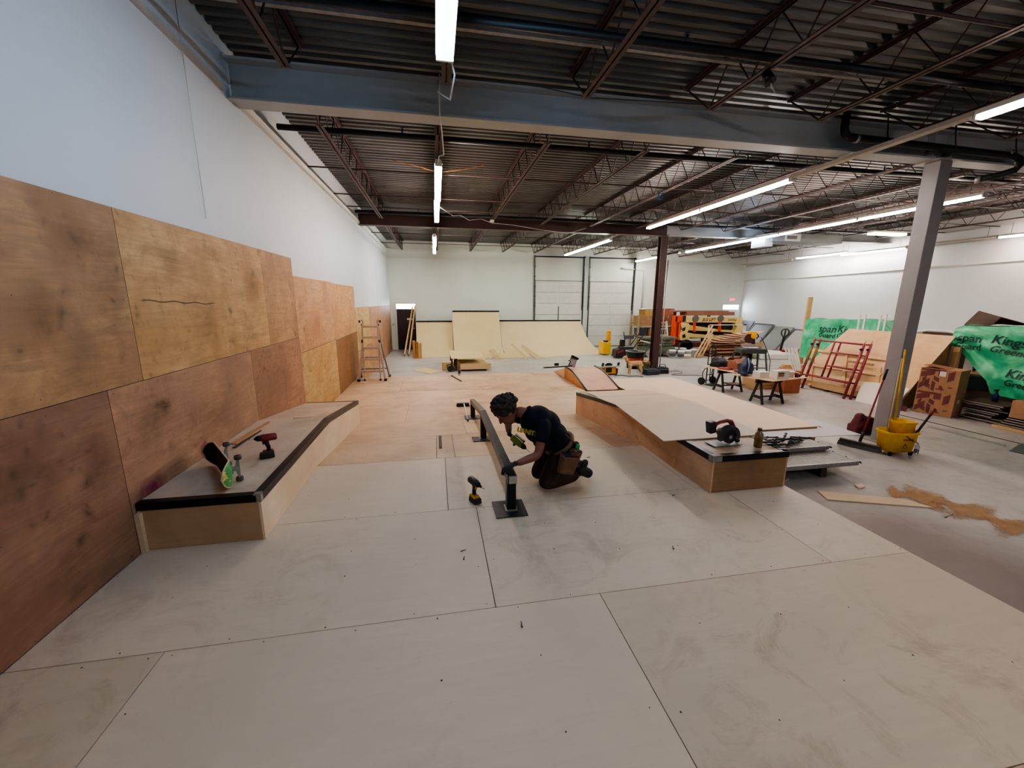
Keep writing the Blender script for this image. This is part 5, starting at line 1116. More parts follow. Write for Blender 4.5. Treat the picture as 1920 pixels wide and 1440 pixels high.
# ------------------------------------------------------------------ things standing round the far end of the deck
def bevelbox(t, name, x0, x1, y0, y1, z0, z1, mat, b=0.01): return MB().bx(x0, x1, y0, y1, z0, z1).build(name, mat, t, bevel=b)
t = thing('table_saw', 'yellow jobsite table saw on the concrete left of the dog', 'table saw', (5.72, 12.72, CZ), 0.1)
bevelbox(t, 'saw_body', -0.24, 0.2, -0.18, 0.2, 0.03, 0.27, M_yel2, 0.02); bevelbox(t, 'table_top', -0.40, 0.36, -0.22, 0.24, 0.27, 0.30, M_alu, 0.006)
MB().box((-0.08, -0.185, 0.17), (0.22, 0.02, 0.15)).build('front_opening', M_rub, t); MB().prism([(0.14*math.cos(a*PI/10), 0.30+0.09*math.sin(a*PI/10)) for a in range(11)], 'y', -0.04, 0.0).build('blade_cover', M_blk, t)
for x in (-0.27, 0.32): MB().box((x, -0.1, 0.34), (0.05, 0.07, 0.14), (0, 0.25, 0)).build('fence_clamp', M_blk, t)
MB().box((0.27, -0.05, 0.12), (0.06, 0.2, 0.18)).build('side_motor', M_red, t, bevel=0.015); MB().bx(-0.25, 0.25, -0.2, 0.2, 0.0, 0.03).build('stand_feet', M_blk, t)
cord('dark extension cord looping on the concrete below the table saw', [G(1152, 705)+Vector((0, 0, .012)), G(1165, 704)+Vector((0, 0, .012)), G(1178, 706)+Vector((0, 0, .012)), G(1195, 705.5)+Vector((0, 0, .012)), G(1206, 707)+Vector((0, 0, .012))], 0.014, M_cordb)
cord('thin dark cord curled on the concrete right of brown column', [G(x, y)+Vector((0, 0, .01)) for x, y in ((1250, 697), (1268, 696), (1280, 698), (1276, 701), (1262, 702), (1259, 703.5), (1275, 704), (1300, 704), (1318, 705))], 0.009, M_cordb)
t = thing('trash_bin', 'black and red round bin on the concrete behind the dog', 'bin', (7.22, 13.75, CZ))
MB().lathe([(0, 0), (0.27, 0.0), (0.31, 0.30)], n=24).build('lower_drum', M_rub, t); MB().lathe([(0.31, 0.30), (0.318, 0.36), (0.32, 0.40)], n=24).build('red_band', paint('bin red', '#b0402e', 0.5), t)
MB().lathe([(0.32, 0.40), (0.34, 0.60), (0.355, 0.61), (0.355, 0.63), (0.32, 0.63), (0.30, 0.35), (0, 0.34)], n=24).build('upper_drum', M_blk, t); MB().tube([(0.35*math.cos(a*PI/12), 0.35*math.sin(a*PI/12), 0.635) for a in range(24)], 0.012, 6, closed=True).build('rim', M_alud, t)
# snow blowers
t = thing('snow_blower', 'tall yellow snow blower by the white loading door', 'snow blower', (7.72, 17.4, CZ))
bevelbox(t, 'auger_housing', -0.28, 0.1, -0.2, 0.35, 0.05, 0.62, M_yel, 0.03); bevelbox(t, 'chute', -0.02, 0.16, 0.0, 0.2, 0.62, 1.12, paint('orange chute', '#d8972c', 0.4), 0.03); MB().bx(-0.22, -0.06, -0.205, 0.0, 0.62, 0.68).build('top_latch', M_blk, t)
t = thing('snow_blower', 'black and dark red snow blower with tall handle by the loading door', 'snow blower', (8.05, 16.4, CZ), -0.1)
m = MB(); m.prism([(-0.45, 0.05), (0.0, 0.0), (0.10, 0.30), (-0.1, 0.45), (-0.42, 0.36)], 'y', -0.28, 0.28); m.build('auger_housing', M_blk, t, bevel=0.02)
MB().box((-0.25, -0.285, 0.30), (0.3, 0.02, 0.10), (0, -0.35, 0)).build('red_side', M_red, t); bevelbox(t, 'engine', -0.2, 0.35, -0.22, 0.22, 0.25, 0.52, paint('engine black', '#232325', 0.4), 0.03)
for y in (-0.3, 0.3): MB().cyl((0.1, y-0.03, 0.12), (0.1, y+0.03, 0.12), 0.12, 0.12, 14).build('wheel', M_rub, t); MB().cyl((0.1, y-0.036, 0.12), (0.1, y+0.036, 0.12), 0.06, 0.06, 12).build('wheel_hub', M_white, t)
MB().tube([(0.3, -0.24, 0.4), (0.75, -0.26, 1.05), (0.75, 0.26, 1.05), (0.3, 0.24, 0.4)], 0.018, 8).build('handle', M_blk, t); bevelbox(t, 'chute', -0.18, 0.02, -0.1, 0.1, 0.45, 0.80, M_blk, 0.02)
MB().tube([(-0.05, -0.2, 0.8), (-0.12, -0.2, 1.15)], 0.03, 6).tube([(0.30, -0.2, 0.85), (0.42, -0.2, 1.15)], 0.03, 6).box((0.12, -0.18, 0.92), (0.42, 0.06, 0.16)).build('control_panel', paint('panel grey', '#4c4a4d', 0.5), t)
# scissor lift and shelf behind the brown column
t = thing('scissor_lift', 'green grey scissor lift with pale wheels behind the brown column', 'lift', (9.75, 16.7, CZ), 0.0)
GRN = paint('lift green', '#59604f', 0.5, 0.1, 0.2)
bevelbox(t, 'chassis', -0.75, 0.75, -0.35, 0.35, 0.14, 0.42, GRN, 0.02)
for i in range(3):
    z = 0.46+0.11*i; MB().bar((-0.75, -0.3, z), (0.7, -0.3, z+0.10), 0.05, 0.06).bar((-0.75, -0.25, z+0.10), (0.7, -0.25, z), 0.05, 0.06).bar((-0.75, 0.3, z), (0.7, 0.3, z+0.1), 0.05, 0.06).build('scissor_arm', GRN, t)
MB().bx(-0.8, 0.8, -0.38, 0.38, 0.80, 0.88).build('platform', GRN, t)
for x in (-0.5, 0.5):
    for y in (-0.36, 0.36): MB().cyl((x, y-0.06, 0.17), (x, y+0.06, 0.17), 0.17, 0.17, 16).build('wheel', paint('pale tyre', '#96948b', 0.7), t)
tag(MB().tube([(8.65, 16.1, 0.14), (9.2, 16.08, 0.0), (9.6, 16.06, -0.06)], 0.025, 6).tube([(9.1, 16.06, -0.38), (9.22, 16.06, 0.3)], 0.03, 6).build('plastic_pipe', M_white), 'white plastic pipe pieces standing against the scissor lift', 'pipe')
t = thing('storage_rack', 'pale wooden storage rack of cartons by the far wall', 'rack', (10.9, 19.6, CZ))
RK = paint('rack beige', '#a58f6b', 0.6)
for x in (-0.75, 1.6):
    for y in (-0.4, 0.4): MB().bx(x-0.04, x+0.04, y-0.04, y+0.04, 0, 1.75).build('upright', RK, t)
for z in (0.62, 1.18): MB().bx(-0.8, 1.65, -0.45, 0.45, z, z+0.05).build('shelf_board', RK, t)
RX, RY = 10.9, 19.6
def carton(lab, x0, x1, y0, y1, z0, z1, mat, tape=True, cat='carton', group=None, rz=0):
    c = ((x0+x1)/2, (y0+y1)/2, z0); w, d_, h = x1-x0, y1-y0, z1-z0
    t = thing('carton', lab, cat, c, rz, group)
    MB().box((0, 0, h/2), (w, d_, h)).build('carton_body', mat, t, bevel=0.006)
    if tape: MB().box((0, 0, h+0.001), (w*1.0, 0.05, 0.002)).box((0, -d_/2-0.001, h*0.85), (0.05, 0.002, h*0.3)).build('tape', paint('packing tape', '#b39a78', 0.3), t)
    return t
carton('wide brown carton on the upper rack shelf', RX-0.70, RX+0.28, RY-0.34, RY+0.3, CZ+1.232, CZ+1.70, M_card)
carton('red brown carton on the upper rack shelf, right end', RX+0.35, RX+1.5, RY-0.34, RY+0.3, CZ+1.232, CZ+1.72, M_card2)
carton('brown carton on the middle rack shelf', RX-0.1, RX+0.55, RY-0.42, RY+0.2, CZ+0.672, CZ+1.08, M_card)
t = thing('dark_tote', 'blue grey tote on the middle rack shelf', 'tote', (RX-0.43, RY-0.06, CZ+0.672)); MB().box((0, 0, 0.2), (0.42, 0.5, 0.38), taper=(1.1, 1.1)).build('tote_body', paint('slate plastic', '#464a58', 0.5), t)
carton('orange brown carton on the middle rack shelf, right end', RX+0.62, RX+1.5, RY-0.34, RY+0.2, CZ+0.672, CZ+1.1, M_card2)
carton('long reddish carton standing below the rack shelves', RX-0.70, RX+1.0, RY-0.85, RY-0.47, CZ+0.30, CZ+0.66, paint('pink brown carton', '#a56a54', 0.7))
tag(MB().bx(RX-0.7, RX+1.0, RY-0.84, RY-0.48, CZ, CZ+0.298).build('pallet_block', M_dark), 'dark pallet under the long reddish carton', 'pallet')
carton('tan carton on top of the rack', RX-0.4, RX+0.3, RY-0.35, RY+0.3, CZ+1.703, CZ+2.02, paint('tan carton', '#b08a4e', 0.7))
t = thing('brick_pack', 'red slatted package on top of the rack behind brown column', 'package', (RX+0.85, RY, CZ+1.723)); 
for i in range(4): MB().box((0, 0, 0.05+0.085*i), (0.9, 0.5, 0.075)).build('slat_bundle', paint('red slats', '#a2553c', 0.7), t)
tag(MB().box((RX-0.1, RY, CZ+2.06), (1.0, 0.5, 0.03), (0, -0.05, 0.1)).build('white_board', M_white), 'white board lying over the tan carton on rack top', 'board')
# step ladder beside the column
t = thing('step_ladder', 'white step ladder standing right of the brown column', 'ladder', (10.60, 17.75, CZ), -0.1)
for s in (-1, 1): MB().bar((s*0.32, -0.25, 0.0), (s*0.2, 0, 1.55), 0.05, 0.07, (0, 1, 0)).build('rail', M_white, t); MB().bar((s*0.34, 0.4, 0.0), (s*0.2, 0.03, 1.5), 0.04, 0.05, (0, 1, 0)).build('rear_rail', M_white, t)
for i in range(5): z = 0.28+0.29*i; MB().box((0, -0.25+0.16*z, z), (0.62-0.15*z, 0.08, 0.03)).build('tread', M_white, t)
MB().box((0, 0.0, 1.56), (0.44, 0.16, 0.04)).build('top_cap', M_red, t)

# boom lift
ORG = paint('lift orange', '#d6451c', 0.45); CRM = paint('lift cream yellow', '#cdb26a', 0.5, 0, 0.06)
t = thing('boom_lift', 'cream and orange boom lift folded behind the lumber pile', 'boom lift', (0, 0, 0))
Yb = 17.5
m = MB(); m.prism([(11.5, 0.83), (14.6, 0.80), (14.66, 0.86), (14.6, 1.06), (11.5, 1.10)], 'y', Yb-0.12, Yb+0.12); up = m.build('upper_boom', CRM, t, bevel=0.01)
for nm, pl, ya, yb in (('middle_arm', [(11.7, .75), (12.1, .66), (13.6, .46), (14.5, .42), (14.5, .30), (13.6, .36), (12.1, .43), (11.7, .46)], -.10, .0), ('lower_arm', [(11.7, .36), (12.2, .27), (13.5, .18), (14.5, .10), (14.5, -.02), (13.5, .05), (12.2, .09), (11.7, .12)], -.08, .02),
    ('front_knuckle', [(11.32, .80), (11.75, .80), (11.85, .55), (11.72, .35), (11.9, .15), (11.8, 0), (11.4, -.02), (11.3, .2), (11.42, .5)], -.13, .1), ('rear_knuckle', [(14.2, .81), (14.62, .85), (14.68, .5), (14.6, .2), (14.65, -.1), (14.4, -.13), (14.33, .15), (14.22, .4), (14.36, .6)], -.13, .1)):
    MB().prism(pl, 'y', Yb+ya, Yb+yb).build(nm, CRM, t, bevel=0.01)
for pl in ([(11.42, .55), (11.62, .62), (11.58, .45), (11.45, .4)], [(11.45, .22), (11.6, .3), (11.66, .12), (11.5, .08)]): MB().prism(pl, 'y', Yb-0.135, Yb-0.12).build('dark_cutout', M_rub, t)
for x in (12.08, 13.42): MB().cyl((x, Yb-0.16, 1.0), (x, Yb-0.12, 1.0), 0.16, 0.16, 20).build('pivot_disc', paint('pivot grey', '#57534e', 0.6), t)
for x in (12.02, 13.36): MB().bar((x, Yb-0.15, 0.84), (x+0.05, Yb-0.15, 0.38), 0.16, 0.05).build('orange_link', ORG, t)
for x0, x1, z0, z1 in ((11.05, 11.40, 0.85, 1.15), (11.0, 11.12, -0.2, 1.10), (11.25, 11.33, 0.0, 0.9)): MB().bx(x0, x1, Yb-0.14, Yb+0.1, z0, z1).build('orange_frame', ORG, t)
MB().bx(11.42, 11.58, Yb-0.13, Yb+0.1, 0.86, 1.14).build('dark_bracket', M_blk, t)
MB().bx(11.9, 14.3, Yb+0.08, Yb+0.3, 0.05, 0.80).build('dark_backing', M_rub, t); MB().bx(12.9, 13.1, Yb+0.0, Yb+0.07, 0.55, 0.75).build('red_valve', M_red, t); MB().bx(12.6, 13.25, Yb-.06, Yb+.05, -0.12, 0.06).build('dark_cover', M_blk, t); MB().bx(11.3, 14.5, Yb-0.2, Yb+0.7, -0.35, -0.14).build('chassis', paint('chassis dark red', '#55251f', 0.6), t)  # black box added behind the arms to darken the gaps between them
for x in (11.7, 14.1):
    for y in (Yb-0.1, Yb+0.75): MB().cyl((x, y-0.1, CZ+0.33), (x, y+0.1, CZ+0.33), 0.33, 0.33, 20).build('wheel', M_rub, t)
text('JLG LIFT', 0.19, M_ink, basis((12.80, Yb-0.123, 0.945), (1, 0, 0.0), (0, 0, 1)), up, shear=0.3, bold=0.006)
text('X600AJ', 0.15, paint('dark grey print', '#3b3a35', 0.6), basis((14.05, Yb-0.123, 0.93), (1, 0, 0.0), (0, 0, 1)), up, shear=0.2, bold=0.002)
for x, z in ((11.72, 0.66), (11.5, 0.12), (11.62, 0.4), (14.45, 0.62), (14.52, 0.45), (14.5, -0.04)): MB().cyl((x, Yb-0.115, z), (x, Yb-0.08, z), 0.035, 0.035, 10).build('pin', M_rub, t)
tag(MB().bx(11.9, 14.5, Yb+0.3, Yb+0.9, 1.13, 1.30).bx(11.0, 14.2, Yb+0.35, Yb+0.85, 1.30, 1.36).build('timber_bundle', ply('brown timber', '#8a5f4b', 'x', 0.8, 0.2)), 'long brown timber bundle lying above the boom lift', 'timber')
tag(MB().bx(13.5, 13.62, 18.4, 18.5, CZ, 1.135).bx(11.6, 11.72, 18.4, 18.5, CZ, 1.29).build('timber_trestle', M_dark), 'dark posts holding up the long brown timber bundle', 'post')

# buckets
def bucket(lab, px, py, z=CZ, s=1.0, band=True):
    t = thing('paint_bucket', lab, 'bucket', G(px, py, z), 0.3, 'white plastic buckets')
    MB().lathe([(0, 0), (0.13*s, 0), (0.145*s, 0.30*s), (0.155*s, 0.30*s), (0.155*s, 0.33*s), (0.15*s, 0.36*s), (0, 0.365*s)], n=18).build('bucket_body', M_white, t)
    if band: MB().lathe([(0.134*s, 0.08*s), (0.1425*s, 0.22*s)], n=18).build('bucket_label', paint('bucket print', '#4d5560', 0.6), t)
    MB().tube([(0.15*s*math.cos(a*PI/8), 0.15*s*math.sin(a*PI/8)-0.02, 0.28*s-0.06*math.sin(a*PI/8)) for a in range(9)], 0.006, 5).build('bail', M_alud, t)
    return t
bucket('white bucket at the left end of the front bucket row', 1260, 671); bucket('white bucket second from left in the front bucket row', 1276, 672); bucket('white bucket third from left in the front bucket row', 1288, 671.5); bucket('white bucket at the right end of the front bucket row', 1300, 669.5, band=False)
bucket('white bucket in the back row behind the leftmost bucket', 1264, 666); bucket('white bucket in the back row behind the second bucket', 1279, 667)
bucket('white bucket stacked on top of the leftmost bucket', 1260.5, 671, CZ+0.369, 0.8); bucket('white bucket stacked on top of the second bucket', 1276.5, 672, CZ+0.369, 0.75)
scrap('folded beige cloth on top of the third bucket', [G(1282, 671.5, CZ+.37), G(1295, 671.5, CZ+.37), G(1295, 668, CZ+.37), G(1283, 668, CZ+.37)], CZ+0.369, 0.09, paint('beige cloth', '#c9b39c', 0.8), 'rag', 'cloth')

# lumber pile, each layer a board
r = seeded(21); cols = ['#c98f6a', '#b77a58', '#8d5d45', '#6d4a3a', '#d1a482', '#7f6048', '#a87654']
for i in range(13):
    z = CZ+0.001+0.049*i; x0 = 12.1+r.uniform(-.25, .3); x1 = 14.2+r.uniform(-.5, .4); y0 = 16.0+r.uniform(-.1, .15); y1 = y0+r.uniform(.5, .75); e = r.uniform(-.15, .15)
    o = loose_sheet('plywood_offcut', 'rough plywood offcut in the waste stack before the boom lift', [(x0, y0, z), (x1, y0+e*0.3, z), (x1+e, y1, z), (x0+e, y1, z)], 0.024 if i % 2 else 0.036, ply('waste ply %d' % (i % 7), cols[i % 7], 'x', 0.75, 0.3), 'offcut', 'waste plywood stack')
r = seeded(4)
for i in range(7):
    z0 = CZ+0.66; x = 12.15+0.27*i; a = r.uniform(-.55, .55)
    loose_sheet('plywood_offcut', ['broad pinkish offcut tipped over the top of waste stack', 'pale offcut jutting from the top left of waste stack', 'long pale offcut across the top of waste stack', 'pointed offcut at the top right of waste stack', 'short offcut wedged at top of waste stack', 'wide offcut sliding off the front of waste stack', 'narrow offcut at the right of the waste stack'][i],
        [(x, 15.95+.05*i, z0+0.06*i), (x+0.95, 15.9+.05*i+a*.3, z0+0.06*i-0.04), (x+0.9+a, 16.5, z0+0.06+0.06*i), (x+a*.5, 16.55, z0+0.07+0.06*i)], 0.012, ply('waste top %d' % (i % 3), ['#d6a98c', '#c99574', '#dcb698'][i % 3], 'x', 0.85, 0.15), 'offcut', None)
for i, (xa, xb, h) in enumerate(((11.05, 11.98, 1.34), (11.28, 12.12, 1.15), (11.55, 12.16, 0.90), (12.02, 12.06, 0.98))):
    a = Vector((xa, 15.72+0.09*i, CZ+0.05)); b = Vector((xb, 15.95+.09*i, CZ+h+0.1))
    tag(MB().bar(a, b, 0.04, 0.065, (0, 1, 0)).build('lumber_stud', M_pine), 'pine stud leaning by the buckets, ' + ['leftmost and longest', 'second from left', 'third from left', 'upright one at the right'][i], 'stud')
# white panel frame standing by the pile and white sheets beside it
t = thing('loose_window', 'pale window frame leaning before the boom lift above the waste stack', 'window frame', (12.35, 16.75, 0.42))
MB().bx(0, 2.0, -0.02, 0.02, 0.30, 0.34).bx(0, 0.05, -0.02, 0.02, -0.25, 0.34).bx(1.8, 1.98, -0.02, 0.02, -0.28, 0.34).build('frame_bars', paint('frame white', '#bfc0ba', 0.5), t)
t['kind'] = 'thing'
tag(MB().box((14.35, 15.4, CZ+0.24), (1.7, 0.9, 0.02), (0.15, 0.05, -0.2)).box((14.6, 15.2, CZ+0.12), (1.6, 0.8, 0.2), (0, 0, -0.15)).build('white_panel_stack', M_white), 'stack of white panels on concrete right of waste stack', 'panels')
tag(MB().box((14.98, 16.95, CZ+0.45), (0.75, 0.5, 0.22), (0, 0.05, -0.2)).box((14.98, 16.95, CZ+0.17), (0.7, 0.4, 0.34)).build('tan_bundle', paint('tan bundle', '#b89a66', 0.8)), 'tan wrapped bundle behind the white panels', 'bundle')

# grey panels leaning against the right wall
def lean_panel(lab, px0, px1, ybot, ytop, yw, mat, frame_m=None):
    t = thing('grey_panel', lab, 'panel', (0, 0, 0), 0, 'panels leaning on the far right wall')
    a, b = at(px0, ybot, 'z', CZ+0.005), at(px1, ybot, 'z', CZ+0.005)
    b.y = min(b.y, a.y); 
    return t
for i, (y0, y1, xb, h, c, fr, lab) in enumerate(((19.6, 20.6, 16.55, 1.55, '#5d5e62', False, 'dark grey panel leaning in the far corner'), (18.2, 19.5, 16.25, 1.62, '#7c7d7f', True, 'grey framed panel leaning on the right wall, left of the saw'), (17.0, 18.1, 16.2, 1.60, '#878785', False, 'plain light grey panel leaning behind the yellow saw'), (15.7, 16.9, 16.15, 1.58, '#a3a2a0', True, 'light grey framed panel leaning behind the pallet jack handle'), (15.0, 15.6, 16.3, 1.5, '#c3c2c0', False, 'narrow white panel leaning on the right wall by pallet jack'))):
    t = thing('leaning_sheet', lab, 'panel', (xb, y0, CZ), 0, 'panels leaning on the right wall'); top = 17.25-xb
    ang = math.asin(top/h); q = MB()
    M_ = Matrix.Rotation(ang, 4, 'Y')
    q.add([M_ @ Vector(p) for p in ((-.02, 0, .03), (.02, 0, .03), (.02, y1-y0, .03), (-.02, y1-y0, .03), (-.02, 0, h), (.02, 0, h), (.02, y1-y0, h), (-.02, y1-y0, h))], [(0, 3, 2, 1), (4, 5, 6, 7), (0, 1, 5, 4), (1, 2, 6, 5), (2, 3, 7, 6), (3, 0, 4, 7)])
    q.build('panel_sheet', paint('panel %s' % c, c, 0.5, 0.1, 0.05), t)
    if fr:
        q = MB()
        for a, b in (((-.03, .03, .1), (-.03, .03, h-.03)), ((-.03, y1-y0-.03, .1), (-.03, y1-y0-.03, h-.03)), ((-.03, .03, h-.03), (-.03, y1-y0-.03, h-.03))): q.bar(M_ @ Vector(a), M_ @ Vector(b), 0.05, 0.03)
        q.build('panel_edge', paint('edge dark', '#55565a', 0.5), t)

# chop saw on its stand
t = thing('saw_stand', 'dark metal folding stand carrying the yellow chop saw', 'stand', (10.75, 12.2, CZ), -0.25)
DG = paint('stand grey', '#3f4544', 0.5, 0.2)
bevelbox(t, 'stand_top', -0.45, 0.4, -0.28, 0.28, 0.70, 0.86, DG, 0.01)
for x in (-0.42, 0.37):
    for y in (-0.25, 0.25): MB().bar((x*1.25, y*1.3, 0), (x, y, 0.72), 0.05, 0.05).build('leg', DG, t)
MB().bar((-0.5, -0.3, 0.22), (0.44, -0.3, 0.22), 0.04, 0.03).bar((-0.5, 0.3, 0.22), (0.44, 0.3, 0.22), 0.04, 0.03).build('brace', DG, t); MB().cyl((0, 0, 0.2), (0, 0, 0.7), 0.06, 0.06, 10).build('motor_hang', M_rub, t)
t = thing('chop_saw', 'yellow and maroon chop saw on the dark metal stand', 'chop saw', (10.72, 12.2, CZ+0.862), -0.25)
MB().lathe([(0, 0), (0.24, 0), (0.24, 0.05), (0, 0.06)], n=20).build('turntable', M_alu, t); MB().box((0, 0.05, 0.10), (0.6, 0.05, 0.09)).build('fence', M_alu, t)
MB().prism([(0.10, 0.05), (0.2, 0.06), (0.15, 0.42), (0.04, 0.42)], 'y', 0.10, 0.18).build('arm', M_steel2, t); MB().cyl((-0.06, 0.0, 0.34), (-0.06, 0.06, 0.34), 0.17, 0.17, 24).build('blade_guard', paint('guard maroon', '#4a2524', 0.5), t)
MB().cyl((0.05, -0.04, 0.42), (0.05, 0.22, 0.42), 0.09, 0.09, 16).box((0.03, 0.05, 0.53), (0.28, 0.12, 0.08)).build('motor', M_yel, t, bevel=0.01); MB().tube([(0.16, 0.02, 0.52), (0.22, 0.0, 0.42), (0.16, -0.0, 0.34)], 0.025, 8).build('handle', M_blk, t)
cord('black power cord hanging from the yellow chop saw', [(11.00, 12.12, 0.62), (11.10, 12.08, 0.45), (11.25, 12.0, 0.1), (11.35, 11.95, -0.2), (11.32, 11.9, -0.62)], 0.012, M_blk)
t = thing('pallet_jack', 'black pallet jack handle standing before the light grey panels', 'pallet jack', (15.75, 16.1, CZ), -0.2)
MB().bar((0, 0, 0.15), (0.02, -0.1, 0.82), 0.08, 0.06).build('shaft', M_blk, t); MB().tube([(0.02, -0.1, 0.80), (-0.14, -0.13, 1.0), (-0.15, -0.14, 1.13), (-0.06, -0.15, 1.22), (0.10, -0.15, 1.22), (0.19, -0.14, 1.13), (0.18, -0.13, 1.0)], 0.03, 8, closed=True).build('loop_grip', M_blk, t); MB().bar((0.02, -.12, .8), (0.02, -.14, 1.2), 0.05, 0.03).build('lever', M_blk, t)
MB().bx(-0.27, 0.27, -0.1, 0.15, 0.03, 0.25).bx(-0.27, -0.1, 0.15, 0.4, 0.06, 0.12).bx(0.1, 0.27, 0.15, 0.4, 0.06, 0.12).build('forks', M_red, t); MB().cyl((-0.1, 0, 0.08), (0.1, 0, 0.08), 0.08, 0.08, 12).build('wheel', M_rub, t)

# hand truck
t = thing('hand_truck', 'black steel hand truck standing behind the left sawhorse', 'hand truck', (8.05, 10.62, CZ), 0.25)
for s in (-1, 1): MB().tube([(s*0.14, 0, 0.04), (s*0.14, 0, 1.0), (s*0.12, 0, 1.12), (s*0.06, 0, 1.19), (0, 0, 1.21)], 0.016, 8).build('upright', M_blk, t); MB().cyl((s*0.21, 0.08, 0.11), (s*0.27, 0.08, 0.11), 0.11, 0.11, 18).build('wheel', M_rub, t); MB().tube([(s*0.20, 0.06, 0.05), (s*0.20, 0.10, 0.35), (s*0.18, 0.05, 0.48), (s*0.14, 0, 0.5)], 0.013, 6).build('wheel_guard', M_blk, t)
MB().cyl((-0.21, 0.08, 0.11), (0.21, 0.08, 0.11), 0.012, 0.012, 8).build('axle', M_blk, t); MB().tube([(0, 0, 0.1), (0, 0, 1.2)], 0.012, 6).build('centre_bar', M_blk, t)
for z in (0.3, 0.62, 0.95): MB().bar((-0.14, 0, z), (0.14, 0, z), 0.025, 0.02).build('cross_bar', M_blk, t)
MB().bx(-0.2, 0.2, -0.24, 0.0, 0.01, 0.025).build('toe_plate', M_blk, t)
# sawhorses
def sawhorse(lab, loc, rz, shelf=False):
    t = thing('sawhorse', lab, 'sawhorse', loc, rz, 'black sawhorses'); H_ = 0.60
    MB().bx(-0.36, 0.36, -0.03, 0.03, H_-0.09, H_).build('top_beam', M_blk, t)
    for x in (-0.27, 0.27):
        for s in (-1, 1): MB().bar((x*1.08, s*0.20, 0), (x*0.95, s*0.02, H_-0.02), 0.055, 0.03, (1, 0, 0)).build('leg', M_blk, t)
    for x in (-0.28, 0.28): MB().bar((x, -0.155, 0.16), (x, 0.155, 0.16), 0.03, 0.07).build('end_brace', M_blk, t)
    MB().bar((-0.28, 0, 0.16), (0.28, 0, 0.16), 0.05, 0.03).build('middle_brace', M_blk, t)
    if shelf: MB().bx(-0.05, 0.40, -0.17, 0.19, 0.19, 0.205).build('shelf_board', ply('shelf ply', '#8a705a', 'x'), t)
    return t
sawhorse('black sawhorse under the left bench board, with a low shelf', (7.98, 9.73, CZ), 0.0, True); sawhorse('black sawhorse under the right bench board', (8.02, 8.40, CZ), 0.0)
TOPZ = CZ+0.602
BP = ply('bench board', '#d9bd9c', 'x', 0.92, 0.1)
loose_sheet('bench_board', 'pale bench board on the left sawhorse, crowded with bags', [(7.55, 10.42, TOPZ), (7.74, 9.10, TOPZ), (8.42, 9.16, TOPZ), (8.20, 10.48, TOPZ)], 0.018, BP, 'board')
loose_sheet('bench_board', 'pale bench board on the right sawhorse, holding white cartons', [(7.45, 9.02, TOPZ), (7.80, 8.05, TOPZ), (9.05, 8.32, TOPZ), (8.90, 8.95, TOPZ)], 0.018, BP, 'board')
BZ = TOPZ+0.0195
mm = MB(); mm.ell((0, 0, 0.12), (0.27, 0.20, 0.12), n=16, m=10); mm.ell((-0.1, 0.05, 0.18), (0.13, 0.12, 0.09)); mm.ell((0.12, 0, 0.17), (0.12, 0.12, 0.08)); mm.box((0, 0, 0.04), (0.44, 0.3, 0.08))
tt = thing('tool_bag', 'black soft tool bag on the left bench board', 'bag', (7.98, 10.18, BZ), 0.3); fuse([mbm(mm)], 'bag_body', paint('black nylon', '#18191d', 0.7, 0, 0.3), 0.018, 3, tt); MB().tube([(-.15, 0, .2), (-.1, 0, .3), (.1, 0, .3), (.15, 0, .2)], 0.012, 6).build('bag_handle', M_blk, tt)
c = carton('open brown carton on the left bench board', 7.98, 8.36, 9.45, 9.85, BZ, BZ+0.24, M_card2, False)
MB().box((-0.1, -0.2, 0.26), (0.38, 0.18, 0.006), (0.7, 0, 0)).build('carton_flap', M_card2, c); MB().box((0.0, 0.2, 0.27), (0.38, 0.16, 0.006), (-0.6, 0, 0)).build('carton_flap', M_card2, c)
t = thing('tool_case', 'dark red flat case on the left bench board edge', 'case', (7.95, 9.27, BZ), 0.2); MB().box((0, 0, 0.035), (0.34, 0.2, 0.06), taper=(.9, .9)).build('case_body', paint('maroon case', '#57211e', 0.5), t, bevel=0.015)
tag(MB().box((7.82, 9.72, BZ+0.02), (0.22, 0.3, 0.035), (0, 0, .3)).build('red_cloth', paint('red cloth', '#8d3a38', 0.8)), 'crumpled red cloth on the left bench board', 'cloth')
mm = MB(); jr = seeded(12); ap = Vector((0.05, 0.05, 0.43))
for k in range(15):
    an = k*2*PI/15+jr.uniform(-.15, .15); f = Vector((math.cos(an)*jr.uniform(.13, .25), math.sin(an)*jr.uniform(.10, .20), jr.uniform(0.03, 0.06))); md = ap.lerp(f, .5)+Vector((math.cos(an)*.04, math.sin(an)*.04, jr.uniform(-.02, .05)))
    mm.tube([ap, md, f], [0.035, jr.uniform(.045, .07), jr.uniform(.03, .05)], 8)
mm.ell((0.02, 0, 0.16), (0.14, 0.12, 0.16)); mm.ell((-0.17, -0.08, 0.06), (0.10, 0.10, 0.06))
tt = thing('blue_jacket', 'dark blue jacket heaped on the left end of right bench board', 'jacket', (7.70, 8.82, BZ+0.004), 0.2); tt2 = fuse([mbm(mm)], 'jacket_cloth', paint('navy nylon', '#141f40', 0.5, 0, 0.4, 7), 0.014, 1, tt); tt2.scale = (0.9, 0.9, 1)
MB().tube([(-0.14, -0.16, 0.12), (-.06, -.12, .28), (0.02, 0.0, .43)], 0.010, 6).build('light_piping', paint('pale blue', '#7d93c4', 0.5), tt)
carton('low white carton on the right bench board, left end', 7.74, 8.02, 8.40, 8.64, BZ, BZ+0.15, M_cardw, False)
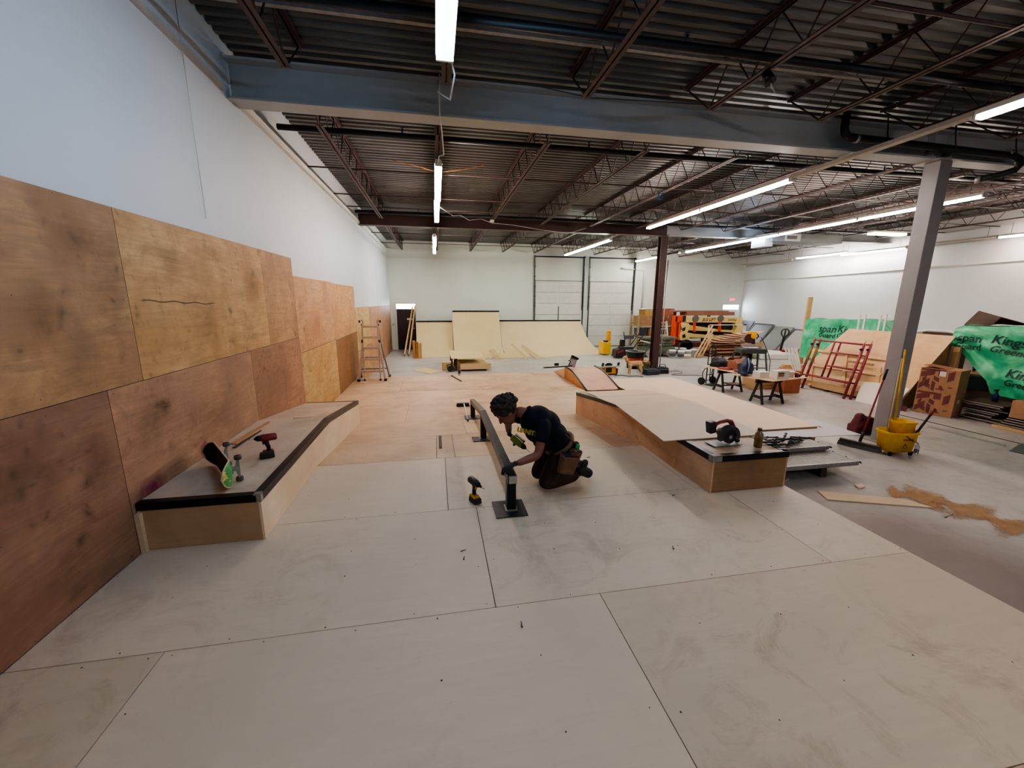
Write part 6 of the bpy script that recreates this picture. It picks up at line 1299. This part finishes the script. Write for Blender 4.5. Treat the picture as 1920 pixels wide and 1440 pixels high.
c = carton('white carton with a brown window on the right bench board', 8.02, 8.36, 8.18, 8.38, BZ, BZ+0.21, M_cardw, False); MB().box((-0.06, -0.101, 0.11), (0.16, 0.003, 0.09)).build('carton_window', M_card, c); MB().box((-0.06, -0.1035, 0.16), (0.16, 0.003, 0.02)).build('window_shadow', M_dark, c)
t = thing('white_tub', 'white plastic tub on the right bench board', 'tub', (8.62, 8.42, BZ)); MB().lathe([(0, 0), (0.075, 0), (0.09, 0.13), (0.097, 0.13), (0.097, 0.15), (0, 0.152)], n=18).build('tub_body', M_white, t)
t = thing('red_tin', 'small red tin beside the white tub on right bench board', 'tin', (8.78, 8.38, BZ)); MB().cyl((0, 0, 0), (0, 0, 0.11), 0.045, 0.045, 14).build('tin_body', M_red, t); MB().cyl((0, 0, .11), (0, 0, .118), 0.04, 0.04, 14).build('lid', M_alu, t)
t = thing('dark_tin', 'small dark tin at the right end of the right bench board', 'tin', (8.88, 8.42, BZ)); MB().cyl((0, 0, 0), (0, 0, 0.07), 0.04, 0.04, 14).build('tin_body', M_blk, t); MB().cyl((0, 0, .07), (0, 0, .076), 0.036, 0.036, 14).build('lid', M_alu, t)
carton('rust orange carton on concrete behind the right bench', 9.25, 9.75, 9.15, 9.55, CZ, CZ+0.62, paint('rust carton', '#a15c40', 0.7))
t = thing('scrap_crate', 'low pale wooden crate behind the right bench', 'crate', (9.42, 9.9, CZ)); 
for i in range(3): MB().bx(-0.6, 0.7, -0.2, -0.18, 0.02+0.11*i, 0.11+0.11*i).build('crate_slat', M_pinex, t)
MB().bx(-0.6, 0.7, -0.18, 0.3, 0, 0.3).build('crate_body', M_pinex, t)
for i in range(9):
    x = 11.2+0.05*(i % 5); y = 11.0+0.35*(i//5)
    loose_sheet('lumber_board', 'tan board in the low lumber heap beyond the benches', [(x, y, CZ+0.003+0.045*i), (x+1.3, y-0.3, CZ+0.003+0.045*i), (x+1.35, y-0.15, CZ+0.003+0.045*i), (x+0.05, y+0.15, CZ+0.003+0.045*i)], 0.04, M_pinex, 'board', 'low lumber heap')
for i in range(4):
    a = at(1490+4*i, 698, 'y', 10.52+.09*i); b = at(1471+7*i, 652, 'y', 10.80+.09*i); a = b+(a-b)*((CZ+0.01-b.z)/(a.z-b.z))
    tag(MB().bar(a, b, 0.07, 0.03).build('white_angle', M_white), 'white corner strip in the fanned bundle left of red scaffold', 'strip', 'white corner strips')

# tool bags at the foot of the brown column
def softbag(lab, loc, rz, w, d_, h, col, name='tool_bag'):
    t = thing(name, lab, 'bag', loc, rz); q = MB(); q.box((0, 0, h*0.4), (w, d_, h*0.75), taper=(0.95, 0.85)); q.ell((0, 0, h*0.7), (w*0.46, d_*0.4, h*0.22)); fuse([mbm(q)], 'bag_body', paint('bag '+col, col, 0.75, 0, 0.3, 14), 0.014, 3, t)
    MB().tube([(-w*.3, 0, h*.85), (-w*.2, 0, h*1.15), (w*.2, 0, h*1.15), (w*.3, 0, h*.85)], 0.014, 6).build('bag_handle', M_blk, t); MB().bx(-w*.48, w*.48, -d_*.505, -d_*.49, h*.55, h*.62).build('bag_trim', M_grey, t); return t
softbag('navy open tool bag on concrete left of the brown column foot', (7.15, 12.45, CZ), 0.1, 0.52, 0.34, 0.24, '#1d2436'); softbag('black tool bag on concrete right of the brown column foot', (7.68, 12.62, CZ), -0.2, 0.38, 0.30, 0.26, '#17181b')
t = thing('jacket_heap', 'olive yellow work jacket heaped behind the navy tool bag', 'jacket', (7.15, 12.95, CZ), 0.0); q = MB(); q.ell((0, 0, 0.16), (0.22, 0.18, 0.16)); q.ell((0.05, -0.05, 0.30), (0.16, 0.14, 0.14)); q.ell((-0.14, 0, .22), (.12, .12, .14)); fuse([mbm(q)], 'jacket_cloth', paint('olive cloth', '#5e5a2c', 0.8, 0, 0.4, 12), 0.015, 2, t)
# ------------------------------------------------------------------ stored ramp wall on the right
A0, A1 = Vector((10.68, 0, -0.50)), Vector((11.80, 0, 1.06))       # sloping face, bottom and top
NP = Vector((A1.z-A0.z, 0, -(A1.x-A0.x))).normalized()              # normal (points away from the camera side)
def plane_at(px, py):
    d = CR*((px-960)/F_PX) + CU*((720-py)/F_PX) + CF
    return CAM + d*((A0-CAM).dot(NP)/d.dot(NP))
t = thing('stored_ramp', 'large plywood ramp section stored on edge behind the red scaffold', 'ramp')
WP = ply('stored ramp ply', '#d0ae84', 'y', 0.9, 0.14, 0.15, '#bb9468', 0.6, 61)
pts = [Vector((A0.x, 10.38, A0.z)), Vector((A0.x, 7.36, A0.z)), A0.lerp(A1, 0.6)+Vector((0, 7.34, 0)), Vector((A1.x, 7.29, A1.z)), Vector((A1.x, 9.80, A1.z))]
m = MB(); m.add(pts+[p+NP*0.018 for p in pts], [(0, 1, 2, 3, 4), (9, 8, 7, 6, 5)]+[(k, 5+k, 5+(k+1) % 5, (k+1) % 5) for k in range(5)]); m.build('ramp_sheet', WP, t)
for a, b in (((1525, 657), (1665, 675)), ((1517, 684), (1653, 704))):
    MB().bar(plane_at(*a)-NP*0.022, plane_at(*b)-NP*0.022, 0.04, 0.085, NP.cross(Vector((0, 1, 0)))).build('cross_stud', M_pinex, t)
for a, b in (((1527, 657), (1519, 724)), ((1587, 668), (1580, 735)), ((1650, 690), (1640, 752))):
    MB().bar(plane_at(*a)-NP*0.02, plane_at(*b)-NP*0.02, 0.085, 0.038, NP).build('stud', M_pine, t)
MB().bar(Vector((A0.x-0.03, 10.4, -0.50)), Vector((A0.x-0.03, 7.42, -0.50)), 0.03, 0.16).build('bottom_rail', M_pinex, t)
for y in (9.72, 9.0, 8.3, 7.6): MB().prism([(A0.x+0.03, A0.z-0.01), (A1.x-0.05, A1.z-0.1), (A1.x+0.4, A1.z-0.1), (A1.x+0.4, CZ+.001), (A0.x+0.03, CZ+.001)], 'y', y-0.02, y+0.02).build('rib', M_pine, t)
for k in range(3): MB().bx(10.66, 11.1, 10.2-k*1.05, 10.3-k*1.05, CZ, -0.583).build('skid_block', M_dark, t)
o = loose_sheet('white_sheet', 'pale panel leaning on the stored ramp by the red scaffold foot', [at(1604, 748, 'x', 10.40), at(1648, 758, 'x', 10.40), plane_at(1658, 722)-NP*0.07, plane_at(1620, 719)-NP*0.07], 0.01, ply('white panel', '#d9cfc3', 'z', 0.96, 0.05), 'panel')
for v in o.data.vertices:
    if v.co.z < -0.5: v.co.z = CZ+0.005
o = loose_sheet('whitish_sheet', 'whitish panel leaning behind the grey column near the cartons', [(10.42, 7.55, CZ+.003), (10.36, 7.25, CZ+.003), plane_at(1708, 732)-NP*0.06, plane_at(1686, 728)-NP*0.06], 0.012, paint('whitish panel', '#cfcac4', 0.6), 'panel')
tag(MB().bar(plane_at(1592, 680)-NP*0.08, plane_at(1641, 687)-NP*0.08, 0.03, 0.05).build('thin_board', M_pinex), 'thin pale board resting on the studs of stored ramp', 'board')
# red scaffold end frames
def scaffold(lab, dx):
    t = thing('scaffold_section', lab, 'scaffold frame', (0, 0, 0), 0, 'maroon scaffold frames')
    O = Vector((10.29+dx, 9.78, CZ+0.01)); U = Vector((0.02, -1.40, 0)); V = Vector((0.60, 0.20, 1.39)).normalized()*1.52
    def Q(u, v): return O+U*u+V*v
    def bar(a, b, r, nm): MB().tube([Q(*a), Q(*b)], r, 8).build(nm, M_scaf, t)
    for u in (0, 1): bar((u, 0), (u, 1), 0.034, 'post')
    MB().tube([Q(0, .47), Q(0, .82)], 0.036, 8).build('rusty_patch', paint('rust ochre', '#7d5a30', 0.8), t)
    bar((0, 0.985), (1, 0.985), 0.02, 'top_rail'); bar((0.44, 0.30), (0.44, 0.98), 0.026, 'inner_post'); bar((0, 0.28), (1, 0.28), 0.022, 'lower_rail')
    for v in (0.52, 0.78): bar((0.44, v), (1, v), 0.02, 'rung')
    for u in (0, 1): MB().tube([Q(u, 1), Q(u, 1.06)], 0.012, 6).build('coupling_pin', M_alud, t); MB().box(Q(u, 0.9)+Vector((-.04, 0, 0)), (0.05, 0.05, 0.05)).build('lock', M_steel2, t)
    return t
scaffold('maroon scaffold end frame leaning on stored ramp, front one', 0.0); scaffold('maroon scaffold end frame leaning on stored ramp, rear one', 0.0)
bpy.data.objects['scaffold_section.001'].location = (0.10, -0.09, 0)
# green wrapped stacks
WFN = {}
def wrap(name, lab, x, ya, yb, top, bot, seed, amp=0.04, back=0.9, nu=60, nv=34):
    rr = seeded(seed); ph = [rr.uniform(0, 6) for _ in range(6)]
    def fn(u, v):
        y = ya+(yb-ya)*u; zt, zb = top(u), bot(u); z = zt+(zb-zt)*v
        w = amp*(math.sin(9*u+6*v+ph[0])+0.6*math.sin(17*u-11*v+ph[1])+0.5*math.sin(5*u+19*v+ph[2])+0.35*math.sin(31*u+13*v+ph[3]))*(0.25+0.75*min(1, v*3))
        return Vector((x-0.08*v+w*0.8, y+w*0.5, z+0.01*math.sin(23*u+ph[4])))
    m = MB().grid(fn, nu, nv); m.grid(lambda u, v: Vector((x+back*v, ya+(yb-ya)*u, top(u)+0.01*math.sin(23*u+ph[4])+0.02*math.sin(7*v+9*u))), nu, 8)
    o = m.build(name, M_green, None, fix=False); WFN[o.name] = (fn, ya, yb, top, bot); return tag(o, lab, 'plastic wrap', 'green plastic wraps')
def interp(p):
    def f(u):
        for (a, x), (b, y) in zip(p[:-1], p[1:]):
            if u <= b: return x+(y-x)*((u-a)/max(1e-6, b-a))
        return p[-1][1]
    return f
W1 = wrap('green_wrap', 'green plastic wrap hung behind the stored ramp, beside white frames', 14.1, 13.42, 10.35, interp([(0, 1.18), (0.88, 1.27), (1, 0.9)]), interp([(0, -0.3), (0.2, -0.3), (0.5, -0.3), (1, -0.3)]), 3, 0.03)
W2 = wrap('green_wrap', 'big green plastic wrap sagging over the stack at photo edge', 12.1, 7.52, 4.3, interp([(0, 1.22), (0.06, 1.30), (1, 1.42)]), interp([(0, 0.86), (0.10, 0.62), (0.25, 0.12), (0.29, -0.18), (1, -0.10)]), 8, 0.035)
INKG = paint('dark green ink', '#10382c', 0.6)
def wtext(body, size, x, y, z, par, tilt=0.0, sh=0.15, al='CENTER'):
    o = text(body, size, INKG, basis((x, y, z), (0, -math.cos(tilt), math.sin(tilt)), (0, math.sin(tilt), math.cos(tilt))), par, shear=sh, bold=0.004, extrude=0.0, align=al)
    fn, ya, yb, top, bot = WFN[par.name]
    bm = bmesh.new(); bm.from_mesh(o.data); bmesh.ops.triangulate(bm, faces=bm.faces); bmesh.ops.subdivide_edges(bm, edges=[e for e in bm.edges if e.calc_length() > 0.05], cuts=2); bm.to_mesh(o.data); bm.free()
    for q in o.data.vertices:                       # print follows the folds of the plastic
        u = min(1, max(0, (q.co.y-ya)/(yb-ya))); zt, zb = top(u), bot(u); vv = min(1, max(0, (q.co.z-zt)/(zb-zt)))
        q.co.x = fn(u, vv).x-0.014
    return o
def wt(body, size, px, py, x, par, tilt=0.0, sh=0.15, al='LEFT'):
    p = at(px, py, 'x', x); return wtext(body, size, x, p.y, p.z, par, tilt, sh, al)
wt('span', 0.36, 1533, 616, 14.0, W1); wt('Guard', 0.24, 1532, 628, 13.98, W1); wt('Kingspan', 0.36, 1566, 617, 14.0, W1, -0.05); wt('GreenGuard', 0.24, 1564, 629, 13.98, W1, -0.05)
wtext('span', 0.24, 12.0, 7.18, 1.02, W2, -0.03, 0); wtext('Guard', 0.19, 11.99, 7.18, 0.83, W2, -0.03, 0); wtext('Kingspan', 0.26, 12.0, 6.35, 0.98, W2, -0.12); wtext('GreenGuard', 0.19, 11.99, 6.3, 0.76, W2, -0.15); wtext('Kingspan', 0.26, 11.95, 5.3, 0.86, W2, -0.12)
wtext('Kingspan', 0.25, 11.98, 6.0, 0.30, W2, -0.08); wtext('GreenGuard', 0.19, 11.97, 5.95, 0.10, W2, -0.08)
DGW = paint('dark green wrap', '#1f332b', 0.4, 0, 0.3, 8)
tpY = at(1520, 557, 'x', 14.45).y; tpZ = at(1520, 557, 'x', 14.45).z
tag(MB().bx(14.3, 14.9, 10.85, 13.3, CZ, 1.08).build('insulation_stack', M_cardw), 'wrapped insulation stack under the green plastic beside white frames', 'stack')
tag(MB().bx(12.55, 13.0, 4.4, 6.9, CZ, 1.18).build('insulation_stack', M_cardw), 'wrapped insulation stack under the big green plastic', 'stack')
tag(MB().bx(12.15, 12.5, 6.75, 7.12, -0.16, 0.20).build('dark_bundle', DGW, bevel=0.03), 'dark green wrapped bundle left of the big green plastic, left one', 'bundle')
tag(MB().bx(12.15, 12.5, 6.36, 6.73, -0.16, 0.20).build('dark_bundle', DGW, bevel=0.03), 'dark green wrapped bundle left of the big green plastic, right one', 'bundle')
for i in range(3): tag(MB().box((12.3, 6.75, 0.222+0.032*i), (0.34, 0.7-0.1*i, 0.03), (0, 0, 0.06*(i-1))).build('lumber_board', M_pinex), 'short tan board on the dark bundles, ' + ('lowest', 'middle', 'topmost')[i], 'board')
tag(MB().bx(11.96, 12.02, 7.26, 7.38, CZ, 0.80).build('post', M_pine), 'tan wooden post at the left edge of big green plastic', 'post')
tag(MB().bx(12.16, 12.2, 7.08, 7.25, 0.21, 0.72).bx(12.16, 12.2, 7.16, 7.25, CZ, 0.21).build('white_board', M_cardw), 'white board strip beside the tan post', 'board')
tag(MB().bx(12.3, 12.34, 6.65, 7.05, 0.33, 0.68).build('green_board', paint('green board', '#2c6a4a', 0.6)), 'green board standing behind the white strip', 'board')
o = loose_sheet('brown_sheet', 'dark brown panel sticking up behind the big green plastic', [at(1808, 609, 'x', 13.4), at(1835, 584, 'x', 13.4), at(1925, 609, 'x', 13.4), at(1925, 640, 'x', 13.4), at(1812, 640, 'x', 13.4)], 0.02, ply('dark panel', '#5b4b43', 'y', 0.75, 0.3), 'panel')
bpz = min(v.co.z for v in o.data.vertices)
tag(MB().bx(13.38, 13.5, 7.4, 7.5, CZ, bpz-0.003).build('support_post', M_dark), 'dark post holding up the dark brown panel', 'post')
tag(MB().bar((14.45, tpY+0.02, CZ), (14.45, tpY, tpZ), 0.06, 0.2, (1, 0, 0)).build('timber_post', paint('post tan', '#c8a56c', 0.6)), 'tall tan timber post rising behind the green plastic', 'post')
def wframe(lab, x, y0, y1, z1):
    t = thing('loose_window', lab, 'window frame', (0, 0, 0), 0, 'white window frames'); t['kind'] = 'thing'
    MB().bx(x-.012, x+.012, y0, y0+.05, CZ, z1).bx(x-.012, x+.012, y1-.05, y1, CZ, z1).bx(x-.012, x+.012, y0+.05, y1-.05, z1-.04, z1).bx(x-.012, x+.012, y0+.05, y1-.05, 0.72, 0.77).build('frame_bars', M_white, t)
    MB().bx(x-.004, x+.004, y0+.05, y1-.05, 0.2, 0.72).build('pane', glass('frame pane', '#cfd6d6'), t); return t
wframe('taller white window frame standing behind the stored ramp top', 12.5, 9.36, 9.98, 1.50); wframe('shorter white window frame right behind the taller one', 12.95, 9.85, 10.5, 1.46)
tag(MB().bx(12.3, 13.3, 7.2, 8.85, CZ, 1.02).build('board_stack', ply('stack side', '#8d7a6a', 'y')), 'stack of boards hidden behind the stored ramp top', 'stack')
tag(MB().tube([(12.5, 8.7, 1.035), (12.5, 8.3, 1.12), (12.5, 7.9, 1.12), (12.5, 7.5, 1.035)], 0.03, 6).build('curved_trim', M_white), 'white bent trim strip on top of the hidden board stack', 'strip')
tag(MB().bar((12.7, 8.5, 1.05), (12.7, 7.3, 1.06), 0.2, 0.04).build('dark_board', M_dark), 'dark board lying on top of the hidden board stack', 'board')
# patterned cartons
def pattern_carton(lab, z0, sd):
    c = Vector((11.09, 6.90, z0)); rz = 0.28
    t = thing('carton', lab, 'carton', c, rz, 'cartons with maroon pattern'); w, d_, h = 0.52, 0.64, 0.515
    MB().box((0, 0, h/2), (w, d_, h)).build('carton_body', M_card, t, bevel=0.006)
    r = seeded(sd); m = MB(); x = -w/2-0.002
    def para(y, z, a, b, s): m.add([(x, y, z), (x, y-a, z+s), (x, y-a, z+s+b), (x, y, z+b)], [(0, 1, 2, 3)])
    for (y, z, a, b, s) in ((0.30, 0.03, 0.16, 0.13, 0.14), (0.30, 0.30, 0.22, 0.12, 0.08), (0.20, 0.10, 0.08, 0.10, -0.05), (0.10, 0.05, 0.06, 0.2, -0.04), (0.08, 0.27, 0.09, 0.09, -0.05), (0.02, 0.36, 0.12, 0.14, 0.0), (-0.03, 0.08, 0.06, 0.09, -0.04), (-0.14, 0.24, 0.10, 0.2, 0.07), (0.30, 0.46, 0.3, 0.045, 0.0), (0.26, 0.2, 0.06, 0.09, 0.05)): m.add([(x, y, z), (x, y-a, z+s), (x, y-a, min(h-.01, z+s+b)), (x, y, min(h-.01, z+b))], [(0, 1, 2, 3)])
    m.build('printed_pattern', M_maroon, t)
    MB().bx(x-.002, x, -0.10, 0.0, 0.36, 0.47).build('shipping_label', M_cardw, t) if sd == 1 else MB().bx(-0.1, 0.0, -d_/2-.003, -d_/2, 0.30, 0.38).build('shipping_label', M_cardw, t)
    MB().bx(x-.001, x, -0.12, 0.02, 0.06, 0.085).bx(x-.001, x, -0.24, -0.17, 0.12, 0.145).build('printed_lines', M_maroon, t)
    return t
pattern_carton('brown carton with maroon geometric print, lower of the stack', CZ, 2); c = pattern_carton('brown carton with maroon geometric print, upper of the stack', CZ+0.517, 1)
MB().box((0.0, 0.1, 0.54), (0.5, 0.40, 0.006), (0.12, 0.03, 0)).build('carton_flap', M_card2, c)
tag(MB().prism([(10.52, 7.50), (10.62, 7.44), (10.56, 7.12)], 'z', CZ+0.001, CZ+0.12).build('folded_carton', M_maroon), 'folded maroon carton flap on the concrete beside the stacked cartons', 'carton')
# dark flat panels stacked on the floor
r = seeded(31); EDGE = paint('pale panel edge', '#b8b6b2', 0.4); DKP = paint('dark panel', '#1d1f24', 0.35, 0.2, 0.3)
def dark_panel(lab, x0, x1, y0, y1, z, rz=0.0, grp='dark flat panels on the floor'):
    c = Vector(((x0+x1)/2, (y0+y1)/2, z)); t = thing('dark_sheet', lab, 'panel', c, rz, grp); w, d_ = x1-x0, y1-y0
    MB().box((0, 0, 0.014), (w, d_, 0.026)).build('panel_sheet', DKP, t); MB().bx(-w/2-.003, -w/2, -d_/2, d_/2, 0.008, 0.018).build('panel_edge', EDGE, t)
for i in range(9): dark_panel('thin dark panel in the messy stack right of the patterned cartons', 11.30+r.uniform(-.06, .1), 12.0, 6.0+r.uniform(-.1, .15), 6.62+r.uniform(-.08, .02), CZ+0.03+0.042*i, 0.02*(i % 3-1))
tag(MB().bx(11.4, 11.5, 5.0, 6.5, CZ, CZ+0.028).build('floor_batten', M_pinex), 'flat timber batten under the dark panel stacks', 'batten')
for i in range(4): dark_panel('long dark panel in the tidy stack at the photo edge', 11.22+0.02*i, 12.1, 4.2, 5.92-0.02*i, CZ+0.03+0.045*i, 0.0, 'long dark panels')
tag(MB().bx(11.55, 12.0, 4.2, 5.62, CZ+0.212, CZ+0.50).build('dark_crate', DKP, bevel=0.01), 'black bundle with pale edge on the tidy dark stack', 'bundle')
carton('small plain brown carton standing on the long dark panels', 11.28, 11.50, 5.56, 5.84, CZ+0.212, CZ+0.56, M_card, False)
tag(MB().tube([(11.34, 5.38, CZ+0.222), (11.30, 5.2, CZ+0.222), (11.38, 5.1, CZ+0.222), (11.42, 5.3, CZ+0.222), (11.36, 5.42, CZ+0.222)], 0.009, 6).build('yellow_strap', M_yel), 'yellow strap coiled on the long dark panels', 'strap')
t = thing('grey_cup', 'small grey cup on the long dark panels', 'cup', (11.40, 4.98, CZ+0.214)); MB().lathe([(0, 0), (0.03, 0), (0.04, 0.10), (0.036, 0.10), (0.028, 0.01), (0, 0.01)], n=14).build('cup_body', M_grey, t)
tag(MB().bar((11.05, 5.9, CZ+0.03), (10.9, 4.2, CZ+0.03), 0.09, 0.05).build('timber_batten', M_pinex), 'tan timber batten on concrete in front of the dark panels', 'batten')
t = thing('spray_bottle', 'navy spray bottle on the messy dark panel stack', 'bottle', (11.62, 6.28, CZ+0.412)); MB().lathe([(0, 0), (0.05, 0), (0.05, 0.13), (0.02, 0.18), (0.018, 0.22), (0, 0.22)], n=14).build('bottle_body', paint('navy bottle', '#1c2250', 0.4), t); MB().box((-.02, 0, .24), (.09, .03, .04)).build('trigger_head', M_blk, t)

# ------------------------------------------------------------------ sheets and strips at the pale ramps
PY = ply('pale scrap ply', '#d2bc8a', 'x', 0.94, 0.06)
t = thing('sheet_pack', 'thick pack of pale sheets on blocks before the pale ramps', 'sheet pack', (0, 0, 0))
MB().add([(0.78, 13.98, -0.57), (1.86, 13.98, -0.57), (1.72, 15.1, -0.57), (0.72, 15.1, -0.57), (0.78, 13.98, -0.37), (1.86, 13.98, -0.37), (1.72, 15.1, -0.37), (0.72, 15.1, -0.37)], [(0, 3, 2, 1), (4, 5, 6, 7), (0, 1, 5, 4), (1, 2, 6, 5), (2, 3, 7, 6), (3, 0, 4, 7)]).build('sheets', ply('pack ply', '#d6bb8f', 'x', 0.88, 0.1), t)
for y in (14.1, 14.9): MB().bx(0.8, 1.7, y-.04, y+.04, CZ, -0.572).build('skid', M_dark, t)
bz = at(846, 673, 'y', 13.95).z; bq = [G(846, 673, bz), G(911, 671, bz), G(890, 657, bz), G(842, 658, bz)]
t = thing('work_bench', 'pale sheet table on dark folding legs before the tall ramp', 'table', (0, 0, 0))
MB().add([(p.x, p.y, bz+dz) for dz in (0, 0.015) for p in bq], [(0, 3, 2, 1), (4, 5, 6, 7), (0, 1, 5, 4), (1, 2, 6, 5), (2, 3, 7, 6), (3, 0, 4, 7)]).build('bench_top', PY, t)
for x in (0.50, 0.66):
    for y in (14.15, 15.2): MB().bar((x-0.03, y, CZ), (x, y, bz-0.002), 0.06, 0.06).build('leg', M_dark, t)
t = thing('corded_saw', 'dark circular saw on concrete left of the pale sheet table', 'saw', (0.42, 13.95, CZ), 0.3); MB().cyl((0, -0.03, 0.12), (0, 0.02, 0.12), 0.10, 0.10, 16).build('blade_guard', M_blk, t); MB().box((0.05, 0.06, 0.13), (0.18, 0.12, 0.12)).build('motor', M_steel2, t, bevel=0.02); MB().box((0, 0, 0.012), (0.26, 0.16, 0.012)).build('base_plate', M_alu, t)
MB().tube([(-0.08, 0.05, 0.15), (-0.1, 0.05, 0.24), (0.05, 0.05, 0.26), (0.12, 0.05, 0.2)], 0.018, 6).build('handle', M_blk, t)
tag(MB().bx(0.15, 0.55, 14.3, 14.75, CZ, CZ+0.28).build('ply_box', PY), 'pale plywood box behind the dark corded saw', 'box')
t = thing('spray_can', 'small dark can on the far edge of the skate deck', 'can', (0.60, 11.36, LZ+0.001)); MB().cyl((0, 0, 0), (0, 0, 0.05), 0.03, 0.03, 12).build('can_base', M_alu, t); MB().cyl((0, 0, 0.05), (0, 0, 0.16), 0.035, 0.035, 12).build('can_body', M_blk, t)
scrap('pale plywood sheet lying flat on concrete near the ladder', [G(774, 695), G(799, 690), G(832, 697), G(806, 701)], CZ+0.002, 0.012, PY)
def strip(lab, a, b, w=0.09, th=0.012, grp=None, nm='plywood_strip', flat=(0, 1, 0)):
    return tag(MB().bar(a, b, w, th, flat).build(nm, PY), lab, 'strip', grp)
def qz(y, yt, D, H):            # height of a quarter pipe surface
    R_ = (D*D+H*H)/(2*H); q = max(0, y-yt); return CZ+R_-math.sqrt(R_*R_-q*q)
for i, (xa, xb, L_, w) in enumerate(((2.05, 1.98, 0.8, .10), (2.22, 2.16, 0.85, .08), (2.50, 2.28, 0.9, .09), (2.45, 2.95, 1.25, .08), (2.68, 2.40, 0.8, .07), (3.75, 3.35, 1.6, .10), (4.25, 3.75, 1.1, .16))):
    y0 = 16.82-0.06*i; a = Vector((xa, y0, CZ+0.03)); yb = 17.15+0.55*L_; b = Vector((xb, yb, qz(yb, 17.15, 2.4, 1.46)+0.17+0.035*i))
    strip('pale plywood strip leaning on the pale ramps, ' + ORD[i] + ' from the left', a, b, w)
def leansheet(lab, x0, x1, L_, sh=0.0, y0=16.9):
    yb = y0+0.25+0.62*L_; z = qz(yb, 17.15, 2.4, 1.46)+0.06
    loose_sheet('plywood_sheet', lab, [(x0, y0, CZ+.003), (x1, y0, CZ+.003), (x1+sh, yb, z), (x0+sh, yb, z)], 0.012, PY)
leansheet('wide pale sheet leaning low on the tall ramp', 0.75, 1.95, 0.95, 0.1, 16.75); leansheet('pale sheet leaning between the strips', 2.55, 3.75, 0.75, 0.0, 17.0); leansheet('pale tilted sheet at the right of the strips', 4.5, 5.1, 0.8, -0.45)
# lumber by the dark door
tag(MB().bar((-1.24, 18.3, CZ+0.05), (-1.0, 20.6, 1.50), 0.14, 0.05, (1, 0, 0)).build('lumber_plank', M_pine), 'long pine plank leaning at the right of dark door', 'plank')
tag(MB().bar((-1.42, 18.2, CZ+0.06), (-1.12, 20.65, 1.45), 0.14, 0.05, (1, 0, 0)).build('lumber_plank', M_pine), 'second pine plank leaning against the dark door edge', 'plank')
for i in range(3): tag(MB().bx(-1.02+0.13*i, -0.91+0.13*i, 17.45, 17.6, CZ, CZ+0.75-0.05*i).build('lumber_stub', ply('stub %d' % i, ['#b98a52', '#a8763f', '#c29a62'][i], 'z')), 'short upright lumber piece left of the pale ramps, ' + ('left', 'middle', 'right')[i] + ' one', 'lumber')
